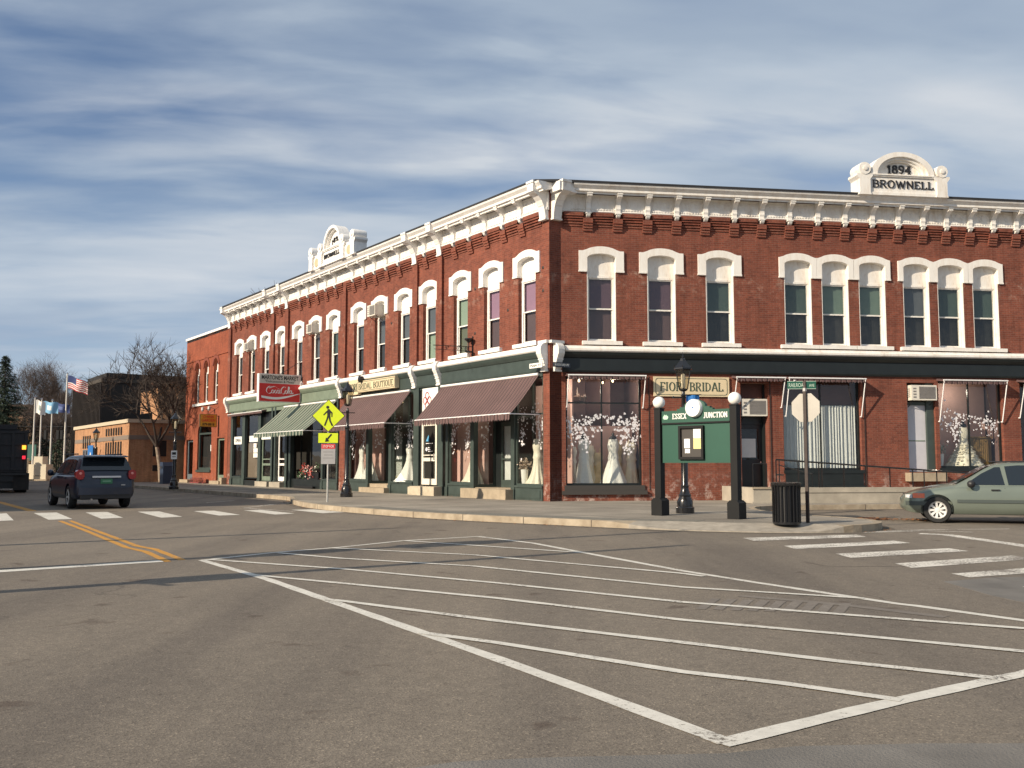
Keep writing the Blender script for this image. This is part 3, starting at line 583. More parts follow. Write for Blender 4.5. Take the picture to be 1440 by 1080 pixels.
# inner partitions that close the shops and the rooms
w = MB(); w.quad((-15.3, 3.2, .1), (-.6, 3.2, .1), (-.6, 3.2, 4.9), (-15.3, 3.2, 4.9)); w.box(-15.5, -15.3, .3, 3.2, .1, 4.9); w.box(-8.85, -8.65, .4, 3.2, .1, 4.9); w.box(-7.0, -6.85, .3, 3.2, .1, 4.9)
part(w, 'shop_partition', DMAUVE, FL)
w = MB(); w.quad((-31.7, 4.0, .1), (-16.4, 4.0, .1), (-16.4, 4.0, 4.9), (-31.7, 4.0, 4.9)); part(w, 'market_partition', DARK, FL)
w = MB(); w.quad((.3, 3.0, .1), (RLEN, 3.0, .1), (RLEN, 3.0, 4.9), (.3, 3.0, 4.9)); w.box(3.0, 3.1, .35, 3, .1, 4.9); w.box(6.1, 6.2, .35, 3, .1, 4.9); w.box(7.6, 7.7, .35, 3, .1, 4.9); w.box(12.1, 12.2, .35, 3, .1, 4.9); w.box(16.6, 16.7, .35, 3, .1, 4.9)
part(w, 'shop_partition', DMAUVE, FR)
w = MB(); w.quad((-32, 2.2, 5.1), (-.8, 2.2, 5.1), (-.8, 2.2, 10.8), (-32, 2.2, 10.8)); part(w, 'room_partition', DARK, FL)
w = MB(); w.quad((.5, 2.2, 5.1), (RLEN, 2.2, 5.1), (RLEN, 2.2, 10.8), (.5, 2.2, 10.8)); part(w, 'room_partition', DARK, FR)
# cornice
def arcpts(cx, cz, rx, rz, a0, a1, n): return [(cx + rx * math.cos(a0 + (a1 - a0) * i / n), cz + rz * math.sin(a0 + (a1 - a0) * i / n)) for i in range(n + 1)]
crown = [(0, 10.72), (-.42, 10.60), (-.42, 10.66), (-.50, 10.68), (-.50, 10.76), (-.54, 10.80), (-.60, 10.86), (-.62, 10.92), (0, 10.92)]
friez = [(.02, 10.04), (-.10, 10.04), (-.12, 10.07), (-.10, 10.12), (-.07, 10.13), (-.07, 10.60), (-.1, 10.66), (.02, 10.66)]
w = MB(); w.prism(crown, 'x', -LEN - .35, .22); w.prism(friez, 'x', -LEN, 0); part(w, 'cornice', WHITE, FL)
w = MB(); w.prism(crown, 'x', .35, RLEN + .3); w.prism(friez, 'x', 0.02, RLEN); part(w, 'cornice', DWHITE, FR)
# scalloped ornament and dentil beads on the frieze
for F, x0, x1, M_ in ((FL, -LEN + .1, -.3, WHITE), (FR, .35, RLEN, DWHITE)):
    w = MB(); x = x0
    while x < x1:
        w.strip(arcpts(x + .16, 10.30, .12, .22, 0, math.pi, 6), arcpts(x + .16, 10.30, .155, .26, 0, math.pi, 6), -.085, -.06); x += .35
    x = x0
    while x < x1: w.box(x, x + .05, -.125, -.09, 10.125, 10.165); x += .1
    part(w, 'frieze_ornament', M_, F)['kind'] = 'stuff'
# brackets
bpoly = [(.0, 9.99), (-.105, 10.0), (-.14, 10.05), (-.145, 10.12), (-.17, 10.18), (-.16, 10.26), (-.17, 10.34), (-.22, 10.42), (-.32, 10.50), (-.44, 10.54), (-.46, 10.61), (-.46, 10.67), (0, 10.67)]
bw = MB(); bw.prism(bpoly, 'x', -.085, .085); bw.prism([(-.0, 9.845), (-.08, 9.845), (-.17, 9.90), (-.20, 9.95), (-.19, 9.99), (0, 9.99)], 'x', -.065, .065); bw.box(-.10, .10, -.475, -.2, 10.615, 10.655); bw.box(-.10, .10, -.215, 0, 9.985, 10.03)
BME = bw.mesh('bracket', WHITE); BMR = bw.mesh('bracket', DWHITE)
kbk = MB()
for i, (zb, d) in enumerate(((9.40, .05), (9.49, .08), (9.58, .11), (9.67, .14))): kbk.box(-.165, .165, -d, 0, zb, zb + (.075 if i < 3 else .17))
for zb in (9.40, 9.49, 9.58): kbk.box(-.16, .16, -.045, .0, zb + .075, zb + .09)
KME = kbk.mesh('brick_corbel', BRICK)
LB = [1.5, 2.62, 3.76, 4.88, 6.0, 8.26, 10.5, 11.62, 12.74, 13.86, 14.95, 16.9, 18.0, 19.1, 20.2, 21.3, 24.05, 26.2, 27.25, 28.35, 29.4, 30.5, 31.4]
RB = [.94, 2.0, 3.06, 4.11, 5.16, 6.22, 7.24, 8.28, 9.34, 10.38, 11.43, 12.43, 13.4, 14.33, 15.27, 16.2, 17.13, 18.1, 19.1, 20.1]
for F, S, sg, me in ((FL, LB, -1, BME), (FR, RB, 1, BMR)):
    for s in S:
        place(link('bracket', me), F, sg * s); place(link('brick_corbel', KME), F, sg * s)
for F, S, sg in ((FL, LB, -1), (FR, RB, 1)):
    allx = sorted([sg * s for s in S]); lo = -LEN + .3 if sg < 0 else .1; hi = -.4 if sg < 0 else 21
    blocks = [(x - .17, x + .17) for x in allx] + ([(-b - .02, -a + .02) for a, b in pil] if sg < 0 else []); blocks.sort(); x = lo
    for a, b in blocks + [(hi, hi)]:
        if a - x > .1:
            w = MB()
            for i, zb in enumerate((9.555, 9.645, 9.735, 9.825)): w.box(x, a, -.03 - .03 * i, 0, zb, zb + .055)
            w.box(x, a, -.155, 0, 9.90, 10.035); part(w, 'corbel_course', BRICK, F)
        x = max(x, b)
# large end brackets
big = [(0, 9.72), (-.13, 9.72), (-.14, 9.80), (-.16, 9.95), (-.20, 10.15), (-.30, 10.35), (-.45, 10.50), (-.60, 10.56), (-.66, 10.60), (-.66, 10.96), (0, 10.96)]
bb = MB(); bb.prism(big, 'x', -.17, .17); bb.box(-.19, .19, -.16, 0, 9.70, 9.76); bb.box(-.2, .2, -.69, -.1, 10.90, 10.975); bb.box(-.19, .19, -.675, -.3, 10.60, 10.66)
for i in range(3): bb.box(-.10 + i * .08, -.06 + i * .08, -.235, -.1, 10.18, 10.22)
BIG = bb.mesh('end_bracket', WHITE)
for s in (7.1, 9.12, 23.05, 25.1, 32.22): place(link('end_bracket', BIG), FL, -s, 0)
place(link('end_bracket', BIG), FL, -.20, 0)
w = MB(); w.join(bb); e = place(link('end_bracket', w.mesh('end_bracket', DWHITE)), FE, .26, 0)
w = MB(); w.prism([(-.02, -.62), (-.02, -.1), (.75, -.1), (.75, -.62)], 'z', 10.60, 10.92); part(w, 'corner_cornice', WHITE, FE)
# ledge, frieze and consoles between the storeys
ledge = [(0, 5.19), (-.20, 5.19), (-.24, 5.23), (-.24, 5.30), (-.18, 5.34), (-.16, 5.40), (0, 5.42)]
w = MB(); w.prism(ledge, 'x', -LEN - .1, -.42); part(w, 'ledge', WHITE, FL)
w = MB(); w.prism(ledge, 'x', .1, RLEN); part(w, 'ledge', DWHITE, FR)
gf = [(.05, 4.50), (-.07, 4.50), (-.09, 4.56), (-.05, 4.58), (-.05, 4.98), (-.09, 5.0), (-.16, 5.10), (-.19, 5.19), (.05, 5.19)]
w = MB(); w.prism(gf, 'x', -16.0, -.42); part(w, 'shopfront_fascia', GREEN2, FL)
w = MB(); w.prism(gf, 'x', -LEN + .3, -16.05); part(w, 'shopfront_fascia', PGREEN, FL)
w = MB(); w.prism(gf, 'x', .02, RLEN); part(w, 'shopfront_fascia', GREEN, FR)
cons = MB(); cp_ = [(0, 4.52), (-.09, 4.52), (-.10, 4.62), (-.13, 4.70), (-.14, 4.78), (-.18, 4.84), (-.20, 4.92), (-.25, 5.0), (-.30, 5.10), (-.31, 5.25), (-.28, 5.36), (-.2, 5.44), (-.1, 5.47), (0, 5.47)]
cons.prism(cp_, 'x', -.13, .13)
for z_ in (4.62, 4.76, 4.90, 5.04): cons.box(-.14, .14, -.12 - (z_ - 4.6) * .33, 0, z_, z_ + .03)
cons.box(-.15, .15, -.12, 0, 4.50, 4.56)
CON = cons.mesh('console', WHITE)
for s in (.20, 7.12, 9.1, 16.2, 32.3): place(link('console', CON), FL, -s, -.02)
place(link('console', cons.mesh('console', DWHITE)), FE, .27, -.02)
w = MB(); w.box(-.45, .03, -.16, 0, 5.46, 5.56); part(w, 'console_cap', WHITE, FL); w = MB(); w.box(-.03, .52, -.16, -.002, 5.46, 5.555); part(w, 'console_cap', DWHITE, FE)
# upper windows
def hood_mb(hl=True, hr=True, wl=.795, wr=.795):
    m = MB(); inn = arcpts(0, 8.46, OP, .165, math.pi, 0, 10); out = arcpts(0, 8.60, .66, .275, math.pi * .93, math.pi * .07, 10)
    out = [(-.66, 8.715)] + [p for p in out if p[1] > 8.715] + [(.66, 8.715)]
    # resample outer to eleven points
    n = 10; L = [0]
    for a, b in zip(out[:-1], out[1:]): L.append(L[-1] + math.hypot(b[0] - a[0], b[1] - a[1]))
    ro = []
    for i in range(n + 1):
        t = L[-1] * i / n; j = next((k for k in range(len(L) - 1) if L[k + 1] >= t - 1e-9), len(L) - 2); u = (t - L[j]) / max(1e-9, L[j + 1] - L[j]); ro.append((out[j][0] + (out[j + 1][0] - out[j][0]) * u, out[j][1] + (out[j + 1][1] - out[j][1]) * u))
    m.strip(inn, ro, -.055, .23)
    m.prism([(-wl, 7.98), (-OP + .006, 7.98), (-OP + .006, 8.458), (-.66, 8.715), (-wl, 8.715)], 'y', -.056, .23)
    m.prism([(OP - .006, 7.98), (wr, 7.98), (wr, 8.715), (.66, 8.715), (OP - .006, 8.458)], 'y', -.056, .23)
    m.box(-wl - .012, -OP, -.065, 0, 7.975, 8.03); m.box(OP, wr + .012, -.065, 0, 7.975, 8.03)
    return m
def win_mesh(mm, jamb=False):
    m = MB()
    # frame and sashes
    a = OP; y0 = .15
    m.box(-a, -a + .075, y0, y0 + .1, 5.58, 7.86); m.box(a - .075, a, y0, y0 + .1, 5.58, 7.86); m.box(-a, a, y0 - .01, y0 + .1, 7.80, 7.875); m.box(-a + .075, a - .075, y0, y0 + .1, 5.58, 5.64)
    for z0, z1, y in ((6.70, 7.80, y0 + .02), (5.64, 6.76, y0 + .05)):
        for x0, x1, q0, q1 in ((-a + .075, -a + .115, z0, z1), (a - .115, a - .075, z0, z1), (-a + .115, a - .115, z0, z0 + .045), (-a + .115, a - .115, z1 - .045, z1)): m.box(x0, x1, y, y + .035, q0, q1)
    if jamb: m.box(a - .022, a - .001, .0, y0, 5.585, 7.975); m.box(-a + .001, -a + .022, .0, y0, 5.585, 7.975)
    return m.mesh('window', mm)
panel = MB(); panel.prism([(-OP, 7.87)] + arcpts(0, 8.46, OP, .165, math.pi, 0, 10) + [(OP, 7.87)], 'y', .17, .21)
sill = MB(); sill.box(-.70, .70, -.14, .14, 5.45, 5.578)
pane = MB(); pane.quad((-.4, .20, 5.68), (.4, .20, 5.68), (.4, .20, 6.72), (-.4, .20, 6.72)); pane2 = MB(); pane2.quad((-.4, .17, 6.74), (.4, .17, 6.74), (.4, .17, 7.76), (-.4, .17, 7.76))
ME = {}
for key, mm, jb in (('L', WHITE, False), ('R', DWHITE, True)):
    ME[key] = dict(f=win_mesh(mm, jb), p=panel.mesh('arch_panel', mm), s=sill.mesh('sill', mm), h=hood_mb().mesh('hood', mm), hm=hood_mb(wl=.70, wr=.70).mesh('hood', mm))
PM1, PM2 = pane.mesh('pane', WGLASS), pane2.mesh('pane', WGLASS)
def blind_mesh(up, lo):
    m = MB(); m.box(-.45, .45, .27, .28, 6.72, 7.84); m2 = MB(); m2.box(-.45, .45, .30, .31, 5.60, 6.74); return m.mesh('blind', BL[up]), m2.mesh('curtain', BL[lo])
BMC = {}
def window(F, x, key, up, lo, mid=False):
    D = ME[key]; o = place(link('window', D['f']), F, x)
    for n, me in (('arch_panel', D['p']), ('sill', D['s']), ('hood', D['hm'] if mid else D['h']), ('pane', PM1), ('pane', PM2)): link(n, me, o)
    if (up, lo) not in BMC: BMC[(up, lo)] = blind_mesh(up, lo)
    link('blind', BMC[(up, lo)][0], o); link('curtain', BMC[(up, lo)][1], o)
lb = [('mauve', 'plum'), ('mauve', 'plum'), ('sage', 'olive'), ('grey', 'sage'), ('grey', 'dark'), ('grey', 'dark'), ('grey', 'dark'), ('teal', 'dark'), ('grey', 'dark'), ('grey', 'dark'), ('grey', 'dark'), ('grey', 'dark'), ('teal', 'dark'), ('grey', 'dark')]
for s, (u, l) in zip(LW, lb): window(FL, -s, 'L', u, l)
rb = [('purple', 'plum'), ('purple', 'plum'), ('teal', 'black'), ('teal', 'black'), ('green', 'dark'), ('green', 'black'), ('grey', 'dark'), ('teal', 'black'), ('teal', 'black'), ('grey', 'dark'), ('teal', 'dark'), ('grey', 'dark')]
for i, (s, (u, l)) in enumerate(zip(RW, rb)): window(FR, s, 'R', u, l, 3 <= i <= 8)
# pediments
def pediment(F, cx, wings, mm):
    root = place(link('pediment', None), F, cx, -.15, 0); z0 = 10.93
    b = MB(); b.box(-1.5, 1.5, -.52, -.02, z0 - .02, 11.60); b.box(-1.45, 1.45, -.56, .0, 10.93, 11.03); b.box(-1.35, 1.35, -.57, 0, 11.60, 11.645); b.box(-1.35, 1.35, -.60, 0, 11.645, 11.69)
    b.build('inscription_block', mm, root)
    a = MB(); rx, rz = (.98, 1.06) if wings else (1.22, .84); cz = 11.69
    a.prism([(-rx, cz)] + arcpts(0, cz, rx, rz, math.pi, 0, 20) + [(rx, cz)], 'y', -.30, 0)
    for r0, r1, y in (((.80, 1.0, -.56), (.70, .80, -.47), (.62, .70, -.39)) if not wings else ((.86, 1.0, -.56), (.80, .86, -.45))):
        a.strip(arcpts(0, cz, rx * r0, rz * r0, math.pi, 0, 20), arcpts(0, cz, rx * r1, rz * r1, math.pi, 0, 20), y, -.29)
    a.build('arch', mm, root, smooth=25)
    pw = 1.48
    xs = [-pw, pw] if not wings else [-2.34, -1.23, 1.23, 2.34]
    for x in xs:
        p = MB(); p.prism([(x - .24, 10.92), (x - .20, 11.02), (x - .20, 11.48), (x - .23, 11.52), (x - .30, 11.60), (x - .30, 11.68), (x + .30, 11.68), (x + .30, 11.60), (x + .23, 11.52), (x + .20, 11.48), (x + .20, 11.02), (x + .24, 10.92)], 'y', -.60, .05)
        p.lathe([(.10, -.62), (.22, -.62), (.23, -.55), (.23, 0), (.22, .05)], (x, 0, 11.86), 20, ax='y'); p.lathe([(.05, -.66), (.085, -.655), (.085, -.60)], (x, 0, 11.86), 12, ax='y'); p.build('pier', mm, root, smooth=25)
    if wings:
        for a, b in ((-2.14, -1.43), (1.43, 2.14)): p = MB(); p.box(a, b, -.50, 0, 10.93, 11.62); p.build('wing_panel', mm, root)
    if wings:
        q = MB()
        for x in (-1.82, 1.82): q.lathe([(.01, -.52), (.22, -.52), (.22, -.49)], (x, 0, 11.25), 20, ax='y')
        q.build('round_ornament', mat('tan_ornament', (.50, .42, .27), .7), root)
    t = serif('BROWNELL', 2.35 if not wings else 1.75, .27 if not wings else .20, .03, 0); t.build('lettering', LETB, root, (0, -.525, 11.34))
    t = serif('1894', .92, .29 if not wings else .22, .03, 0, thick=.22, thin=.13, arc=.16 if wings else .03); t.build('lettering', LETB, root, (0, -.305, 12.12 if wings else 11.96))
pediment(FR, 12.34, False, DWHITE); pediment(FL, -16.15, True, WHITE)

# ------------------------------------------------------------ shopfronts
def glazing(F, name, x0, x1, z0, z1, y, mm, bars=(), tr=(), fw=.06, gl=GLASS, d=.06):
    m = MB(); m.box(x0, x0 + fw, y, y + d, z0, z1); m.box(x1 - fw, x1, y, y + d, z0, z1); m.box(x0 + fw, x1 - fw, y, y + d, z0, z0 + fw); m.box(x0 + fw, x1 - fw, y, y + d, z1 - fw, z1)
    for b in bars: m.box(b - .025, b + .025, y + .003, y + d, z0 + fw, z1 - fw)
    for t in tr: m.box(x0 + fw, x1 - fw, y + .006, y + d - .003, t - .025, t + .025)
    o = part(m, name, mm, F); p = MB(); p.quad((x0 + .03, y + .035, z0 + .03), (x1 - .03, y + .035, z0 + .03), (x1 - .03, y + .035, z1 - .03), (x0 + .03, y + .035, z1 - .03)); sub(p, 'pane', gl, o)
    return o
def petals(m, cx, cz, n, sx, sz, y, seed, size=.042):
    r = random.Random(seed)
    for _ in range(n):
        x, z = cx + r.gauss(0, sx), cz + r.gauss(0, sz); fl = r.random() < .45; a0 = r.uniform(0, 6.3)
        for k in range(5 if fl else 1):
            a = a0 + k * 1.257; s = size * r.uniform(.8, 1.2) * (1 if fl else 1.25); ox, oz = (math.cos(a) * s * .62, math.sin(a) * s * .62) if fl else (0, 0)
            m.quad(*[(x + ox + math.cos(a + t) * s * l, y, z + oz + math.sin(a + t) * s * l) for t, l in ((0, .62), (1.57, .36), (3.14, .62), (4.71, .36))])
def decal(o, cl, y, seed):
    m = MB()
    for i, (x, z, n, sx, sz) in enumerate(cl): petals(m, x, z, int(n * 1.5), sx, sz, y + i * .0004, seed + i)
    sub(m, 'flower_decal', VINYL, o)['kind'] = 'stuff'
# left wing, shop A (nearest the corner)
def L_glaz(name, s0, s1, z0, z1, k, mm, **kw): return glazing(FL, name, -s1, -s0, z0, z1, -k, mm, **kw)
tm = MB()
def lbox(s0, s1, k0, k1, z0, z1): tm.box(-s1, -s0, -k1, -k0, z0, z1)
def flush(n, mm):
    global tm
    part(tm, n, mm, FL); tm = MB()
for s0, s1 in ((.38, 1.98), (4.72, 6.5), (9.3, 11.35), (13.35, 15.6), (16.5, 18.35), (29.78, 31.3)):
    lbox(s0, s1, -.25, .03, .10, .58); lbox(s0 - .02, s1 + .02, -.2, .07, .58, .65); lbox(s0 + .12, s1 - .12, .03, .05, .22, .50); flush('bulkhead', GREEN2)
for s0, s1 in ((1.98, 2.2), (4.6, 4.84), (6.46, 6.62), (6.84, 7.22), (8.76, 9.2), (11.12, 11.36), (13.28, 13.52), (15.42, 15.62), (16.5, 16.66), (18.2, 18.4), (22.3, 22.55), (22.8, 23.1), (24.45, 24.62), (24.9, 25.1), (26.7, 27.1), (29.25, 29.7), (31.35, 31.7)):
    lbox(s0, s1, -.14, .06, .10, 4.52); lbox(s0 - .02, s1 + .02, -.1, .09, .10, .5); flush('shopfront_post', GREEN2)
for a in ((.36, 7.2, -.16, .03, 4.36, 4.55), (8.8, 15.7, -.16, .03, 4.36, 4.55), (7.2, 8.8, -.10, .0, 4.40, 4.5)): lbox(*a); flush('head_beam', GREEN2)
tm = MB()
for s0, s1 in ((16.5, 25.1), (25.1, 31.7)): lbox(s0, s1, -.16, .03, 4.30, 4.55); flush('head_beam', PGREEN)
# recess side and back panels
def recess(s0, s1, dep, door_s, dm):
    m = MB(); m.box(-s1, -s0, .02, dep, .10, .52); part(m, 'threshold_step', STONE, FL)
    m = MB(); a, b = door_s; m.box(-s1, -b, dep, dep + .1, .52, 4.4); m.box(-a, -s0, dep, dep + .1, .52, 4.4); m.box(-b, -a, dep, dep + .1, 2.95, 3.1); m.box(-s1, -s0, .0, dep + .1, 4.30, 4.5)
    part(m, 'entry_panelling', GREEN, FL)
    glazing(FL, 'transom_light', -b, -a, 3.1, 4.3, dep + .02, GREEN)
    m = MB(); fw = .10; x0, x1 = -b, -a
    m.box(x0, x0 + fw, dep, dep + .05, .52, 2.95); m.box(x1 - fw, x1, dep, dep + .05, .52, 2.95); m.box(x0 + fw, x1 - fw, dep, dep + .05, 2.80, 2.95); m.box(x0 + fw, x1 - fw, dep, dep + .05, .52, .80); m.box(x0 + fw, x1 - fw, dep - .04, dep, 1.55, 1.6)
    o = part(m, 'door', dm, FL); p = MB(); p.quad((x0, dep + .03, .8), (x1, dep + .03, .8), (x1, dep + .03, 2.8), (x0, dep + .03, 2.8)); sub(p, 'pane', GLASS, o)
    q = MB(); q.box(x0 + .06, x1 - .06, dep + .10, dep + .12, .7, 2.9); sub(q, 'door_curtain', CURT, o); h = MB(); h.tube((x0 + .06, dep - .06, 1.45), (x0 + .06, dep - .06, 1.75), .015); sub(h, 'handle', BLACK, o)
    for s in (s0, s1):                                   # glazed returns of the entry
        m = MB(); x = -s; e = .06 if s == s0 else -.06
        m.box(min(x, x + e), max(x, x + e), .14, dep, .10, .62); m.box(min(x, x + e), max(x, x + e), dep - .08, dep, .62, 4.35); m.box(min(x, x + e), max(x, x + e), .14, dep, 4.25, 4.35); m.box(min(x, x + e), max(x, x + e), .14, dep, 3.05, 3.12)
        o = part(m, 'entry_side_window', GREEN2, FL); p = MB(); xx = x + e / 2; p.quad((xx, .1, .6), (xx, dep, .6), (xx, dep, 4.3), (xx, .1, 4.3)); sub(p, 'pane', GLASS, o)
        if s == s1: 
            q = MB(); petals(q, 0, 0, 26, .16, .34, 0, int(s * 10)); q.v = [(xx + .004, .52 + v[0], 2.45 + v[2]) for v in q.v]; sub(q, 'flower_decal', VINYL, o)['kind'] = 'stuff'
recess(2.2, 4.62, .95, (3.35, 4.25), GREEN2); recess(11.36, 13.3, .95, (11.9, 12.8), GREEN2)
o = L_glaz('display_window', .38, 1.98, .65, 4.36, -.03, GREEN2, tr=(3.1,)); decal(o, [(-.75, 2.85, 34, .22, .28), (-.62, 2.35, 16, .1, .25), (-1.65, 2.85, 30, .2, .28), (-1.62, 2.25, 14, .06, .3)], .05, 5)
o = L_glaz('display_window', 4.84, 6.46, .65, 4.36, -.03, GREEN2, tr=(3.1,)); decal(o, [(-5.15, 2.75, 30, .12, .3), (-5.2, 2.2, 12, .07, .25), (-6.2, 2.7, 30, .15, .3), (-6.25, 2.15, 12, .06, .25), (-5.6, 3.0, 26, .4, .12)], .05, 25)
o = L_glaz('display_window', 9.2, 11.14, .65, 4.36, -.03, GREEN2, tr=(3.1,)); decal(o, [(-9.6, 2.85, 40, .2, .28), (-9.75, 2.3, 18, .08, .3), (-10.7, 2.8, 34, .2, .28), (-10.75, 2.2, 16, .07, .3)], .05, 45)
o = L_glaz('display_window', 13.52, 15.42, .65, 4.36, -.03, GREEN2, tr=(3.1,)); decal(o, [(-13.9, 2.8, 34, .18, .25), (-13.95, 2.3, 12, .07, .2), (-15.0, 2.8, 34, .18, .25), (-15.05, 2.2, 14, .07, .25)], .05, 65)
# display backs and floors
m = MB(); m.box(-6.84, -4.66, .62, .66, .6, 4.4); m.box(-4.7, -2.2, 2.6, 2.65, .6, 4.4); m.box(-2.1, -.42, 1.3, 1.35, .6, 4.4); m.box(-15.4, -13.35, .75, .79, .6, 4.4); m.box(-13.3, -11.4, 2.6, 2.65, .6, 4.4); part(m, 'display_back', MAUVE, FL)
m = MB(); m.box(-11.3, -9.25, 1.15, 1.2, .6, 4.4); part(m, 'display_back', mat('sage_wall', (.20, .24, .19), .8), FL)
m = MB()
for s0, s1 in ((.38, 2.1), (4.7, 6.6), (9.2, 11.3), (13.35, 15.5)): m.box(-s1, -s0, .08, 3.1, .60, .64)
part(m, 'display_floor', DFLOOR, FL)
# office door between the shops
m = MB(); x0, x1 = -8.52, -7.32; m.box(x0, x0 + .13, -.04, .04, .56, 3.06); m.box(x1 - .13, x1, -.04, .04, .56, 3.06); m.box(x0 + .13, x1 - .13, -.04, .04, 2.92, 3.06); m.box(x0 + .13, x1 - .13, -.04, .04, .56, .80); m.box(x0 + .13, x1 - .13, -.03, .04, 1.50, 1.64); m.box(x0 + .13, x1 - .13, -.05, -.02, 1.72, 1.76)
o = part(m, 'door', mat('cream_aluminium', (.72, .68, .58), .5), FL); p = MB(); p.quad((x0, .0, .6), (x1, .0, .6), (x1, .0, 3), (x0, .0, 3)); sub(p, 'pane', GLASS, o)
h = MB(); h.box(x1 - .20, x1 - .15, -.09, -.04, 1.55, 1.80); sub(h, 'handle', CHROME, o)
p = MB(); p.quad((x0 + .28, -.012, 2.30), (x0 + .55, -.012, 2.30), (x0 + .5, -.012, 2.56)); sub(p, 'door_sticker', mat('sticker_blue', (.12, .38, .62), .5), o)
p = MB(); p.box(x0 + .28, x0 + .85, -.012, -.008, 2.20, 2.225); p.lathe([(.01, -.012), (.085, -.012), (.085, -.008)], (x0 + .34, 0, 1.98), 6, ax='y'); p.box(x0 + .45, x0 + .62, -.012, -.008, 2.02, 2.06); p.box(x0 + .45, x0 + .66, -.012, -.008, 1.95, 1.98); p.box(x0 + .47, x0 + .80, -.012, -.008, 1.88, 1.91); sub(p, 'door_lettering', VINYL, o)
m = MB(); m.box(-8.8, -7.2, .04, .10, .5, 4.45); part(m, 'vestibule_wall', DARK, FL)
m = MB(); m.box(-8.78, -6.84, -.45, .0, .10, .50); m.box(-9.2, -8.80, -.30, 0, .1, .46); part(m, 'stone_step', mat('pale_step', (.46, .40, .30), .85, var=.15, vscale=4, bump=.3, bscale=20), FL)
m = MB(); m.box(-4.95, -2.0, -.42, .01, .10, .50); part(m, 'stone_step', STONE, FL)
m = MB(); m.box(-13.6, -11.2, -.35, .01, .10, .36); part(m, 'stone_step', STONE, FL)
m = MB(); m.box(-8.50, -7.2, -.035, .03, 3.12, 4.45); o = part(m, 'transom_sign', PAPER, FL)
def emblem(m, cx, cz, y, r, rot=0):
    for ox, oz in ((0, .62), (-.55, 0), (.55, 0), (0, -.62)): m.strip(arcpts(cx + ox * r, cz + oz * r, r * .42, r * .42, 0, 2 * math.pi, 16), arcpts(cx + ox * r, cz + oz * r, r * .55, r * .55, 0, 2 * math.pi, 16), y - .002 * (ox > 0) - .004 * (oz > 0) - .006 * (oz < 0), y + .004)
q = MB(); emblem(q, -8.1, 3.95, -.045, .30); q.join(text_mesh('H', .10, .16, .006).xf(Matrix.Translation((-8.1, -.05, 3.95)))); sub(q, 'emblem', mat('emblem_red', (.30, .02, .03), .6), o)
# market front: glazed bays, doors, flowers
o = L_glaz('display_window', 16.66, 18.2, .65, 4.3, -.03, GREEN, tr=(3.1,)); 
o = L_glaz('display_window', 18.45, 22.28, .62, 4.3, -.5, GREEN, bars=(-19.6, -20.9), tr=(3.1,))
m = MB(); m.box(-22.3, -18.4, .02, .5, .10, .62); m.box(-22.9, -22.3, -.02, .5, .1, .3); part(m, 'bulkhead', GREEN, FL)
def shopdoor(a, b, y, mm, mid=1.6, sign=False):
    m = MB(); x0, x1 = -b, -a; m.box(x0, x0 + .12, y, y + .06, .46, 3.0); m.box(x1 - .12, x1, y, y + .06, .46, 3.0); m.box(x0 + .12, x1 - .12, y, y + .06, 2.88, 3.0); m.box(x0 + .12, x1 - .12, y, y + .06, .46, .70); m.box(x0 + .12, x1 - .12, y, y + .06, 1.30, 1.42); m.box(x0 + .12, x1 - .12, y, y + .06, 1.62, 1.68)
    o = part(m, 'door', mm, FL); p = MB(); p.quad((x0, y + .03, .5), (x1, y + .03, .5), (x1, y + .03, 3), (x0, y + .03, 3)); sub(p, 'pane', GLASS, o); h = MB(); h.tube((x1 - .14, y - .05, 1.4), (x1 - .14, y - .05, 1.75), .02); sub(h, 'handle', CHROME, o); return o
shopdoor(23.15, 24.4, .12, WHITE); o = shopdoor(25.15, 26.65, .05, PGREEN)
s_ = MB(); s_.box(-26.6, -25.2, -.03, .0, 2.75, 3.2); sub(s_, 'door_sign', PAPER, o); t = text_mesh('MARKET', .95, .16, .008); t.xf(Matrix.Translation((-25.9, -.038, 2.97))); sub(t, 'lettering', LETB, o)
m = MB(); m.box(-24.4, -23.15, .1, .2, 3.05, 4.3); m.box(-26.7, -25.1, .1, .2, 3.2, 4.3); m.box(-25.1, -24.4, .1, .2, .1, 4.3); m.box(-23.15, -22.3, .14, .2, .1, 4.3); part(m, 'entry_panelling', GREEN, FL)
m = MB(); m.box(-24.5, -23.0, -.35, .12, .10, .42); m.box(-26.8, -25.0, -.3, .05, .1, .42); part(m, 'stone_step', CONC, FL)
o = L_glaz('display_window', 27.1, 29.25, .55, 4.3, -.05, GREEN)
p = MB(); r = random.Random(3); p.box(-28.7, -27.25, .03, .04, 2.65, 3.0)
for i in range(8): x = -28.0 + .24 * (i % 3); z = 1.75 + .28 * (i // 3); p.box(x, x + .22, .03, .038, z, z + .25)
sub(p, 'window_notice', PAPER, o); p = MB(); p.box(-29.2, -27.2, .16, .18, .6, 2.6); sub(p, 'window_screen', mat('brown_screen', (.22, .17, .13), .8), o)
o = L_glaz('display_window', 29.7, 31.35, .65, 4.3, -.03, GREEN, tr=(2.9,)); p = MB(); p.box(-31.15, -29.85, -.02, .0, 2.55, 3.0); sub(p, 'window_sign', PAPER, o); t = text_mesh('OPEN', .9, .2, .006); t.xf(Matrix.Translation((-30.5, -.028, 2.77))); sub(t, 'lettering', LETB, o)
m = MB(); m.box(-29.3, -25.0, -.05, .3, .10, .45); m.box(-18.4, -16.45, .0, .25, .10, .3); part(m, 'bulkhead', GREEN, FL)
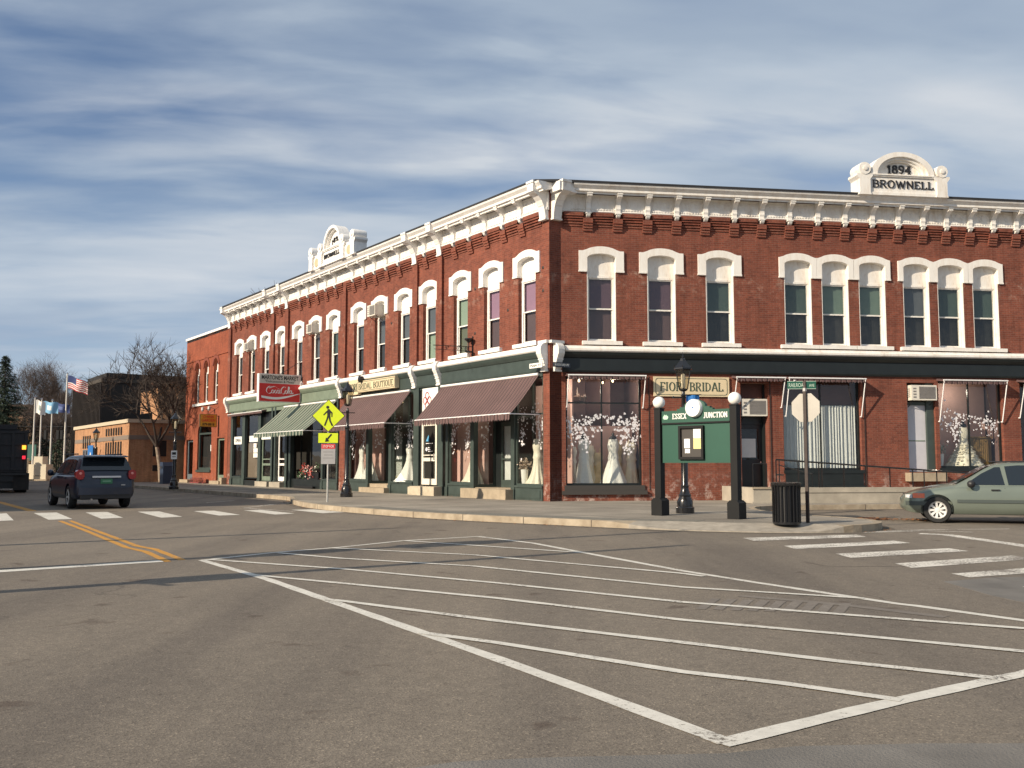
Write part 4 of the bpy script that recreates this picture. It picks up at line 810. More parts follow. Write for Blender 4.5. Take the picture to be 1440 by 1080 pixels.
# right wing shop windows
o = glazing(FR, 'display_window', .15, 2.81, .67, 4.36, .12, GREEN, bars=(1.42,), tr=(3.47,), fw=.07)
cl = [(.55, 2.55, 46, .26, .22), (.7, 2.15, 24, .18, .16), (.28, 2.75, 14, .1, .2), (2.35, 2.55, 46, .24, .24), (2.25, 2.15, 22, .16, .18), (2.6, 2.8, 14, .08, .15), (.95, 2.85, 10, .12, .08), (1.3, 2.98, 12, .16, .05), (1.75, 2.95, 12, .16, .06), (2.0, 2.75, 10, .1, .1), (1.1, 2.55, 8, .1, .08), (2.35, 1.9, 8, .08, .1)]
decal(o, cl, .11, 80)
m = MB(); m.box(.0, 2.95, -.10, .12, .36, .48); m.box(.1, 2.88, -.05, .12, .48, .67); part(m, 'window_sill', mat('dark_sill', (.05, .045, .04), .6), FR)
o = glazing(FR, 'display_window', 7.92, 10.84, 1.18, 4.40, .14, GREEN, bars=(9.38,), fw=.07)
m = MB(); m.box(7.9, 10.9, -.06, .14, 1.06, 1.18); m.box(7.95, 10.85, -.03, .14, .62, 1.06); m.box(7.9, 10.9, -.09, .1, .56, .64); part(m, 'window_sill', GREEN, FR)
cu = MB(); n = 230; pr = []
for i in range(n + 1): pr.append((8.0 + 2.76 * i / n, .34 + .035 * math.sin(i * .62 + 1.6 * math.sin(i * .11)) + .012 * math.sin(i * 1.9)))
for i in range(n): (xa, ya), (xb, yb) = pr[i], pr[i + 1]; cu.quad((xa, ya, 1.2), (xb, yb, 1.2), (xb, yb, 3.47), (xa, ya, 3.47))
sub(cu, 'curtain', CURT, o, smooth=60); p = MB(); p.box(7.95, 10.82, .42, .46, 3.50, 4.40); p.box(7.95, 9.36, .30, .34, 3.47, 3.50); sub(p, 'transom_board', WOODP, o)
o = glazing(FR, 'display_window', 13.84, 16.36, 1.25, 4.40, .14, GREEN, bars=(15.1,), fw=.07)
decal(o, [(14.3, 2.9, 36, .22, .25), (14.5, 2.4, 14, .12, .2), (15.0, 3.05, 16, .3, .08), (15.6, 2.9, 22, .2, .14), (16.0, 2.75, 20, .14, .25), (14.7, 2.75, 10, .12, .1)], .13, 120)
m = MB(); m.box(13.8, 16.4, -.04, .14, 1.12, 1.25); part(m, 'window_sill', GREEN, FR)
for x0, x1 in ((17.06, 19.6), (20.3, 22.8)): glazing(FR, 'display_window', x0, x1, 1.22, 4.40, .14, GREEN, bars=((x0 + x1) / 2,), fw=.07)
m = MB(); m.box(.1, 3.0, .3, 3.0, .55, .64); m.box(13.8, 16.5, .3, 3, 1.1, 1.2); m.box(17, 23, .3, 3, 1.1, 1.2); part(m, 'display_floor', DFLOOR, FR)
m = MB(); m.box(13.7, 16.5, 1.25, 1.3, 1.2, 4.4); part(m, 'display_back', MAUVE, FR)
m = MB(); m.box(.15, 2.95, 1.75, 1.8, .6, 2.75); part(m, 'display_back', MAUVE, FR)
# side door with transom, and the half glazed door under the air conditioner
m = MB(); m.box(6.36, 6.42, .3, .62, .55, 4.2); m.box(7.32, 7.38, .3, .62, .55, 4.2); m.box(6.42, 7.32, .45, .6, 2.78, 3.05); part(m, 'door_surround', GREEN, FR)
m = MB(); m.box(6.42, 7.32, .40, .6, 3.7, 4.2); part(m, 'transom_board', WOODP, FR)
m = MB(); m.box(6.42, 6.54, .5, .56, .6, 2.78); m.box(7.20, 7.32, .5, .56, .6, 2.78); m.box(6.54, 7.20, .5, .56, 2.62, 2.78); m.box(6.54, 7.20, .5, .56, .6, 1.55); m.box(6.54, 7.2, .495, .5, .75, 1.4)
o = part(m, 'door', BLACK, FR); p = MB(); p.quad((6.5, .53, 1.55), (7.25, .53, 1.55), (7.25, .53, 2.65), (6.5, .53, 2.65)); sub(p, 'pane', GLASS, o)
p = MB(); p.box(6.58, 7.1, .515, .52, 1.62, 2.28); sub(p, 'lace_panel', CURT, o); h = MB(); h.lathe([(.03, -.05), (.04, -.02), (.03, .0)], (7.25, .5, 1.45), 10, ax='y'); sub(h, 'handle', CHROME, o)
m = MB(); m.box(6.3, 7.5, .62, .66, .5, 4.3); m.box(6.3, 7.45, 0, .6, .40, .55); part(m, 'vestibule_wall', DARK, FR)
m = MB(); m.box(12.62, 12.70, .15, .3, 1.1, 4.3); m.box(13.42, 13.70, .1, .3, 1.1, 4.3); m.box(12.70, 13.42, .15, .3, 3.5, 3.62); part(m, 'door_surround', MATS['teal_green_paint'], FR)
m = MB(); m.box(12.70, 13.42, .2, .26, 1.12, 3.5); o = part(m, 'door', mat('grey_white_door', (.50, .50, .54), .6, var=.05), FR); p = MB(); p.box(12.74, 13.38, .19, .2, 2.2, 2.24); sub(p, 'door_rail', PGREEN, o)
m = MB(); m.box(12.6, 13.75, .28, .34, 3.6, 4.35); part(m, 'transom_board', DARK, FR)
m = MB(); m.box(12.45, 13.85, -.35, .12, .78, 1.08); part(m, 'stone_step', STONE, FR)
# odd marks: patches of bright brick repair, anchors, conduit, ceiling lights
m = MB()
for x in (6.9, 10.6, 12.6): pass
m.box(7.43, 7.46, -.03, .0, .6, 4.4); m.box(10.95, 10.975, -.03, 0, .6, 4.45); m.box(3.05, 3.07, -.02, 0, .5, 4.4); part(m, 'conduit', BROWNP, FR)
m = MB()
for x, z in ((2.45, 6.9), (4.62, 8.0), (4.62, 6.3), (.35, 8.1), (.35, 7.3), (8.0, 6.2), (11.3, 7.5)): m.lathe([(.035, -.02), (.06, -.01), (.06, .005)], (-x, 0, z), 8, ax='y')
part(m, 'wall_anchor', BROWNP, FL)
m = MB()
for x, y in ((.9, 1.3), (2.1, 1.2), (1.9, 1.9)): m.lathe([(.0, 4.30), (.03, 4.29), (.035, 4.36)], (x, y, 0), 10)
part(m, 'ceiling_lamp', mat('lit_bulb', (1, .85, .6), .5, emis=(1, .75, .45), estr=6), FR)
def bulb(F, x, y, z, w):
    l = bpy.data.lights.new('shop_lamp', 'POINT'); l.energy = w; l.color = (1, .86, .70); l.shadow_soft_size = .08; o = bpy.data.objects.new('shop_lamp', l); col.objects.link(o); o.location = F.w(x, y, z)
for a in ((FR, .9, 1.0, 4.0, 32), (FR, 2.1, .9, 4.0, 32), (FR, 14.9, .55, 4.0, 20), (FL, -.8, .8, 4.0, 30), (FL, -5.7, .35, 4.0, 22), (FL, -3.4, 1.6, 4.0, 40), (FL, -9.9, .8, 4.0, 26), (FL, -12.3, 1.6, 4.0, 35), (FL, -14.3, .5, 4.0, 22), (FL, -28, 2.0, 3.8, 25)): bulb(*a)
m = MB()
for s, y in ((.8, 1.2), (9.9, 1.1), (10.4, 1.1), (14.3, .8)): m.lathe([(.0, 4.12), (.03, 4.11), (.035, 4.2)], (-s, y, 0), 10)
part(m, 'ceiling_lamp', MATS['lit_bulb'], FL)

# ------------------------------------------------------------ awnings
def awning(F, x0, x1, ztop, zf, k, mm, label, arms=True, slat=.2, bar=TUBE):
    w_ = F.w(x0, 0, 0); root = empty('awning', w_, F.a, label, 'awning', 'awnings on the corner building'); W = x1 - x0
    c = MB(); n = 26; L = math.hypot(k, ztop - zf)
    for i in range(n):
        a, b = W * i / n, W * (i + 1) / n; sg = lambda t: .02 * math.sin(t * 3.1) * 1
        P = []
        for j in range(5):
            v = j / 4; y = -.06 - (k - .06) * v; z = ztop + (zf - ztop) * v - .045 * math.sin(v * math.pi); P.append((y, z))
        for j in range(4):
            wv_ = lambda x, q: -(.028 * (.5 - .5 * math.cos(2 * math.pi * x / (W / 4))) + .010 * math.sin(x * 5.3 + q * 1.7)) * math.sin(q / 4 * math.pi)
            c.quad((a, P[j][0], P[j][1] + wv_(a, j)), (b, P[j][0], P[j][1] + wv_(b, j)), (b, P[j + 1][0], P[j + 1][1] + wv_(b, j + 1)), (a, P[j + 1][0], P[j + 1][1] + wv_(a, j + 1)))
    c.build('canopy', mm, root, smooth=80)
    v = MB(); ns = int(W / .16)
    for i in range(ns):
        a, b = W * i / ns, W * (i + 1) / ns; m_ = (a + b) / 2; y = -k - .03 - .01 * (i % 2)
        v.quad((a, y, zf), (b, y, zf), (b, y, zf - .17), (m_, y, zf - .235), (a, y, zf - .17))
    v.build('valance', mm, root)
    f = MB(); f.tube((0, -k, zf), (W, -k, zf), .032, n=8); f.build('front_bar', bar, root, smooth=40)
    f = MB(); f.tube((W - .03, -k, zf), (W - .03, -.03, zf), .018); f.tube((.03, -k, zf), (.03, -.03, zf), .018); f.tube((0, -.08, ztop + .02), (W, -.08, ztop + .02), .05); f.build('arm', bar, root)
    return root
awning(FL, -6.95, -.52, 4.42, 3.06, 1.25, AWN, 'burgundy striped awning lowered over the shop windows nearest the building corner')
awning(FL, -15.45, -9.45, 4.42, 3.06, 1.25, AWN, 'burgundy striped awning behind the lamp post, below the cream shop sign on the left side')
awning(FL, -23.2, -16.7, 4.40, 2.95, 1.7, AWNG, 'green and white striped awning over the market entrance')
def rolled(F, x0, x1, label, k=.42, z=4.36, arm=1.05, mm=AWN):
    root = empty('awning', F.w(x0, 0, 0), F.a, label, 'awning', 'awnings on the corner building'); W = x1 - x0
    c = MB(); c.prism([(-.0, z + .10), (-.0, z + .02), (-k, z - .03), (-k, z + .02)], 'x', 0, W)
    c.build('canopy', mm, root)
    v = MB(); ns = max(2, int(W / .12))
    for i in range(ns): a, b = W * i / ns, W * (i + 1) / ns; v.quad((a, -k - .01, z), (b, -k - .01, z), (b, -k - .01, z - .09), ((a + b) / 2, -k - .01, z - .14), (a, -k - .01, z - .09))
    v.build('valance', mm, root)
    f = MB(); f.tube((0, -k - .02, z + .01), (W, -k - .02, z + .01), .025); f.build('front_bar', TUBE, root, smooth=40)
    if arm:
        for x in (.03, W - .03): f = MB(); f.tube((x, -k - .02, z), (x, -.08, z - arm), .019, n=8); f.tube((x, -.08, z - arm), (x, -.01, z - arm), .024); f.build('arm', TUBE, root, smooth=40)
    return root
rolled(FR, .14, 2.86, 'rolled up awning with white arms over the two wedding dresses right of the corner pier')
rolled(FR, 6.05, 7.86, 'short rolled up awning over the side door above the air conditioner', arm=1.0)
rolled(FR, 7.96, 10.84, 'rolled up awning with white arms over the curtained window', arm=1.3)
rolled(FR, 13.78, 16.3, 'rolled up awning with white arms over the ruffled gown window at the right', arm=1.45)
rolled(FR, 16.95, 19.7, 'rolled up awning at the right edge of the photo', arm=1.3)
rolled(FL, -31.6, -25.9, 'rolled up awning on a white bar over the leftmost market windows', k=.3, z=4.33, arm=0)

# ------------------------------------------------------------ dresses and props in the windows
def gown(F, x, y, z, label, mm, h=1.55, wide=.42, train=0, flare=1.6, cat='dress', group='gowns in the shop windows', ruffle=0, neck=True, seed=0, ysq=1.0):
    root = empty('wedding_gown', F.w(x, y, z), F.a, label, cat, group); r = random.Random(seed); ph = r.uniform(0, 6)
    prof = []; hip = .60
    for i in range(26):
        t = i / 25; zz_ = h * t
        if t < hip: rr = .155 + (wide - .155) * (1 - t / hip) ** flare
        elif t < .74: rr = .150 - .028 * math.sin((t - hip) / .14 * math.pi / 2)
        elif t < .92: rr = .127 + .028 * math.sin((t - .74) / .18 * math.pi * .75)
        else: rr = .142 - .02 * (t - .92) / .08
        if t >= hip: rr *= 1.28
        if ruffle and t < hip: rr += .035 * (1 - abs(((t * 11) % 1) * 2 - 1)) * 1.2
        prof.append((rr, zz_))
    fn = lambda a, z_: (1 + (.10 + .05 * ruffle) * max(0, 1 - z_ / (h * .62)) * math.sin(9 * a + ph + 1.5 * math.sin(2 * a)) + (.035 * math.sin(23 * a + z_ * 6) if ruffle and z_ < h * .6 else 0)) * (1 + train * max(0, 1 - z_ / (h * .5)) ** 2 * max(0, math.cos(a - 2.6)))
    m = MB(); m.lathe(prof, n=56, fn=lambda a, z_: fn(a, z_) * (1 if z_ < h * .6 else (.78 + .22 * abs(math.cos(a)) ** 1.2)))
    if ruffle:
        for k in range(420):
            a = r.uniform(0, 6.28); t = r.uniform(.03, .60); i = int(t * 25); rr = prof[i][0] * 1.0; c = Vector((rr * math.cos(a), rr * math.sin(a), h * t)); u = Vector((-math.sin(a), math.cos(a), 0)) * .055; o_ = Vector((math.cos(a), math.sin(a), -.5)) * .055
            m.quad(c - u, c + u, c + u * .8 + o_, c + o_ * 1.3, c - u * .8 + o_)
    m.v = [(p[0], p[1] * ysq, p[2]) for p in m.v]; m.build('skirt', mm, root, smooth=70)
    if neck:
        b = MB(); b.lathe([(.125, h * .985), (.135, h + .05), (.10, h + .10), (.055, h + .13), (.048, h + .21), (.055, h + .215), (.02, h + .225), (.015, h + .28)], n=20, fn=lambda a, z_: (.72 + .28 * abs(math.cos(a))) if z_ < h + .11 else 1); b.build('dress_form', BLACK, root, smooth=50)
    else:
        b = MB()
        for sx in (-.09, .09): b.tube((sx, .0, h * .97), (sx * .75, .02, h + .14), .012)
        b.build('strap', mm, root)
    return root
gown(FR, .93, .75, .64, 'straight ivory gown on a black dress form, left pane of the corner window', DRESSW, 1.60, .32, seed=1, flare=1.0)
gown(FR, 1.98, .75, .64, 'flared ivory gown on a black dress form, right pane of the corner window', DRESSW, 1.60, .48, flare=1.05, seed=2)
gown(FR, .35, 1.6, .64, 'champagne gown standing behind at the left end of the window with two dress forms', DRESSC, 1.5, .3, neck=False, seed=3)
gown(FR, 1.62, 1.55, .64, 'pale gold skirt seen between the two gowns on black dress forms', DRESSC, 1.15, .34, neck=False, seed=4)
gown(FR, 2.6, 1.5, .64, 'pale pink gown hanging behind at the right end of the window with two dress forms', mat('blush_satin', (.62, .46, .40), .6, var=.08), 1.55, .32, neck=False, seed=5)
gown(FR, 15.22, .70, 1.2, 'wide ruffled white gown on a black dress form in the right hand window', DRESS, 1.55, .72, ruffle=1, flare=.95, seed=6, ysq=.7)
gown(FL, -1.32, .48, .64, 'sunlit ivory gown standing nearest the corner pier on the left side', DRESS, 1.62, .42, flare=2.2, train=.5, neck=False, seed=7)
gown(FL, -5.22, .33, .64, 'ivory gown with long train behind the green entry post, under the near burgundy awning', DRESS, 1.6, .55, flare=1.1, train=.5, neck=False, seed=8, ysq=.5)
gown(FL, -3.6, 1.9, .64, 'slim white gown hanging behind the glass of the near shop entry', DRESSW, 1.6, .32, neck=False, seed=9)
gown(FL, -10.45, .50, .64, 'sunlit white gown with wide skirt in the window left of the cream office door', DRESSW, 1.6, .62, flare=1.3, train=.4, neck=False, seed=10)
gown(FL, -12.7, 1.4, .64, 'gold toned gown in the dark entry behind the far burgundy awning', DRESSC, 1.55, .42, neck=False, seed=11)
gown(FL, -13.98, .40, .64, 'white gown with sweeping skirt in the window just right of the tall lamp post', DRESSW, 1.6, .6, flare=1.1, train=.6, neck=False, seed=12, ysq=.5)
gown(FL, -14.9, .42, .64, 'white gown partly hidden behind the lamp post at the left end of the bridal window', DRESSW, 1.55, .5, neck=False, seed=13, ysq=.6)
for i, (x, y, mm, hh) in enumerate(((.62, 1.35, DRESSW, 1.35), (1.28, 1.45, DRESS, 1.4), (2.28, 1.4, DRESSC, 1.45), (2.75, 1.2, DRESS, 1.5))):
    gown(FR, x, y, .64, ['white gown half hidden behind the straight gown in the corner window', 'cream gown deep in the corner window, just left of the mullion', 'champagne gown deep in the corner window behind the flared gown', 'cream gown against the right frame of the corner window'][i], mm, hh, .26, neck=False, seed=20 + i)
def vase(F, x, y, z, label, fc):
    root = empty('vase_of_flowers', F.w(x, y, z), F.a, label, 'vase'); m = MB(); m.lathe([(.07, 0), (.10, .1), (.13, .5), (.14, .55), (.12, .56)], n=18); m.build('vase', PAPER, root, smooth=40)
    f = MB(); r = random.Random(9)
    for _ in range(180):
        c = Vector((r.gauss(0, .11), r.gauss(0, .11), .72 + r.gauss(0, .09))); s = .035; u = Vector((r.gauss(0, 1), r.gauss(0, 1), r.gauss(0, 1))).normalized() * s; v = u.orthogonal().normalized() * s; f.quad(c - u, c + v, c + u, c - v)
    f.build('bouquet', fc, root)
vase(FL, -1.83, .28, .64, 'white vase with brown and cream flowers beside the corner gown', mat('dried_flowers', (.30, .19, .13), .8, c2=(.55, .5, .42), vscale=14))
vase(FR, 14.2, .6, 1.2, 'white urn with green plant and white flowers beside the ruffled gown', mat('green_white_flowers', (.07, .12, .05), .8, c2=(.5, .5, .44), vscale=14))
m = MB(); m.lathe([(.02, .0), (.3, .05), (.34, .2), (.05, .26), (.02, .55)], n=16)
for i in range(8): a = i * math.pi / 4; m.tube((.3 * math.cos(a), .3 * math.sin(a), .05), (.3 * math.cos(a), .3 * math.sin(a), .3), .02)
o = tag(m.build('chandelier', mat('dark_bronze', (.06, .035, .025), .5), None, FR.w(.85, 1.4, 3.55), FR.a), 'dark chandelier hanging inside the window with two black dress forms', 'chandelier')
m = MB(); m.box(-.45, .45, -.2, .2, 0, 1.15)
for i in range(12): m.box(-.44 + i * .075, -.41 + i * .075, -.215, -.2, .02, 1.1)
m.box(-.5, .5, -.25, .25, 1.15, 1.2); tag(m.build('gilt_cabinet', mat('gilt_wood', (.25, .16, .06), .5), None, FR.w(15.95, 1.0, 1.2), FR.a), 'gilt cabinet standing behind the ruffled gown in the right window', 'cabinet')
# flower stand under the green awning
root = empty('flower_stand', FL.w(-20.4, .12, .15), FL.a, 'dark stand of red, pink and white flowers under the green striped awning', 'flower stand'); m = MB(); m.box(-1.2, 1.2, -.25, .25, 0, .12); m.box(-1.2, 1.2, .0, .25, .12, .5); m.box(-1.1, 1.1, .1, .25, .5, .8); m.build('rack', BLACK, root)
for cname, cc, sd in (('red_petals', (.45, .06, .05), 1), ('pink_petals', (.60, .30, .28), 2), ('white_petals', (.65, .62, .55), 3), ('leaf_green', (.05, .10, .04), 4)):
    f = MB(); r = random.Random(sd); cs = [(r.uniform(-1.1, 1.1), r.uniform(-.1, .2), r.uniform(.35, 1.35)) for _ in range(5)]
    for c0 in cs:
        for _ in range(20):
            c = Vector((c0[0] + r.gauss(0, .09), c0[1] + r.gauss(0, .06), c0[2] + r.gauss(0, .09))); u = Vector((r.gauss(0, 1), r.gauss(0, 1), r.gauss(0, 1))).normalized() * .04; v = u.orthogonal().normalized() * .04; f.quad(c - u, c + v, c + u, c - v)
    f.build('flowers', mat(cname, cc, .7), root)

# ------------------------------------------------------------ signs, air conditioners, wall fittings
def ac(F, x, z, w, h, k, label, y0=0.0):
    root = empty('air_conditioner', F.w(x, y0, z), F.a, label, 'air conditioner', 'window air conditioners'); m = MB(); m.box(0, w, -k, .05, 0, h); m.build('casing', ACW, root)
    g_ = MB(); g_.box(w * .30, w * .94, -k - .008, -k, h * .10, h * .90)
    for i in range(9): zz_ = h * (.12 + .085 * i); g_.box(w * .31, w * .93, -k - .016, -k - .008, zz_, zz_ + .012)
    g_.build('grille', ACG, root); s_ = MB()
    for i in range(4): s_.box(w * .07, w * .19, -k - .006, -k, h * (.15 + .19 * i), h * (.25 + .19 * i))
    for i in range(5): s_.box(-.006, 0, -k * .8, -.1, h * (.2 + .13 * i), h * (.26 + .13 * i))
    s_.build('vent', ACG, root); s_ = MB(); s_.tube((w * .1, -k * .8, 0), (w * .1, .0, -.22), .014); s_.tube((w * .9, -k * .8, 0), (w * .9, .0, -.22), .014); s_.build('support', PLAST, root); return root
ac(FR, 6.42, 3.06, .94, .60, .38, 'cream air conditioner above the dark side door, right of the kiosk', .42)
ac(FR, 12.68, 3.66, .98, .54, .40, 'cream air conditioner above the pale door at the right', .2)
ac(FL, -12.78, 7.92, .76, .50, .45, 'grey white air conditioner in the upper window above the far burgundy awning')
ac(FL, -19.75, 7.95, .68, .46, .38, 'small air conditioner high in a window right of the red market sign')
ac(FL, -28.83, 7.95, .68, .46, .38, 'small air conditioner in the second window from the far end of the block')
# bridal sign
root = empty('shop_sign', FR.w(4.575, -.02, 4.05), FR.a, 'single cream board with green capitals on the brick wall behind the kiosk', 'sign'); m = MB(); m.box(-1.36, 1.36, -.04, 0, -.34, .34); m.build('board', CREAM, root)
m = MB(); a = [(-1.28, -.26), (1.28, -.26), (1.28, .26), (-1.28, .26)]
rr = .09; out = arcpts(1.20, .20, rr, rr, 0, math.pi / 2, 5) + arcpts(-1.20, .20, rr, rr, math.pi / 2, math.pi, 5) + arcpts(-1.20, -.20, rr, rr, math.pi, 1.5 * math.pi, 5) + arcpts(1.20, -.20, rr, rr, 1.5 * math.pi, 2 * math.pi, 5); out.append(out[0])
m.strip([(x * .988, z * .94) for x, z in out], out, -.046, -.04); m.build('border', SGREEN, root)
serif('FIORI BRIDAL', 2.26, .30, .012, -.04, thick=.12, thin=.06).build('lettering', SGREEN, root)
# bridal boutique sign on the left
root = empty('shop_sign', FL.w(-12.7, -.20, 4.86), FL.a, 'long cream two part board above the burgundy awning by the lamp post', 'sign'); m = MB(); m.box(-2.35, -1.3, -.05, .12, -.32, .34); m.box(-1.3, 2.3, -.10, .12, -.24, .26); m.build('board', CREAM, root)
m = MB(); m.box(-1.27, 2.27, -.106, -.10, .20, .22); m.box(-1.27, 2.27, -.106, -.10, -.20, -.18); m.box(-1.27, -1.25, -.106, -.1, -.18, .20); m.box(2.25, 2.27, -.106, -.1, -.18, .2); m.build('border', SGREEN, root)
serif('FIORI', .86, .36, .012, -.05, thick=.13, thin=.07).xf(Matrix.Translation((-1.83, 0, 0))).build('lettering', SGREEN, root); serif('BRIDAL BOUTIJUE'.replace('J', 'O'), 3.3, .27, .012, -.10, thick=.13, thin=.07).xf(Matrix.Translation((.5, 0, 0))).build('lettering', SGREEN, root)
root = empty('floodlight', FL.w(-13.55, -.22, 5.2), FL.a, 'small black floodlight clamped above the long cream sign', 'floodlight', 'black floodlights by the long cream sign'); m = MB(); m.lathe([(.05, -.22), (.15, -.2), (.13, 0), (.04, .05)], n=14, ax='y'); m.build('housing', BLACK, root, smooth=40); m = MB(); m.tube((0, .03, 0), (0, .2, -.05), .02); m.build('bracket', BLACK, root)
# market sign projecting from the wall
root = empty('market_sign', FL.w(-21.1, 0, 4.52), FL.a, 'red and white lit box sign for the market projecting over the pavement', 'sign'); m = MB(); m.box(-.14, .14, -2.33, -.12, 0, 1.42); m.build('box', TUBE, root)
SB = MB(); SB.box(.14, .148, -2.30, -.15, .03, .93); SB.build('red_panel', RED, root)
SB = MB(); SB.box(.14, .146, -2.30, -.15, .95, 1.39); SB.build('white_panel', mat('off_white_panel', (.58, .57, .52), .5), root)
RZ = Matrix.Translation((.148, -1.22, 0)) @ Matrix.Rotation(math.pi / 2, 4, 'Z')
def signtext(b, w, h, z, mm, dx=0, **kw): t = text_mesh(b, w, h, .006, **kw); t.xf(RZ @ Matrix.Translation((dx, -.004, z))); t.build('lettering', mm, root)
signtext("MARTONE'S MARKET", 1.95, .22, 1.24, LETB, bold=.02); signtext('"Delicatessen & Meats"', 1.6, .12, 1.04, LETB)
# flowing script for the drink name, drawn as a brush path
def brush(path, w, h):
    m = MB()
    for st in path:
        n = len(st); P = []
        for i in range(n - 1):
            p0 = st[max(0, i - 1)]; p1 = st[i]; p2 = st[i + 1]; p3 = st[min(n - 1, i + 2)]
            for k in range(4):
                t = k / 4; f = lambda a, b, c, d: .5 * (2 * b + (c - a) * t + (2 * a - 5 * b + 4 * c - d) * t * t + (3 * b - a - 3 * c + d) * t ** 3); P.append((f(p0[0], p1[0], p2[0], p3[0]), f(p0[1], p1[1], p2[1], p3[1])))
        P.append(st[-1]); nn = (.045, -.022)
        for i in range(len(P) - 1):
            (a, b), (c, d) = P[i], P[i + 1]; e = .022
            m.quad((a * w - e, 0, b * h + e * .5), (a * w + e, 0, b * h - e * .5), (c * w + e, 0, d * h - e * .5), (c * w - e, 0, d * h + e * .5))
    return m
def loopo(x, s=.045): return [(x + s * math.cos(a) * 1.0 + .15 * s * math.sin(a), .30 + .20 * math.sin(a)) for a in [math.pi * (.4 + 2.1 * i / 8) for i in range(9)]]
script = [[(.16, .95), (.20, .80), (.12, .92), (.03, .70), (.0, .40), (.04, .12), (.12, .05), (.20, .20)], loopo(.24), [(.28, .34), (.33, .45), (.36, .50), (.32, .42), (.30, .22), (.34, .1), (.40, .25)], loopo(.44), [(.485, .5), (.475, .2), (.50, .1), (.53, .2)],
          [(.10, .70), (.30, .92), (.42, .70), (.5, .62)], [(.70, .95), (.72, .80), (.66, .92), (.58, .70), (.55, .40), (.58, .12), (.65, .05), (.71, .22)], loopo(.75), [(.80, .25), (.86, .70), (.86, .95), (.83, .85), (.82, .2), (.86, .12)], loopo(.91), [(.955, .5), (.945, .2), (.965, .1), (1.02, .22)]]
s_ = brush(script, 1.40, .42); s_.xf(RZ @ Matrix.Translation((-.72, -.004, .40))); s_.build('lettering', VINYL, root)
wv = MB(); n = 24; top = []; bot = []
for i in range(n + 1):
    u = i / n; x = -1.06 + 2.1 * u; c = .20 - .10 * math.sin(u * math.pi * 1.25) + .20 * u * u; th = .11 * (1 - u) ** .5 + .03 * math.sin(u * math.pi); top.append((x, c + th)); bot.append((x, c))
for i in range(n): wv.quad((bot[i][0], 0, bot[i][1]), (bot[i + 1][0], 0, bot[i + 1][1]), (top[i + 1][0], 0, top[i + 1][1]), (top[i][0], 0, top[i][1]))
wv.xf(RZ @ Matrix.Translation((.08, -.004, 0))); wv.build('wave', VINYL, root)
m = MB(); m.tube((0, -.12, 1.25), (0, .0, 1.25), .03); m.tube((0, -.12, .2), (0, 0, .2), .03); m.tube((0, -1.2, 1.42), (0, .0, 2.2), .015); m.build('bracket', BLACK, root)
# scroll bracket
root = empty('scroll_bracket', FL.w(-4.75, 0, 5.45), FL.a, 'black wrought iron scroll bracket on the brick above the near burgundy awning', 'bracket'); m = MB(); m.tube((0, -.03, .0), (0, -.03, .75), .025); m.tube((0, -.03, .35), (0, -1.75, .30), .014); m.tube((0, -.03, .18), (0, -1.7, .16), .010)
for c in ((-.62, .25, .12), (-.30, .25, .09), (-1.15, .25, .08)):
    P = [(0, c[0] + c[2] * (1 - i / 22) * math.cos(i * .62), c[1] + c[2] * (1 - i / 22) * math.sin(i * .62)) for i in range(18)]
    for p, q in zip(P[:-1], P[1:]): m.tube(p, q, .011, n=5)
m.build('ironwork', BLACK, root); m = MB(); m.lathe([(.04, .5), (.18, .62), (.16, .66), (.03, .68)], (0, -.2, 0), 12); m.lathe([(.13, .12), (.14, .17), (.02, .2)], (0, -.2, 0), 12); m.tube((0, -.2, .15), (0, -.2, .6), .02); m.build('lamp_bowl', BLACK, root)
# street name boards on the corner console
for F, x0, lab, body in ((FL, -.30, 'small white street name board on the left face of the corner console', 'MAIN ST'), (FE, .25, 'small dark street name board on the shaded face of the corner console', 'RAILROAD AV')):
    root = empty('name_board', F.w(x0, -.36, 4.62), F.a, lab, 'street sign', None); m = MB(); m.box(-.36, .36, 0, .03, 0, .16); m.build('board', PAPER if F is FL else mat('dark_board', (.03, .035, .05), .5), root); t = text_mesh(body, .6, .08, .006); t.xf(Matrix.Translation((0, -.006, .08))); t.build('lettering', LETB if F is FL else PAPER, root)
    m = MB(); m.box(-.02, .02, .03, .3, .06, .10); m.build('bracket', BLACK, root)

# ------------------------------------------------------------ ramp and railing
root = empty('access_ramp', FR.w(5.62, -.0, 0), FR.a, 'pale concrete access ramp wall along the right side of the block', 'ramp')
m = MB(); m.prism([(0, .1), (0, .64), (6.7, .64), (14, .42), (14, .1)], 'y', -2.75, -2.50); m.box(0, .25, -2.50, -.02, .1, .64); m.box(-.05, 14.0, -2.80, -2.75, .1, .2); m.box(.62, 6.4, -2.775, -2.75, .48, .52); m.box(.58, .62, -2.775, -2.75, .25, .52); m.build('wall', CONC, root)
m = MB(); m.prism([(.25, .1), (.25, .60), (3.5, .58), (14, .20), (14, .1)], 'y', -2.5, -.02); m.build('deck', CONC, root)
m = MB()
for x in (.0,): m.box(-.04, 1.2, -2.79, -2.74, .60, .655)
m.build('coping', STONE, root)
root = empty('handrail', FR.w(6.45, -2.62, .6), FR.a, 'long black metal handrail sloping along the concrete ramp', 'handrail'); m = MB(); zt = lambda x: .93 - .066 * x
m.tube((-.0, 0, .93), (10.5, 0, zt(10.5)), .028); m.tube((.0, 0, .45), (.25, 0, .44), .02)
m.build('top_rail', BLACKG, root, smooth=40)
for x in [0, .75, 1.45, 1.55, 2.3, 3.05, 3.9, 4.7, 5.1, 5.55, 5.9, 7.0, 8.0, 9.0]: m = MB(); m.tube((x, 0, .03), (x, 0, zt(x)), .02, n=6); m.build('post', BLACKG, root)
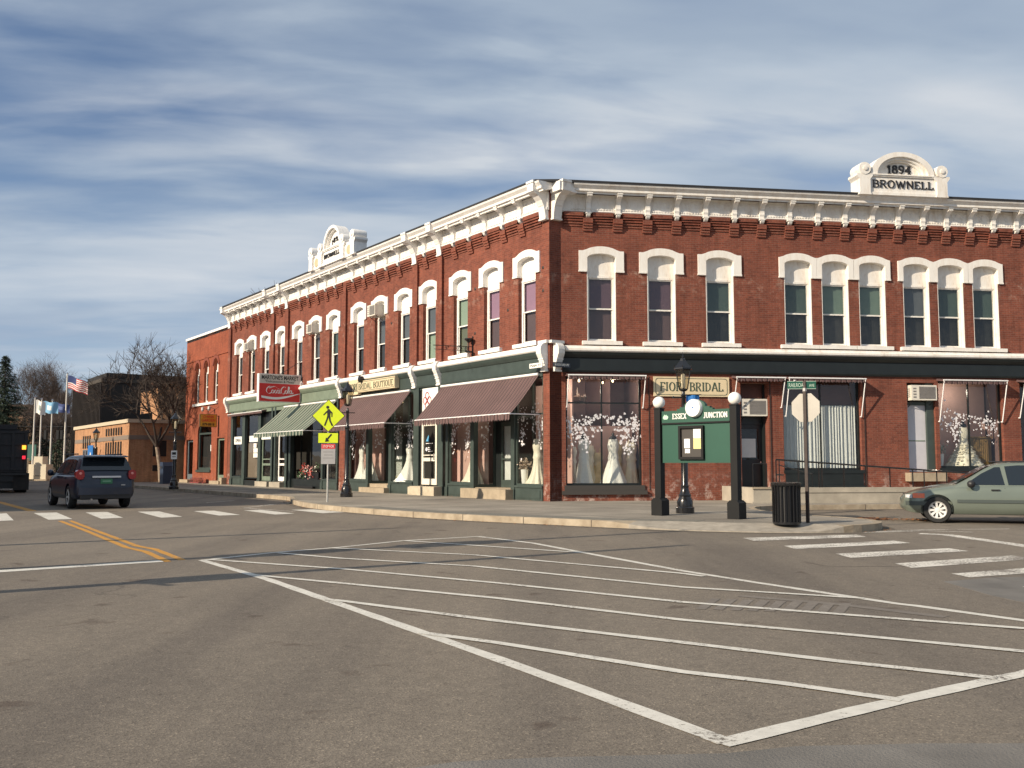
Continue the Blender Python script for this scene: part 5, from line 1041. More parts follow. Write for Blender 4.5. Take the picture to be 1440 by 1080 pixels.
root = empty('handrail', FR.w(6.5, -.62, .6), FR.a, 'short black handrail beside the dark side door', 'handrail'); m = MB()
m.tube((0, 0, 0), (0, 0, .8), .018); m.tube((0, 0, .8), (.5, 0, .8), .018); m.tube((.5, 0, .8), (.5, 0, 0), .018); m.tube((.95, 0, .75), (1.9, -.5, .45), .018); m.tube((.95, 0, 0), (.95, 0, .9), .018); m.tube((1.9, -.5, 0), (1.9, -.5, .5), .018); m.build('rail', BLACKG, root)

# ------------------------------------------------------------ street lamps
def lamp(x, y, H, label, src=None):
    root = empty('street_lamp', (x, y, .15), .3, label, 'street lamp', 'black lantern street lamps')
    b = MB(); b.lathe([(.235, 0), (.235, .14), (.20, .17), (.20, .30), (.175, .36), (.15, .42), (.165, .45), (.13, .50), (.10, .60), (.095, .66)], n=16); b.build('base', BLACKG, root, smooth=35)
    s = H / 4.1; p = MB(); p.lathe([(.09, .62), (.105, .68), (.085, .72), (.085, 1.6 * s), (.075, 2.35 * s), (.09, 2.37 * s), (.10, 2.42 * s), (.06, 2.50 * s), (.05, 2.95 * s), (.07, 2.98 * s), (.045, 3.02 * s), (.04, 3.10 * s)], n=20, fn=lambda a, z: 1 + (.06 * math.cos(10 * a) if .72 < z < 2.3 * s else 0)); p.tube((-.28, 0, 2.93 * s), (.28, 0, 2.93 * s), .018); p.lathe([(.03, -.30), (.03, -.27)], (0, 0, 2.93 * s), 8, ax='x'); p.build('post', BLACKG, root, smooth=35)
    z0 = H - 1.02; L = MB(); L.lathe([(.06, z0), (.12, z0 + .03), (.125, z0 + .06), (.10, z0 + .07)], n=6)
    for i in range(6):
        a = i * math.pi / 3; c, s_ = math.cos(a), math.sin(a); a2 = a + math.pi / 3; L.tube((.12 * c, .12 * s_, z0 + .06), (.215 * c, .215 * s_, z0 + .56), .013, n=5); L.tube((.215 * c, .215 * s_, z0 + .56), (.215 * math.cos(a2), .215 * math.sin(a2), z0 + .56), .016, n=5)
        L.tube((.23 * c, .23 * s_, z0 + .56), (.25 * c, .25 * s_, z0 + .66), .012, n=5)
    lt = L.build('lantern', BLACKG, root)
    g_ = MB()
    for i in range(6):
        a, a2 = i * math.pi / 3, (i + 1) * math.pi / 3; g_.quad((.12 * math.cos(a), .12 * math.sin(a), z0 + .07), (.12 * math.cos(a2), .12 * math.sin(a2), z0 + .07), (.212 * math.cos(a2), .212 * math.sin(a2), z0 + .55), (.212 * math.cos(a), .212 * math.sin(a), z0 + .55))
    g_.build('pane', LGLASS, lt); q = MB(); q.lathe([(.03, z0 + .08), (.055, z0 + .12), (.055, z0 + .42), (.02, z0 + .46)], n=12); q.build('lamp_tube', BALL, lt, smooth=40)
    r = MB(); r.lathe([(.26, z0 + .565), (.25, z0 + .60), (.16, z0 + .70), (.09, z0 + .78), (.07, z0 + .84), (.03, z0 + .86), (.035, z0 + .90), (.01, z0 + .93), (.006, z0 + 1.02)], n=6); r.build('roof', BLACKG, root); return root
lamp(4.40, 24.4, 4.12, 'black lantern street lamp with blue banner standing behind the green kiosk')
lamp(-6.25, 36.2, 4.45, 'black lantern street lamp beside the yellow walking sign')
lamp(-16.55, 46.9, 3.9, 'black lantern street lamp with small white notice, by the orange brick shop')
def rx(px, d): return (px - 720) / 1340 * d
lamp(rx(136, 68), 68, 3.9, 'black lantern street lamp rising behind the dark blue car')
lamp(rx(73, 96), 96, 4.0, 'most distant black lantern street lamp, left of the tall flagpole')
root = empty('banner', (4.40, 24.35, 2.6), 0, 'blue banner hanging from the lamp post behind the kiosk', 'banner'); m = MB()
xs = [(.06 + .34 * i / 6, .03 * math.sin(i * 1.3)) for i in range(7)]
for i in range(6): (a, b), (c, d) = xs[i], xs[i + 1]; m.quad((a, b, -.10 + a * .2), (c, d, -.10 + c * .2), (c, d, .55), (a, b, .55))
m.build('cloth', BLUE, root); m = MB(); m.tube((.02, 0, .56), (.45, 0, .56), .012); m.build('rod', BLACK, root)
root = empty('notice_board', (-16.5, 46.65, 1.62), .2, 'small white notice fixed to the lamp post by the orange brick shop', 'sign'); m = MB(); m.box(-.14, .14, -.01, .01, 0, .42); m.build('board', PAPER, root); m = MB(); m.box(-.09, .09, -.016, -.01, .22, .34); m.box(-.09, .09, -.016, -.01, .1, .13); m.build('lettering', LETB, root)

# ------------------------------------------------------------ kiosk
KA = math.atan2(21.87 - 23.37, 5.13 - 3.62); root = empty('notice_kiosk', (3.61, 23.37, .15), KA, 'green ESSEX JUNCTION notice kiosk on two square black posts with white globes'.replace('ESSEX JUNCTION ', 'town '), 'kiosk'); KW = math.hypot(1.51, 1.5)
for x in (0, KW):
    m = MB(); m.box(x - .088, x + .088, -.088, .088, .38, 2.58); m.box(x - .155, x + .155, -.155, .155, 0, .36); m.prism([(x - .155, .36), (x - .088, .42), (x + .088, .42), (x + .155, .36)], 'y', -.153, .153); m.box(x - .10, x + .10, -.10, .10, 2.58, 2.61)
    o = m.build('post', KBLACK, root); q = MB(); n = 14; q.lathe([(.002, -.15)] + [(.15 * math.sin(math.pi * i / n), -.15 * math.cos(math.pi * i / n)) for i in range(1, n)] + [(.002, .15)], (x, 0, 2.745), 24); q.build('globe', BALL, root, smooth=80)
m = MB(); m.box(.115, KW - .115, -.03, .03, 1.27, 2.20); m.build('panel', KGREEN, root)
m = MB(); a, b = .115, KW - .115; mid = KW / 2; hd = [(a, 2.235), (b, 2.235), (b, 2.52), (mid + .50, 2.52), (mid + .50, 2.56), (mid + .42, 2.56), (mid + .42, 2.60)] + arcpts(mid, 2.60, .30, .17, 0, math.pi, 10) + [(mid - .42, 2.60), (mid - .42, 2.56), (mid - .50, 2.56), (mid - .50, 2.52), (a, 2.52)]
m.prism(hd, 'y', -.05, .05); m.build('header', KGREEN, root); m = MB(); m.box(a, b, -.07, .07, 2.20, 2.235); m.build('rail', KBLACK, root)
m = MB(); m.lathe([(.01, -.16), (.20, -.16), (.215, -.13), (.215, .05)], (1.08, 0, 2.56), 28, ax='y'); dk = m.build('disc', mat('disc_white', (.86, .86, .84), .4), root, smooth=30)
m = MB(); m.lathe([(.005, -.166), (.02, -.164), (.02, -.16)], (1.08, 0, 2.57), 10, ax='y'); m.build('hub', BLUE, dk)
serif('ESSEX', .40, .13, .012, -.052, thick=.17, thin=.09).xf(Matrix.Translation((.64, 0, 2.385))).build('lettering', PAPER, root)
serif('JUNCTION', .64, .13, .012, -.052, thick=.17, thin=.09).xf(Matrix.Translation((1.65, 0, 2.385))).build('lettering', PAPER, root)
m = MB(); m.prism([(.15, 2.36), (.18, 2.32), (.28, 2.32), (.31, 2.36), (.30, 2.41), (.27, 2.40), (.255, 2.44), (.22, 2.41), (.20, 2.44), (.17, 2.40)], 'y', -.056, -.05); m.build('emblem', mat('emblem_mint', (.45, .68, .52), .5), root)
m = MB()
for x0, x1, z0, z1 in ((.62, .68, 1.35, 2.15), (1.26, 1.32, 1.35, 2.15), (.68, 1.26, 1.35, 1.41), (.68, 1.26, 2.09, 2.15)): m.box(x0, x1, -.10, -.03, z0, z1)
cs = m.build('display_case', KBLACK, root); m = MB(); m.box(.68, 1.26, -.045, -.035, 1.41, 2.09); m.build('back_board', mat('case_back', (.05, .045, .04), .6), cs)
m = MB(); m.box(.76, .92, -.052, -.047, 1.62, 1.84); m.box(.78, .92, -.052, -.047, 1.50, 1.60); m.build('notice', PAPER, cs); m = MB(); m.box(1.02, 1.24, -.052, -.047, 1.85, 2.07); m.build('notice', PAPER, cs); m = MB(); m.box(1.02, 1.24, -.052, -.047, 1.60, 1.845); m.build('notice', YPAPER, cs)
# stop sign seen from behind, with street name blade
SA = R_(143); root = empty('stop_sign', (6.29, 20.43, .15), SA, 'octagonal stop sign seen from its pale back on a tall dark post', 'sign'); m = MB(); m.box(-.032, .032, -.03, .03, 0, 3.02)
for i in range(40): m.box(-.008, .008, .03, .033, .3 + i * .066, .318 + i * .066)
m.build('post', BROWNP, root); m = MB(); oc = [(.33 * math.cos(math.pi / 8 + i * math.pi / 4), 2.45 + .33 * math.sin(math.pi / 8 + i * math.pi / 4)) for i in range(8)]; m.prism(oc, 'y', -.045, -.035); pl = m.build('plate', mat('sign_back', (.40, .38, .34), .6, metal=.15, var=.06), root)
m = MB(); m.prism([(x * .96, 2.45 + (z - 2.45) * .96) for x, z in oc], 'y', -.048, -.0455); m.build('face', RED, pl); m = text_mesh('STOP', .46, .2, .004); m.xf(Matrix.Translation((0, -.051, 2.45))); m.build('lettering', PAPER, pl)
root = empty('street_name_sign', (6.29, 20.43, 3.0), R_(-6), 'green street name blade on top of the stop sign post', 'street sign', None); m = MB(); m.box(-.36, .24, -.012, .012, 0, .17); m.build('blade', mat('street_green', (.012, .09, .06), .5), root)
m = MB(); m.box(-.36, .24, -.015, -.0125, .0, .008); m.box(-.36, .24, -.015, -.0125, .162, .17); m.join(text_mesh('RAILROAD', .36, .085, .004).xf(Matrix.Translation((-.15, -.0145, .085)))); m.join(text_mesh('AVE', .11, .06, .004).xf(Matrix.Translation((.15, -.0145, .075)))); m.build('lettering', mat('mint_letters', (.50, .62, .52), .5), root)
m = MB(); m.tube((0, 0, -.05), (0, 0, .02), .045); m.tube((-.2, 0, .17), (-.2, 0, .20), .03); m.build('clamp', ALU, root)
# litter bin
root = empty('litter_bin', (5.72, 20.0, .15), .1, 'black slatted metal litter bin standing beside the stop sign post', 'litter bin'); m = MB()
m.lathe([(.25, .03), (.25, .80), (.22, .80), (.22, .03)], n=24); m.build('liner', mat('bin_liner', (.008, .008, .009), .5), root)
for zz_, r0 in ((.02, .29), (.80, .315), (.87, .30)): m = MB(); m.strip  # ring bands
m = MB(); m.lathe([(.255, .0), (.28, .0), (.28, .05), (.255, .05)], n=28); m.build('base_ring', BLACKG, root, smooth=30); m = MB(); m.lathe([(.27, .80), (.30, .80), (.305, .85), (.27, .86), (.20, .87), (.20, .84)], n=28); m.build('rim', BLACKG, root, smooth=30)
for i in range(22): a = 2 * math.pi * i / 22; c, s_ = math.cos(a), math.sin(a); m = MB(); P = [(.295, .03), (.295, .70), (.315, .82)]; m.tube((.275 * c, .275 * s_, .03), (.275 * c, .275 * s_, .70), .016, n=4); m.tube((.275 * c, .275 * s_, .70), (.295 * c, .295 * s_, .84), .016, n=4); m.build('slat', BLACKG, root)
# pedestrian crossing sign
root = empty('crossing_sign', (-6.03, 31.3, .15), R_(4), 'yellow diamond walking person sign above a yellow arrow plate on a thin post', 'sign'); m = MB(); m.tube((0, .03, 0), (0, .03, 3.3), .03, n=8); m.build('post', POSTG, root)
def dia(r, c=2.82): return [(-r, c), (0, c - r), (r, c), (0, c + r)]
m = MB(); m.prism(dia(.54), 'y', -.012, 0); dp = m.build('diamond_plate', LETB, root); m = MB(); m.prism(dia(.515), 'y', -.016, -.0125); m.build('yellow_face', YEL, dp)
m = MB(); m.lathe([(.002, -.021), (.05, -.021), (.05, -.0165)], (-.03, 0, 3.10), 16, ax='y')
for k, pl in enumerate(([(-.035, 3.04), (.03, 3.04), (.075, 2.97), (.055, 2.80), (-.04, 2.80), (-.045, 2.95)], [(.055, 3.0), (.13, 2.92), (.125, 2.78), (.095, 2.775), (.09, 2.90), (.04, 2.94)], [(-.03, 3.0), (-.045, 2.93), (-.15, 2.83), (-.175, 2.85), (-.09, 2.95)], [(-.04, 2.82), (.02, 2.80), (-.03, 2.68), (-.10, 2.48), (-.145, 2.50), (-.07, 2.70)], [(.0, 2.82), (.058, 2.82), (.075, 2.66), (.155, 2.50), (.11, 2.48), (.03, 2.64)])): m.prism(pl, 'y', -.0205 - .0005 * k, -.0165)
m.build('walking_figure', LETB, dp)
m = MB(); m.box(-.33, .33, -.012, 0, 1.92, 2.26); ap = m.build('arrow_plate', LETB, root); m = MB(); m.box(-.318, .318, -.016, -.0125, 1.93, 2.25); m.build('yellow_face', YEL, ap); m = MB(); m.prism([(.13, 2.20), (.09, 2.23), (-.04, 2.08), (-.07, 2.11), (-.10, 1.96), (.04, 1.98), (.0, 2.01 + .03)], 'y', -.021, -.0165); m.build('arrow', LETB, ap)
m = MB(); m.box(-.22, .24, -.012, 0, 1.24, 1.90); rp = m.build('notice_plate', ALU, root); m = MB(); m.box(-.21, .23, -.016, -.0125, 1.74, 1.89); m.build('red_band', RED, rp); m = text_mesh('STOP FOR', .36, .08, .004).xf(Matrix.Translation((.01, -.019, 1.815))); m.build('lettering', PAPER, rp)
m = MB(); m.box(-.15, .17, -.015, -.0125, 1.62, 1.65); m.box(-.13, .15, -.015, -.0125, 1.52, 1.55); m.box(-.16, .18, -.015, -.0125, 1.42, 1.45); m.build('lettering', mat('grey_lettering', (.28, .27, .27), .6), rp)

# ------------------------------------------------------------ vehicles
def interp(P, x):
    xs = [p[0] for p in P]; ys = [p[1] for p in P]; return float(np.interp(x, xs, ys))
def sint(P, x):                                            # smooth interpolation through points
    xs = [p[0] for p in P]; ys = [p[1] for p in P]
    if x <= xs[0]: return ys[0]
    if x >= xs[-1]: return ys[-1]
    i = max(k for k in range(len(xs)) if xs[k] <= x); i = min(i, len(xs) - 2); h = xs[i + 1] - xs[i]; t = (x - xs[i]) / h
    def sl(k):
        if k == 0: return (ys[1] - ys[0]) / (xs[1] - xs[0])
        if k == len(xs) - 1: return (ys[-1] - ys[-2]) / (xs[-1] - xs[-2])
        a = (ys[k] - ys[k - 1]) / (xs[k] - xs[k - 1]); b = (ys[k + 1] - ys[k]) / (xs[k + 1] - xs[k]); return 0 if a * b <= 0 else 2 * a * b / (a + b)
    m0, m1 = sl(i) * h, sl(i + 1) * h; return (2 * t ** 3 - 3 * t * t + 1) * ys[i] + (t ** 3 - 2 * t * t + t) * m0 + (-2 * t ** 3 + 3 * t * t) * ys[i + 1] + (t ** 3 - t * t) * m1
def wheel(root, x, y, r, side, w=.215, rimr=.62, spokes=9, swide=.045):
    ho = link('wheel', None, root, (x, y, r)); ho.empty_display_size = .1
    t = MB(); t.lathe([(r * rimr, -w / 2), (r * .93, -w / 2), (r, -w * .36), (r, w * .36), (r * .93, w / 2), (r * rimr, w / 2)], n=36, ax='y', cap=False); t.build('tyre', RUB, ho, smooth=40)
    R = r * rimr; q = MB(); s = side
    q.lathe(sorted([(R, s * w * .48), (R * .93, s * w * .50), (R * .90, s * w * .30), (R * .5, s * w * .12), (.02, s * w * .12)], key=lambda p: p[0]), n=30, ax='y', m=1, cap=False)
    q.lathe([(R * .86, s * w * .46), (R * 1.0, s * w * .50), (R * 1.0, s * w * .40)], n=30, ax='y', cap=False)
    for i in range(spokes):
        a = 2 * math.pi * i / spokes; c, s_ = math.cos(a), math.sin(a); hw = swide / 2; pts = []
        for rr_, hh, yy in ((R * .18, hw * .8, .40), (R * .92, hw * 1.5, .46)):
            for sg in (-1, 1): pts.append((rr_ * c - sg * hh * s_, s * w * yy, rr_ * s_ + sg * hh * c)); pts.append((rr_ * c - sg * hh * s_, s * w * (yy - .15), rr_ * s_ + sg * hh * c))
        q.add(pts, [(0, 2, 6, 4), (1, 5, 7, 3), (0, 4, 5, 1), (2, 3, 7, 6)])
    q.lathe([(.002, s * w * .47), (R * .24, s * w * .45), (R * .26, s * w * .30)], n=18, ax='y')
    q.build('rim', [RIM, mat('rim_shadow', (.03, .03, .03), .5)], ho, smooth=30); return ho
def car(name, loc, rz, label, L, W, wb, fo, tr, ztop, zbelt, zbot, half, roof, cab, tum, paint, windows, wind, rear, rw, spk, extra):
    """x forward from the rear bumper (0) to the nose (L); y to the left"""
    root = empty(name, loc, rz, label, 'car', None)
    xs = sorted(set([0, .02, .06, .12, .2, .3] + [L * i / 46 for i in range(3, 44)] + [L - .3, L - .2, L - .12, L - .06, L - .02, L])); b = MB(); n = None
    def ring(x):
        w = sint(half, x); zt = sint(ztop, x); zb = sint(zbot, x); zl = sint(zbelt, x); zm = zb + (zl - zb) * .55
        P = [(0, zb), (w * .60, zb), (w * .90, zb + .02), (w * .965, zb + .09), (w * .995, zb + (zm - zb) * .5), (w, zm), (w * .992, zm + (zl - zm) * .5), (w * .965, zl - .03), (w * .93, zl), (w * .80, zl + (zt - zl) * .55), (w * .55, zl + (zt - zl) * .85), (w * .28, zl + (zt - zl) * .97), (0, zt)]
        return P + [(-y, z) for y, z in P[-2:0:-1]]
    R = [ring(x) for x in xs]; n = len(R[0]); vs = []; 
    for x, r in zip(xs, R): vs += [(x, y, z) for y, z in r]
    fs = [(j * n + i, j * n + (i + 1) % n, (j + 1) * n + (i + 1) % n, (j + 1) * n + i) for j in range(len(xs) - 1) for i in range(n)]
    fs += [tuple(range(n)), tuple(range((len(xs) - 1) * n, len(xs) * n))[::-1]]; b.add(vs, fs)
    body = b.build('body', paint, root, smooth=38)
    rx_ = L - fo - wb; fx = L - fo
    cut = MB()
    for x in (rx_, fx):
        for s in (-1, 1): c = MB(); c.lathe([(tr + .055, s * (W / 2 - .30)), (tr + .055, s * (W / 2 + .2))], (x, 0, tr + .01), 30, ax='y'); cut.join(c)
    co = cut.build('cut', RUB); md = body.modifiers.new('b', 'BOOLEAN'); md.operation = 'DIFFERENCE'; md.object = co; md.solver = 'EXACT'
    bpy.context.view_layer.update(); nm = bpy.data.meshes.new_from_object(body.evaluated_get(bpy.context.evaluated_depsgraph_get())); body.modifiers.clear(); body.data = nm; bpy.data.objects.remove(co)
    body.data.set_sharp_from_angle(angle=R_(38))
    for x in (rx_, fx):
        for s in (-1, 1): wheel(root, x, s * (W / 2 - .125), tr, s, rimr=rw, spokes=spk)
    # cabin
    x0, x1 = cab; N = 40; c = MB(); vs = []; base = lambda x: sint(zbelt, x) - .03
    def side_y(x, z): return sint(half, x) * .925 - (z - sint(zbelt, x)) * tum
    def zr(x): return sint(roof, x)
    for i in range(N + 1):
        x = x0 + (x1 - x0) * i / N; z1 = max(zr(x), base(x) + .012); zb = base(x); yb = side_y(x, zb); e = min(.10, (z1 - zb) * .5); yt = side_y(x, z1 - e)
        P = [(yb, zb), (yt, z1 - e), (yt - .035, z1 - e * .45), (yt - .12, z1 - e * .12), (yt * .55, z1), (0, z1 + .008)]; vs += [(x, y, z) for y, z in P + [(-y, z) for y, z in P[-2::-1]]]
    n = 11; fs = [(j * n + i, j * n + i + 1, (j + 1) * n + i + 1, (j + 1) * n + i) for j in range(N) for i in range(n - 1)]; fs += [tuple(range(n)), tuple(range(N * n, (N + 1) * n))[::-1]]; c.add(vs, fs); c.build('roof', paint, root, smooth=50)
    gm = mat('tinted_car_glass', (.012, .017, .022), .04, spec=.8)
    def panel(poly, s, mm, nm_, off=.008, inset=0):
        m = MB(); cx = sum(p[0] for p in poly) / len(poly); cz = sum(p[1] for p in poly) / len(poly); out = []
        P2 = []
        for a, b2 in zip(poly, poly[1:] + poly[:1]):
            for k in range(4): P2.append((a[0] + (b2[0] - a[0]) * k / 4, a[1] + (b2[1] - a[1]) * k / 4))
        f3 = lambda x, z: (x, s * (side_y(x, z) + off), z)
        q = len(P2); vs = [f3(*p) for p in P2] + [f3((p[0] + cx) / 2, (p[1] + cz) / 2) for p in P2] + [f3(cx, cz)]
        fs = [(i, (i + 1) % q, q + (i + 1) % q, q + i) for i in range(q)] + [(q + i, q + (i + 1) % q, 2 * q) for i in range(q)]; m.add(vs, fs); return m.build(nm_, mm, root, smooth=60)
    for s in (-1, 1):
        for wpoly in windows: panel(wpoly, s, gm, 'side_window')
        if wind.get('trim'): panel(wind['trim'], s, PLAST, 'window_trim', .004)
    def cap(xa, xb, ya, yb, nm_, up, fwd, mm=gm):
        m = MB(); nx, ny = 8, 8; vs = []
        for i in range(nx + 1):
            x = xa + (xb - xa) * i / nx; wy = ya + (yb - ya) * i / nx
            for j in range(ny + 1):
                y = wy * (2 * j / ny - 1); z = zr(x) + .008 * (1 - abs(2 * j / ny - 1)); vs.append((x + fwd, y, z + up))
        m.add(vs, [(i * (ny + 1) + j, i * (ny + 1) + j + 1, (i + 1) * (ny + 1) + j + 1, (i + 1) * (ny + 1) + j) for i in range(nx) for j in range(ny)]); return m.build(nm_, mm, root, smooth=60)
    cap(*wind['wind'], 'windscreen', .012, .01); cap(*rear, 'rear_window', .012, -.03)
    def onside(poly, s, off, mm, nm_, thick=None):                 # patch that follows the lower body side
        m = MB(); 
        def yb(x, z):
            zb = sint(zbot, x); zl = sint(zbelt, x); zm = zb + (zl - zb) * .55; w = sint(half, x); return w * float(np.interp(z, [zb, zb + .02, zb + .09, (zb + zm) / 2, zm, (zm + zl) / 2, zl - .03, zl], [.6, .9, .965, .995, 1, .992, .965, .93]))
        x0_, x1_, z0_, z1_ = poly; nn_ = max(2, int(abs(x1_ - x0_) / .08)); 
        vs = []
        for i in range(nn_ + 1):
            x = x0_ + (x1_ - x0_) * i / nn_
            for z in (z0_, z1_): vs += [(x, s * (yb(x, z) + off), z), (x, s * (yb(x, z) - .01), z)]
        fs = []
        for i in range(nn_): a = i * 4; fs += [(a, a + 4, a + 6, a + 2), (a, a + 1, a + 5, a + 4), (a + 2, a + 6, a + 7, a + 3)]
        fs += [(0, 2, 3, 1), (nn_ * 4, nn_ * 4 + 1, nn_ * 4 + 3, nn_ * 4 + 2)]; m.add(vs, fs); return m.build(nm_, mm, root, smooth=40)
    extra(root, onside, dict(zr=zr, side_y=side_y, half=half, zbelt=zbelt, ztop=ztop, L=L, W=W, fx=fx, rx=rx_)); return root
# sage green estate car at the right edge
L_, W_ = 4.60, 1.80
def vol_extra(root, onside, d):
    for s in (-1, 1):
        onside((.45, 3.36, .50, .575), s, .022, mat('moulding_grey', (.06, .075, .07), .5), 'side_moulding')
        onside((.05, .60, .42, .56), s, .02, MATS['moulding_grey'], 'bumper_strip'); onside((4.02, 4.5, .42, .52), s, .016, MATS['moulding_grey'], 'bumper_strip')
        onside((4.08, 4.34, .60, .715), s, .012, OLAMP, 'indicator'); onside((4.36, 4.50, .60, .68), s, .004, CLAMP, 'headlight')
        for x in (1.42, 2.42): m = MB(); m.box(x, x + .19, s * .905 - .02, s * .905 + .02, .80, .825); m.build('door_handle', PLAST, root)
        for x in (3.39, 2.30, 1.28): onside((x, x + .012, .26, .86), s, .003, PLAST, 'door_seam')
        m = MB(); m.lathe([(.01, -.09), (.08, -.06), (.095, 0), (.07, .05), (.01, .07)], (3.05, s * 1.0, .95), 12, ax='y'); m.tube((3.05, s * .86, .90), (3.05, s * .98, .93), .03); m.build('door_mirror', PLAST, root, smooth=50)
        onside((.02, .16, .62, 1.0), s, .01, RLAMP, 'tail_lamp')
        m = MB(); m.tube((.55, s * .60, 1.505), (2.45, s * .60, 1.485), .018); m.build('roof_rail', PLAST, root)
        onside((.9, 3.5, .2, .26), s, -.01, PLAST, 'sill')
car('green_estate_car', (0, 0, 0), 0, 'sage green estate car at the right edge of the street, with silver nine spoke wheels', L_, W_, 2.76, .80, .315,
    ztop=[(0, .60), (.04, .9), (.15, .95), (2.9, .96), (3.3, .965), (3.8, .90), (4.2, .80), (4.45, .71), (4.56, .62), (4.6, .55)],
    zbelt=[(0, .58), (.04, .88), (.15, .925), (2.2, .90), (3.2, .875), (3.8, .80), (4.2, .72), (4.45, .64), (4.56, .55), (4.6, .50)],
    zbot=[(0, .36), (.1, .26), (.7, .22), (3.6, .20), (4.3, .22), (4.5, .27), (4.6, .36)],
    half=[(0, .62), (.05, .74), (.2, .84), (.8, .895), (3.2, .90), (3.9, .875), (4.2, .80), (4.4, .68), (4.53, .50), (4.6, .28)],
    roof=[(.02, .88), (.10, .98), (.55, 1.42), (.75, 1.475), (1.6, 1.492), (2.15, 1.475), (2.55, 1.40), (3.02, 1.14), (3.42, .91)], cab=(.03, 3.42), tum=.30, paint=VOLP,
    windows=[[(3.05, .93), (2.30, .93), (2.38, 1.36), (2.50, 1.355), (2.80, 1.20), (3.05, 1.02)], [(2.22, .93), (1.32, .93), (1.30, 1.40), (2.0, 1.40), (2.28, 1.375)], [(1.24, .93), (.42, .95), (.62, 1.33), (.74, 1.40), (1.22, 1.40)]],
    wind=dict(wind=(2.58, 3.34, .58, .72), trim=None), rear=(.13, .55, .72, .58), rw=.66, spk=9, extra=vol_extra)
vc = bpy.data.objects['green_estate_car']; hd_ = R_(180 - 19); fxl = Vector((L_ - .80, .80, 0)); fxl.rotate(Matrix.Rotation(hd_, 3, 'Z')); vc.rotation_euler = (0, 0, hd_); vc.scale = (.97, .97, .97); vc.location = Vector((10.08, 22.75, .003)) - fxl * .97
# dark blue sport utility car
def suv_extra(root, onside, d):
    for s in (-1, 1):
        onside((.6, 4.0, .28, .40), s, .012, PLAST, 'sill')
        for x in (1.30, 2.35, 3.42): onside((x, x + .012, .35, 1.0), s, .003, PLAST, 'door_seam')
        for x in (1.45, 2.5): m = MB(); m.box(x, x + .2, s * .915 - .02, s * .915 + .025, .93, .96); m.build('door_handle', SUVP, root)
        m = MB(); m.lathe([(.01, -.12), (.09, -.08), (.11, 0), (.08, .06), (.01, .08)], (3.25, s * 1.03, 1.10), 12, ax='y'); m.tube((3.25, s * .88, 1.05), (3.25, s * 1.0, 1.08), .03); m.build('door_mirror', SUVP, root, smooth=50)
        m = MB(); poly = [(s * (.765 + .118 * (1 if math.cos(t) > 0 else -1) * abs(math.cos(t)) ** .7), 1.06 + .15 * (1 if math.sin(t) > 0 else -1) * abs(math.sin(t)) ** .7) for t in [(k + .5) * math.pi / 10 for k in range(20)]]; m.prism(poly, 'x', -.03, .24); m.build('tail_lamp', RLAMP, root, smooth=30)
        q = MB(); q.lathe([(.01, -.035), (.04, -.03), (.04, -.02)], (0, s * .76, 1.10), 14, ax='x'); q.build('reversing_lens', mat('pink_lens', (.65, .25, .22), .15), root)
        m = MB(); m.tube((.9, s * .66, 1.70), (2.9, s * .66, 1.70), .02); m.build('roof_rail', PLAST, root)
    m = MB(); m.box(-.05, .02, -.42, .42, .965, 1.02); m.build('chrome_strip', CHROME, root)
    m = MB(); m.box(-.045, .02, -.17, .17, .78, .93); m.build('number_plate', mat('plate_green', (.03, .15, .07), .5), root); m = MB(); m.box(-.048, -.045, -.12, .12, .84, .875); m.build('plate_mark', mat('plate_mark_green', (.16, .35, .22), .5), root)
    m = MB(); m.box(-.035, .3, -.74, .74, .32, .44); m.build('bumper', PLAST, root, smooth=30); m = MB(); m.prism([(.0, -.80), (-.07, -.66), (-.09, 0), (-.07, .66), (.0, .80), (.3, .86), (.3, -.86)], 'z', .44, .66); m.build('bumper', SUVP, root, smooth=40)
    m = MB(); m.tube((-.03, .42, .30), (.3, .42, .32), .03); m.build('exhaust', CHROME, root)
    m = MB(); m.prism([(.30, 1.66), (-.02, 1.63), (-.02, 1.60), (.35, 1.62)], 'y', -.62, .62); m.build('spoiler', SUVP, root)
    m = MB(); m.box(-.03, .0, -.56, -.44, .72, .75); m.build('badge', ALU, root)
    m = MB(); m.tube((1.0, 0, 1.69), (.85, 0, 1.85), .008); m.build('aerial', PLAST, root)
car('blue_sport_utility_car', (0, 0, 0), 0, 'dark blue sport utility car driving away, red tail lamps and green number plate', 4.77, 1.84, 2.86, .93, .36,
    ztop=[(0, .62), (.03, .95), (.12, 1.06), (3.0, 1.08), (3.7, 1.07), (4.3, .98), (4.65, .84), (4.77, .62)],
    zbelt=[(0, .60), (.03, .92), (.12, 1.03), (3.2, 1.02), (3.8, .98), (4.3, .88), (4.65, .74), (4.77, .55)],
    zbot=[(0, .40), (.1, .32), (.7, .27), (4.0, .27), (4.6, .30), (4.77, .40)],
    half=[(0, .74), (.05, .82), (.2, .89), (.8, .92), (3.6, .92), (4.2, .87), (4.5, .76), (4.7, .5), (4.77, .3)],
    roof=[(.0, 1.02), (.08, 1.16), (.34, 1.55), (.48, 1.64), (1.0, 1.675), (2.2, 1.675), (2.75, 1.60), (3.2, 1.34), (3.62, 1.06)], cab=(.01, 3.62), tum=.36, paint=SUVP,
    windows=[[(3.20, 1.09), (2.40, 1.08), (2.46, 1.53), (2.70, 1.50), (3.0, 1.32)], [(2.32, 1.08), (1.32, 1.08), (1.36, 1.54), (2.36, 1.54)], [(1.24, 1.09), (.62, 1.14), (.80, 1.50), (1.26, 1.54)]],
    wind=dict(wind=(2.8, 3.5, .60, .74)), rear=(.09, .38, .76, .62), rw=.68, spk=5, extra=suv_extra)
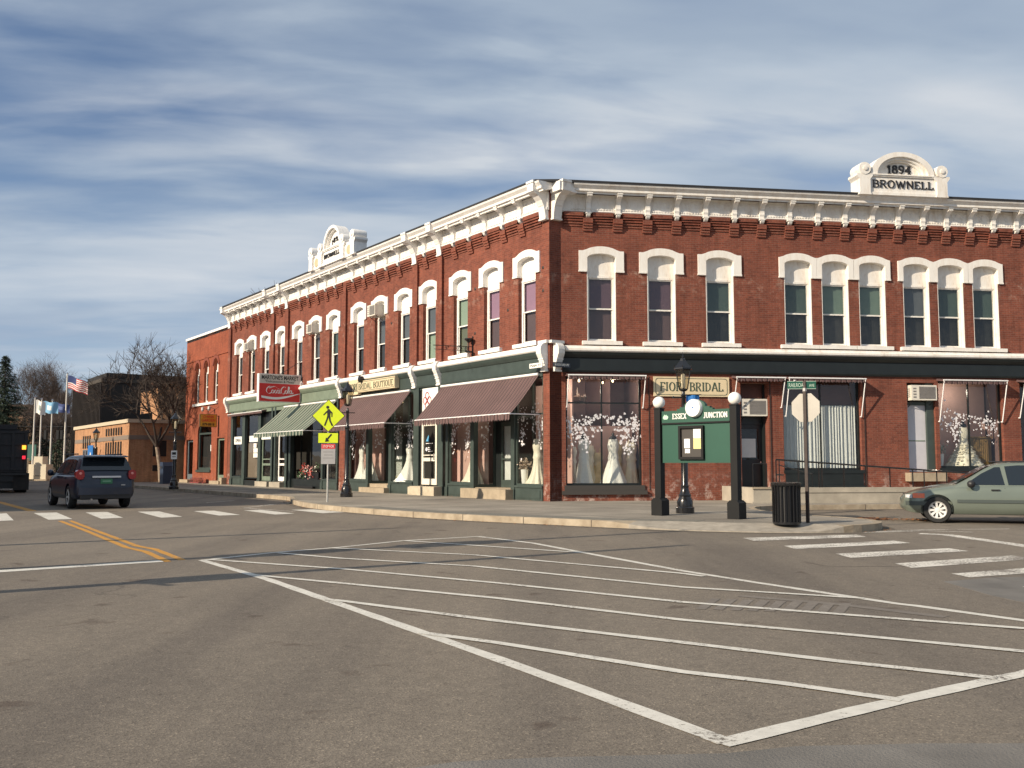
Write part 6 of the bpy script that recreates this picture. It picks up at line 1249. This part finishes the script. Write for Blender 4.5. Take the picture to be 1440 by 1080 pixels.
vc = bpy.data.objects['blue_sport_utility_car']; hd_ = R_(126); v = Vector((4.77 - .93 - 2.86, 0, 0)); v.rotate(Matrix.Rotation(hd_, 3, 'Z')); vc.rotation_euler = (0, 0, hd_); vc.location = Vector((-13.2, 30.6, .003)) - v
# dump truck at the left edge
root = empty('dump_truck', (rx(0, 45.5), 45.5, 0), R_(28), 'dark tipper truck seen from behind at the left edge, one amber lamp lit', 'truck'); m = MB(); m.box(-1.22, 1.22, 0, 5.0, .95, 2.95)
for x in (-1.15, -.6, 0, .6, 1.15): m.box(x - .06, x + .06, -.10, 0, 1.1, 2.9)
for z_ in (1.1, 1.7, 2.3, 2.86): m.box(-1.22, 1.22, -.07, 0, z_, z_ + .10)
m.box(-1.25, -1.13, -.12, 5.0, 2.9, 3.02); m.box(1.13, 1.25, -.12, 5, 2.9, 3.02); m.build('dump_body', TRKP, root)
m = MB(); m.box(-.9, .9, 5.1, 7.2, .8, 3.2); m.box(-.8, .8, 5.0, 5.2, 3.2, 3.45); m.build('cab', TRKP, root); m = MB(); m.box(-1.1, 1.1, .2, 6.5, .55, .95); m.box(-.7, .7, .5, 4.5, .2, .6); m.box(-1.2, 1.2, .0, .12, .85, 1.0); m.build('chassis', BLACK, root)
for x in (-1.0, 1.0):
    for y in (.9, 2.2, 5.9):
        ho = link('wheel', None, root, (x, y, .5)); t = MB(); t.lathe([(.28, -.26), (.47, -.26), (.50, -.2), (.50, .2), (.47, .26), (.28, .26)], n=26, ax='x'); t.build('tyre', RUB, ho, smooth=40); t = MB(); t.lathe([(.01, -.1), (.28, -.15), (.28, .15), (.01, .1)], n=20, ax='x'); t.build('rim', PLAST, ho, smooth=40)
    m = MB(); m.box(x - .34, x + .34, .12, .14, .14, .95); m.build('mud_flap', RUB, root)
m = MB(); m.box(.98, 1.15, -.16, -.11, 2.08, 2.28); m.build('amber_lamp', mat('lit_amber', (1, .35, .03), .4, emis=(1, .32, .03), estr=2.2), root); m = MB(); m.box(1.0, 1.14, -.16, -.11, 1.62, 1.78); m.build('red_lamp', mat('lit_red', (.8, .03, .05), .4, emis=(1, .03, .06), estr=.9), root)

# ------------------------------------------------------------ neighbouring orange brick shop
def P3(v): return (v.x, v.y, 0)
Q0 = FL.w(-32.45, 0, 0); F2 = Frame((Q0.x, Q0.y), A_L); root = empty('brick_shop', P3(Q0), A_L, 'smaller orange brick shop with three arched upper windows at the far end of the block', 'building')
m = MB(); W2 = 8.9; ux = [-6.30, -4.45, -2.50]; holes = [(u - .42, u + .42, 5.35, 8.1) for u in ux] + [(-5.95, -3.1, 1.0, 4.35), (-2.0, -.55, .35, 3.0), (-8.4, -6.9, .35, 3.0)]
wall(m, -W2, 0, .1, 9.85, holes, rev=.28)
for u in ux:                                           # arched spandrels over each upper window
    a = arcpts(u, 7.68, .42, .42, math.pi, 0, 10)
    for p, q in zip(a[:-1], a[1:]): m.prism([p, q, (q[0], 8.1), (p[0], 8.1)], 'y', 0, .27)
m.box(-W2, -W2 + .02, 0, 9, .1, 9.85); m.box(-W2, 0, 8.98, 9, .1, 9.85); m.box(-W2, 0, -.05, 0, 8.28, 8.36); m.build('brick_wall', BRICK2, root)
m = MB(); m.box(-W2 - .05, .0, -.08, 9.05, 9.85, 10.0); m.build('coping', WHITE, root); m = MB(); m.box(-W2, 0, .0, 9, 9.7, 9.84); m.build('roof', ROOFM, root)
for u in ux:
    a = MB(); a.strip(arcpts(u, 7.68, .46, .46, math.pi, 0, 10), arcpts(u, 7.68, .68, .68, math.pi, 0, 10), -.05, 0); a.build('brick_arch', mat('dark_arch_brick', (.20, .05, .03), .85), root)
    f = MB(); f.box(u - .42, u - .34, .14, .2, 5.42, 7.35); f.box(u + .34, u + .42, .14, .2, 5.42, 7.35); f.box(u - .42, u + .42, .14, .2, 7.27, 7.37); f.box(u - .34, u + .34, .14, .2, 5.42, 5.5); f.box(u - .34, u + .34, .15, .2, 6.38, 6.44); f.box(u - .42, u + .42, .2, .25, 7.37, 8.1)
    w_ = f.build('window', WHITE, root); p = MB(); p.quad((u - .34, .18, 5.5), (u + .34, .18, 5.5), (u + .34, .18, 7.3), (u - .34, .18, 7.3)); p.build('pane', WGLASS, w_); p = MB(); p.box(u - .4, u + .4, .30, .31, 5.4, 7.4); p.build('blind', BL['olive'], w_)
m = MB(); m.box(-6.95, -1.95, -.12, .1, 5.2, 5.36); m.build('sill', WHITE, root); m = MB(); m.box(-W2 + .1, -.1, 1.2, 1.3, .1, 9.6); m.build('room_partition', DARK, root)
a = MB(); ar = arcpts(-4.52, 3.4, 1.42, .95, math.pi, 0, 14)
for p, q in zip(ar[:-1], ar[1:]): a.prism([p, q, (q[0], 4.36), (p[0], 4.36)], 'y', .002, .25)
a.build('arch_spandrel', BRICK2, root)
f = MB(); f.box(-5.95, -5.83, .1, .2, 1.0, 4.3); f.box(-3.22, -3.1, .1, .2, 1.0, 4.3); f.box(-5.83, -3.22, .1, .2, 3.3, 3.42); f.box(-5.83, -3.22, .1, .2, 1.0, 1.15); f.strip(arcpts(-4.52, 3.4, 1.3, .83, math.pi, 0, 14), arcpts(-4.52, 3.4, 1.42, .95, math.pi, 0, 14), .1, .2); f.box(-6.0, -3.05, -.08, .15, .85, 1.0)
w_ = f.build('shop_window', GREEN2, root); p = MB(); p.quad((-5.9, .16, 1.1), (-3.2, .16, 1.1), (-3.2, .16, 4.3), (-5.9, .16, 4.3)); p.build('pane', GLASS, w_); p = MB(); p.box(-3.6, -3.3, .12, .15, 2.2, 2.6); p.build('window_notice', PAPER, w_); p = MB(); p.box(-5.8, -3.3, .35, .36, 1.1, 3.2); p.build('curtain', BL['dark'], w_)
for x0, mm in ((-2.0, PGREEN), (-8.4, mat('blue_grey_door', (.12, .15, .17), .5))):
    f = MB(); x1 = x0 + (1.45 if x0 > -3 else 1.5); f.box(x0, x0 + .14, .12, .2, .35, 3.0); f.box(x1 - .14, x1, .12, .2, .35, 3); f.box(x0 + .14, x1 - .14, .12, .2, 2.86, 3.0); f.box(x0 + .14, x1 - .14, .12, .2, .35, .7); d_ = f.build('door', mm, root); p = MB(); p.quad((x0 + .1, .16, .6), (x1 - .1, .16, .6), (x1 - .1, .16, 2.9), (x0 + .1, .16, 2.9)); p.build('pane', GLASS, d_); h = MB(); h.tube((x1 - .2, .08, 1.3), (x1 - .2, .08, 1.6), .02); h.build('handle', CHROME, d_)
    s_ = MB(); s_.box(x0 - .1, x1 + .25, -.4, .0, .1, .34); s_.build('step', STONE, root)
s_ = MB(); s_.box(-.50, -.02, -.30, .0, .1, .55); s_.box(-.9, -.55, -.1, 0, .1, .5); s_.build('stone_plinth', STONE, root)
f = MB()
for i in range(9): f.strip(arcpts(-5.8 + .32 * i, .2, .10, .28, math.pi, 0, 6), arcpts(-5.8 + .32 * i, .2, .13, .32, math.pi, 0, 6), -.42, -.40)
f.box(-5.95, -3.1, -.45, -.2, .1, .2); tag(f.build('flower_edging', mat('dull_red_iron', (.22, .05, .05), .6), None, P3(Q0), A_L), 'low scalloped red edging under the arched shop window', 'edging')
root = empty('restaurant_sign', F2.w(-1.75, -.05, 3.68), A_L, 'small yellow box sign with red words sticking out from the orange brick shop', 'sign'); m = MB(); m.box(-.12, .12, -1.15, -.1, 0, .80); m.build('box', mat('sign_brown', (.10, .05, .02), .6), root)
m = MB(); m.box(.12, .126, -1.12, -.13, .03, .77); m.build('yellow_panel', mat('sign_orange', (.62, .36, .03), .5), root)
for b_, z, h_, mm, w_ in (('CHINA', .64, .18, RED, .7), ('GARDEN', .42, .18, RED, .86), ('879-8818', .16, .16, LETB, .74)): t = text_mesh(b_, w_, h_, .006, bold=.02); t.xf(Matrix.Translation((.128, -.63, 0)) @ Matrix.Rotation(math.pi / 2, 4, 'Z') @ Matrix.Translation((0, -.004, z))); t.build('lettering', mm, root)
m = MB(); m.tube((0, -.1, .7), (0, .05, .7), .02); m.tube((0, -.6, .8), (0, .05, 1.3), .012); m.build('bracket', BLACK, root)
root = empty('spotlight_pair', F2.w(-2.6, 0, 4.75), A_L, 'pair of grey spotlights below the upper windows of the orange brick shop', 'lamp'); 
for x in (-1.3, 0): m = MB(); m.tube((x, .02, .1), (x, -.35, .25), .02); m.lathe([(.05, -.1), (.1, .0), (.09, .16), (.03, .2)], (x, -.35, .1), 10); m.build('spotlight', ALU, root)

# ------------------------------------------------------------ buildings farther up the street
def blockb(name, corner, L1, L2, H, label, m1, parts=None, ang=A_L, top=None, topz=.25):
    F = Frame(corner, ang); root = empty(name, (*corner, 0), ang, label, 'building'); m = MB(); m.box(-L1, 0, 0, L2, 0, H - topz); m.build('wall', m1, root); t = MB(); t.box(-L1 - .12, .12, -.12, L2 + .12, H - topz, H); t.build('roof_edge', top or WHITE, root)
    if parts: parts(root)
    return root
tanc = (-26.1, 65.0)
def tanparts(root):
    s = MB(); s.box(-18.0, -.0, -.03, 0, 3.05, 3.35); s.build('stone_band', mat('grey_band', (.20, .16, .13), .8), root)
    for i in range(7): p = MB(); x = -2.1 - i * .75; p.box(x - .13, x + .13, -.06, .02, .9 if i > 1 else .6, 2.95); p.build('window_slit', DARK, root)
    for i in range(7): p = MB(); x = -2.1 - i * .75; p.box(x - .13, x + .13, -.06, .02, 3.42, 3.95); p.build('window_slit', DARK, root)
    for i in range(4): p = MB(); x = -12.2 - i * .8; p.box(x - .15, x + .15, -.06, .02, 2.6, 3.6); p.build('window_slit', DARK, root)
    d_ = MB(); d_.box(-14.5, -9.8, -.08, .02, .1, 2.5); d_.build('entrance', mat('entrance_grey', (.10, .10, .11), .4), root)
    for x in (-14.0, -13.0, -10.9): p = MB(); p.box(x, x + .12, -.12, -.08, .1, 2.4); p.build('door_frame', BLACK, root)
    p = MB(); p.box(.0, .05, 1.6, 2.5, 1.9, 3.0); p.build('side_window', DARK, root); p = MB(); p.box(.0, .05, 1.6, 2.5, .9, 1.3); p.build('side_window', DARK, root); p = MB(); p.box(0, .03, 0, 14, 3.05, 3.35); p.build('side_band', MATS['grey_band'], root)
blockb('tan_building', tanc, 18.2, 14, 4.45, 'low tan brick flat roofed building with dark slit windows, behind the blue car', BRICK3, tanparts, top=mat('concrete_coping', (.52, .44, .32), .8))
root = empty('mural_board', FL.w(-53.2, -3.6, .4), A_L, 'blue and white mural board on the tan building entrance behind the blue car', 'board'); m = MB(); m.box(-.9, .9, -.05, 0, .6, 2.4); m.build('board', BLUE, root); m = MB(); m.prism([(-.5, .6), (-.1, .6), (.0, 1.3), (.2, .6), (.5, .6), (.3, 1.7), (.0, 1.9), (-.3, 1.3)], 'y', -.06, -.05); m.build('white_shape', PAPER, root)
def blkparts(root):
    for i in range(24): p = MB(); x = -13.9 + i * .6; p.box(x - .08, x + .08, -.14, 0, 0, 9.5); p.build('cladding_rib', mat('dark_rib', (.026, .019, .015), .7), root)
    p = MB(); p.box(-9, .0, .4, 20, 9.9, 10.5); p.build('roof_house', mat('black_cladding', (.012, .010, .009), .7), root)
blockb('black_office_building', (-41.0, 95.0), 14.3, 26, 9.9, 'tall dark windowless building with vertical ribs behind the low tan building', mat('dark_cladding', (.010, .008, .007), .7, var=.15), blkparts, top=mat('dark_coping', (.05, .04, .03), .7), topz=.35)
def brnparts(root):
    p = MB(); p.box(-6.0, .0, -.03, .0, 6.0, 8.0); p.build('lit_panel', BRICK3, root); p = MB(); p.box(.0, 1.0, 3.0, 4.0, 8.6, 10.0); p.build('chimney', BRICK4, root)
blockb('brown_brick_building', (rx(222, 84), 84), 1.9, 16, 8.7, 'brown brick block with one sunlit tan side behind the bare street tree', BRICK3, brnparts, top=BRICK4)
# opposite side of the street, outside the picture on the left
def oppo(name, cs, ck, L1, L2, H, label, ang):
    c = LP(cs, ck) if ang is None else cs; a = A_L if ang is None else ang
    root = empty(name, (*c, 0), a, label, 'building'); m = MB(); m.box(-L1, 0, -L2, 0, 0, H); m.build('wall', BRICK2, root); m = MB(); m.box(-L1 - .1, .1, -L2 - .1, .1, H - .3, H + .1); m.build('roof_edge', WHITE, root)
    for i in range(int(L1 / 3)):
        for z in (1.0, 4.6): p = MB(); p.box(-L1 + 1 + i * 3, -L1 + 2.4 + i * 3, -.0, .06, z, z + 2.1); p.build('window', BL['dark'], root)
root = empty('corner_hall', (-20.9, 24.0, 0), 0, 'plain grey hall across the street, outside the photo on the left', 'building'); m = MB()
P = [(0, 0), (-d2.x * 0 - 24, -0.4), (-24 - 6, 12), (d1.x * 13, d1.y * 13)]; m.prism(P, 'z', 0, 8.1); m.build('wall', mat('grey_render', (.20, .20, .20), .9, var=.1), root); m = MB(); m.prism([(x * 1.004, y * 1.004) for x, y in P], 'z', 8.1, 8.22); m.build('roof_edge', WHITE, root)
for i in range(4): p = MB(); p.box(-5 - i * 5, -3.4 - i * 5, -.06, .1, 1.2, 3.6); p.build('window', BL['dark'], root)
c = Vector((*LP(13, 1.6), 0)) - Vector((-SX, -SY, 0)) * (9.4 / math.tan(SUN_EL)); root = empty('row_building', (c.x, c.y, 0), A_L, 'taller brick row across the street, outside the photo on the left', 'building'); m = MB(); m.box(-48, 0, -10, 0, 0, 9.4); m.build('wall', BRICK2, root); m = MB(); m.box(-48.1, .1, -10.1, .1, 9.4, 9.5); m.build('roof_edge', WHITE, root)
for i in range(12): p = MB(); p.box(-46 + i * 3.8, -44.4 + i * 3.8, -.02, .06, 4.8, 7.2); p.build('window', BL['dark'], root)
# poles behind the photographer on the left, whose shadows cross the street
ct = 1 / math.tan(SUN_EL)
def pole(name, tipx, tipy, H, label, things_at, arm=None):
    bx, by = tipx + SX / math.hypot(SX, SY) * H * ct, tipy + SY / math.hypot(SX, SY) * H * ct
    root = empty(name, (bx, by, 0), 0, label, 'pole'); m = MB(); m.tube((0, 0, 0), (0, 0, H), .15, .08, n=12); m.lathe([(.2, 0), (.2, .3), (.12, .4)], n=12); m.build('post', BLACK, root, smooth=40)
    for z, w, h in things_at: m = MB(); m.lathe([(.05, z), (w, z + h * .15), (w * 1.1, z + h * .7), (w * .7, z + h), (.04, z + h * 1.1)], n=10); m.tube((0, 0, z), (w * 1.6, -w, z), .03); m.build('lantern', BLACK, root, smooth=40)
    return root
pole('utility_pole', 3.6, 20.1, 7.4, 'black lamp pole with two lanterns, outside the photo on the left', [(2.6, .34, 1.0), (4.1, .36, 1.05)])
pole('utility_pole', 3.0, 16.6, 6.6, 'black pole with a wide shade, outside the photo behind the left edge', [(2.2, .30, .7)])
pole('utility_pole', -2.6, 20.9, 6.2, 'thin black pole without lantern, outside the photo on the left', [])

# ------------------------------------------------------------ plaza, flags, monument
def flag(px, d, H, label, kind, fw, fh, dirx=1, droop=.0):
    x = rx(px, d); root = empty('flagpole', (x, d, .1), 0, label, 'flagpole', None); m = MB(); m.tube((0, 0, 0), (0, 0, H), .09, .05, n=10); m.build('pole', mat('white_pole', (.66, .63, .57), .5), root, smooth=40); m = MB(); m.lathe([(.002, H), (.08, H + .05), (.08, H + .12), (.002, H + .18)], n=10); m.build('finial', CHROME, root)
    nx, nz = 16, 13; m = MB(); vs = []
    for i in range(nx + 1):
        for j in range(nz + 1):
            u, v = i / nx, j / nz; vs.append((.08 + fw * u * (1 - .12 * droop), .16 * math.sin(u * 7 + v * 1.6) * u, H - .12 - fh * v - droop * fh * .75 * u ** 1.2 + .05 * math.sin(u * 9)))
    k = {'us': [FLAGR, FLAG, FLAGN], 'w': [FLAG, mat('flag_grey', (.25, .3, .28), .8)], 'b': [FLAGB, FLAG], 'n': [FLAGN, mat('flag_mid', (.10, .14, .30), .8)]}[kind]
    for i in range(nx):
        for j in range(nz):
            a = i * (nz + 1) + j; q = 0
            if kind == 'us': q = 2 if (i < 7 and j < 7) else (j % 2)
            elif 5 <= i <= 9 and 4 <= j <= 8: q = 1
            m.add([vs[a], vs[a + 1], vs[a + nz + 2], vs[a + nz + 1]], [(0, 1, 2, 3)], q)
    m.build('flag', k, root, smooth=60)
flag(92, 85, 9.3, 'tallest white flagpole flying the red striped flag, left of the dark building', 'us', 1.9, 1.15, droop=.75)
flag(48, 82, 6.9, 'white flagpole with a white flag, leftmost of the four poles', 'w', .8, 1.15, droop=.25)
flag(57.5, 84, 6.9, 'white flagpole with a light blue flag, second from the left', 'b', 1.35, 1.0, droop=.15)
flag(72.5, 90, 7.2, 'white flagpole with a navy flag, beside the tallest pole', 'n', 1.6, .8, droop=.45)
root = empty('monument', (rx(57, 80), 80, .0), -.1, 'stepped pale stone monument below the flagpoles', 'monument'); m = MB(); m.box(-.85, .95, -.5, .5, .1, 1.35); m.build('base_block', mat('pale_granite', (.60, .54, .42), .8, var=.06), root); m = MB(); m.box(-.2, .55, -.4, .4, 1.35, 2.0); m.build('upper_block', MATS['pale_granite'], root); m = MB(); m.box(-1.1, 1.2, -.8, .8, .0, .12); m.build('plinth', STONE, root); m = MB(); m.box(0, .5, -.52, -.5, .35, .45); m.build('inscription', mat('grey_inscription', (.3, .27, .22), .8), root)
for px_, d, l in ((39, 79, 'slim pale stone pillar at the left of the monument'), (52, 86, 'slim pale stone pillar behind the monument')): root = empty('stone_pillar', (rx(px_, d), d, 0), 0, l, 'pillar'); m = MB(); m.box(-.14, .14, -.14, .14, 0, 1.75); m.build('shaft', MATS['pale_granite'], root); m = MB(); m.box(-.18, .18, -.18, .18, 1.75, 1.85); m.build('cap', MATS['pale_granite'], root)
root = empty('direction_sign', (rx(42, 90), 90, 0), 0, 'green road direction sign beside the dark truck', 'sign'); m = MB(); m.box(-.7, .7, -.03, .03, 1.7, 3.2); m.build('panel', mat('road_green', (.02, .10, .08), .5), root); m = MB(); m.tube((-.5, .05, 0), (-.5, .05, 3.1), .05); m.tube((.5, .05, 0), (.5, .05, 3.1), .05); m.build('post', ALU, root)
root = empty('traffic_signals', (rx(30, 100), 100, 0), 0, 'dark traffic signals hanging from a wire across the far street', 'traffic signal'); m = MB(); m.tube((-8, 0, 5.4), (11, 0, 5.2), .03, n=5); m.tube((-8, 0, 0), (-8, 0, 6), .12); m.tube((11, 0, 0), (11, 0, 6), .12); m.build('span_wire', BLACK, root)
for x in (2.6, 3.9, 4.3): m = MB(); m.box(x - .13, x + .13, -.15, .15, 3.95, 4.9); m.tube((x, 0, 5), (x, 0, 5.35), .03); m.build('signal_head', BLACK, root)
for px_, d, l, c_ in ((236, 60, 'dark blue litter box on the pavement beside the pale tree trunk', (.02, .035, .07)),): root = empty('litter_box', (rx(px_, d), d, .15), A_L, l, 'litter bin'); m = MB(); m.box(-.35, .35, -.3, .3, 0, 1.1); m.prism([(-.38, 1.1), (.38, 1.1), (.30, 1.35), (-.30, 1.35)], 'y', -.32, .32); m.build('body', mat('blue_black', c_, .5), root); m = MB(); m.box(-.2, .2, -.33, -.32, .95, 1.08); m.build('slot', BLACK, root)

# ------------------------------------------------------------ hills, trees and far house
m = MB(); nx, ny = 60, 10; vs = []
for i in range(nx + 1):
    for j in range(ny + 1):
        x = -330 + 420 * i / nx; y = 190 + 30 * j; h = (2 + 13 * (1 - math.cos(min(1, j / 6) * math.pi)) / 2) * (.75 + .25 * math.sin(x * .021 + 1) + .1 * math.sin(x * .07)); vs.append((x, y, h if j else -1))
m.add(vs, [(i * (ny + 1) + j, (i + 1) * (ny + 1) + j, (i + 1) * (ny + 1) + j + 1, i * (ny + 1) + j + 1) for i in range(nx) for j in range(ny)]); struct('hill', m, mat('wooded_hill', (.075, .058, .045), .95, var=.3, vscale=.1), smooth=60)
def branch(m, tips, p, d, L, r, depth, rg, up=.15, spread=.6, kids=(2, 4)):
    n = 3; q = p.copy(); dd = d.copy()
    for i in range(n):
        nd_ = (dd + Vector((rg.gauss(0, .10), rg.gauss(0, .10), rg.gauss(0, .08) + up * .25))).normalized(); q2 = q + nd_ * (L / n); m.tube(q, q2, r * (1 - i * .18), r * (1 - (i + 1) * .18), n=(7 if r > .04 else 4 if r > .015 else 3), cap=False); q, dd = q2, nd_
        if depth > 0 and i > 0 or (depth > 0 and depth < 4):
            for _ in range(rg.randint(0, 1) + (1 if depth <= 2 else 0)):
                a = dd.orthogonal().normalized(); a.rotate(Matrix.Rotation(rg.uniform(0, 6.28), 3, dd)); nd2 = (dd * .75 + a * spread * rg.uniform(.7, 1.2) + Vector((0, 0, up))).normalized(); branch(m, tips, q, nd2, L * rg.uniform(.5, .72), r * .5, depth - 1, rg, up, spread)
    if depth > 0:
        for _ in range(rg.randint(*kids)):
            a = dd.orthogonal().normalized(); a.rotate(Matrix.Rotation(rg.uniform(0, 6.28), 3, dd)); nd2 = (dd + a * spread * rg.uniform(.6, 1.1) + Vector((0, 0, up))).normalized(); branch(m, tips, q, nd2, L * rg.uniform(.60, .80), r * .58, depth - 1, rg, up, spread)
def bare_tree(x, y, H, seed, label, trunk=BARK, twig=TWIG, depth=4, lean=(0, 0), tr=.22, spread=.6, group=None, th=.28, z0=0, kids=(2, 4)):
    rg = random.Random(seed); root = empty('bare_tree', (x, y, z0), 0, label, 'tree', group); t = MB(); top = Vector((lean[0], lean[1], H * th)); t.tube((0, 0, -.1), top * .5 + Vector((.05, 0, 0)), tr, tr * .85, n=10); t.tube(top * .5 + Vector((.05, 0, 0)), top, tr * .85, tr * .75, n=10); t.build('trunk', trunk, root, smooth=50)
    c = MB()
    for i in range(4):
        a = i * 1.57 + rg.uniform(-.4, .4); branch(c, None, top.copy(), Vector((math.cos(a) * spread, math.sin(a) * spread, 1)).normalized(), H * .30, tr * .6, depth, rg, .12, spread, kids)
    c.build('crown', twig, root); return root
bare_tree(rx(229, 65.2), 65.2, 9.0, 11, 'bare street tree with pale trunk in front of the dark office building', BARKL, mat('dark_twigs', (.05, .037, .030), .9), 4, (-.35, 0), .17, .80, th=.28, kids=(2, 3))
bare_tree(rx(259, 70), 70, 8.0, 12, 'bare crooked tree at the left edge of the orange brick shop', BARKL, MATS['dark_twigs'], 4, (-.6, 0), .2, .8, th=.3)
HY = 120
for i, (px_, d, H, sd, lab) in enumerate(((62, 125, 14.5, 21, 'tall rounded bare tree directly above the light blue flag'), (38, 140, 12.5, 22, 'bare tree in the gap between the spruce and the flags'), (104, 135, 12.5, 23, 'bare tree between the tallest flagpole and the dark office building'), (84, 150, 13.5, 24, 'bare tree behind the navy flag'), (20, 160, 12, 25, 'bare tree behind the spruce at the left edge'), (50, 110, 7.5, 26, 'small bare tree behind the monument'), (98, 112, 8, 27, 'small bare tree low behind the tallest flagpole'))):
    bare_tree(rx(px_, d), d, H, sd, lab, BARK, TWIG, 5 if i < 4 else 4, tr=.2, spread=.72, group='bare trees on the rise beyond the plaza', th=.2, kids=(2, 3))
bare_tree(rx(446, 75), 75, 12.4, 31, 'bare treetop showing over the roof left of the smaller pediment', BARK, TWIG, 3, tr=.22, spread=.26, th=.5, kids=(2, 2))
def conifer(x, y, H, Rr, seed, label, z0=0):
    rg = random.Random(seed); root = empty('spruce_tree', (x, y, z0), 0, label, 'tree', 'evergreens beyond the plaza'); t = MB(); t.tube((0, 0, 0), (0, 0, H * .97), .22, .03, n=8); t.build('trunk', BARK, root); c = MB()
    n = int(H * (26 if H < 10 else 60))
    for i in range(n):
        t_ = (i + rg.random()) / n; z = H * (.06 + .93 * t_); L = Rr * (1 - t_) ** (.85 if H < 10 else 1.0) * rg.uniform(.65, 1.12) + .12; a = rg.uniform(0, 6.28); ca, sa = math.cos(a), math.sin(a); ns = max(3, int(L / .22))
        for k in range(ns):
            u = (k + 1) / ns; px2 = L * u; pz = z - .30 * L * u + .18 * L * u * u
            for _ in range(3):
                w = .16 * (1.3 - u) + .07; o_ = Vector((ca * px2 - sa * rg.gauss(0, w), sa * px2 + ca * rg.gauss(0, w), pz + rg.gauss(0, .06))); d_ = Vector((ca + rg.gauss(0, .5), sa + rg.gauss(0, .5), -.35 + rg.gauss(0, .3))).normalized() * rg.uniform(.2, .36); s_ = Vector((-sa, ca, rg.gauss(0, .4))) * .06
                c.quad(o_ - s_, o_ + s_, o_ + d_)
    c.build('crown', SPRUCE, root); return root
conifer(rx(4, 105), 105, 13.4, 5.0, 41, 'large dark spruce at the left edge of the photo')
conifer(rx(80, 98), 98, 3.6, 1.3, 42, 'low dark evergreen behind the blue car and lamp post')
conifer(rx(88, 104), 104, 4.4, 1.6, 43, 'dark evergreen at the foot of the tallest flagpole')
conifer(rx(66, 108), 108, 4.6, 1.6, 44, 'dark evergreen behind the monument')
conifer(rx(52, 118), 118, 5.5, 2.0, 46, 'wide dark evergreen farther back behind the monument')
conifer(rx(106, 118), 118, 5.0, 1.8, 45, 'dark evergreen next to the tan building')
root = empty('far_house', (rx(27, 150), 150, 6.0), .2, 'distant tan house with brown roof above the dark truck', 'house'); m = MB(); m.box(-2.6, 2.6, -2, 2, -6, 3.2); m.build('wall', mat('far_tan', (.36, .22, .13), .9), root); m = MB(); m.prism([(-2.9, 3.2), (2.9, 3.2), (1.8, 4.6), (-1.8, 4.6)], 'y', -2.3, 2.3); m.build('roof', mat('far_roof', (.12, .085, .06), .9), root); m = MB(); m.prism([(-1.7, .6), (-.6, .6), (-1.15, 1.6)], 'y', -2.06, -2.0); m.build('gable_window', DARK, root)
wd = MB(); rg = random.Random(77)
for i in range(5200):
    x = rg.uniform(-190, -10); y = rg.uniform(180, 300); h0 = 1 + 11 * min(1, (y - 190) / 140 if y > 190 else 0); H = rg.uniform(4, 9); p = Vector((x, y, h0)); 
    for _ in range(5): q = p + Vector((rg.gauss(0, .9), rg.gauss(0, .9), H * rg.uniform(.5, 1.1))); wd.tube(p + Vector((0, 0, H * .1)), q, .10, .03, n=3, cap=False)
tag(wd.build('distant_wood', mat('distant_wood', (.10, .078, .066), .95, var=.25, vscale=.15)), 'far leafless woods along the low hill at the left', 'woods', kind='stuff')
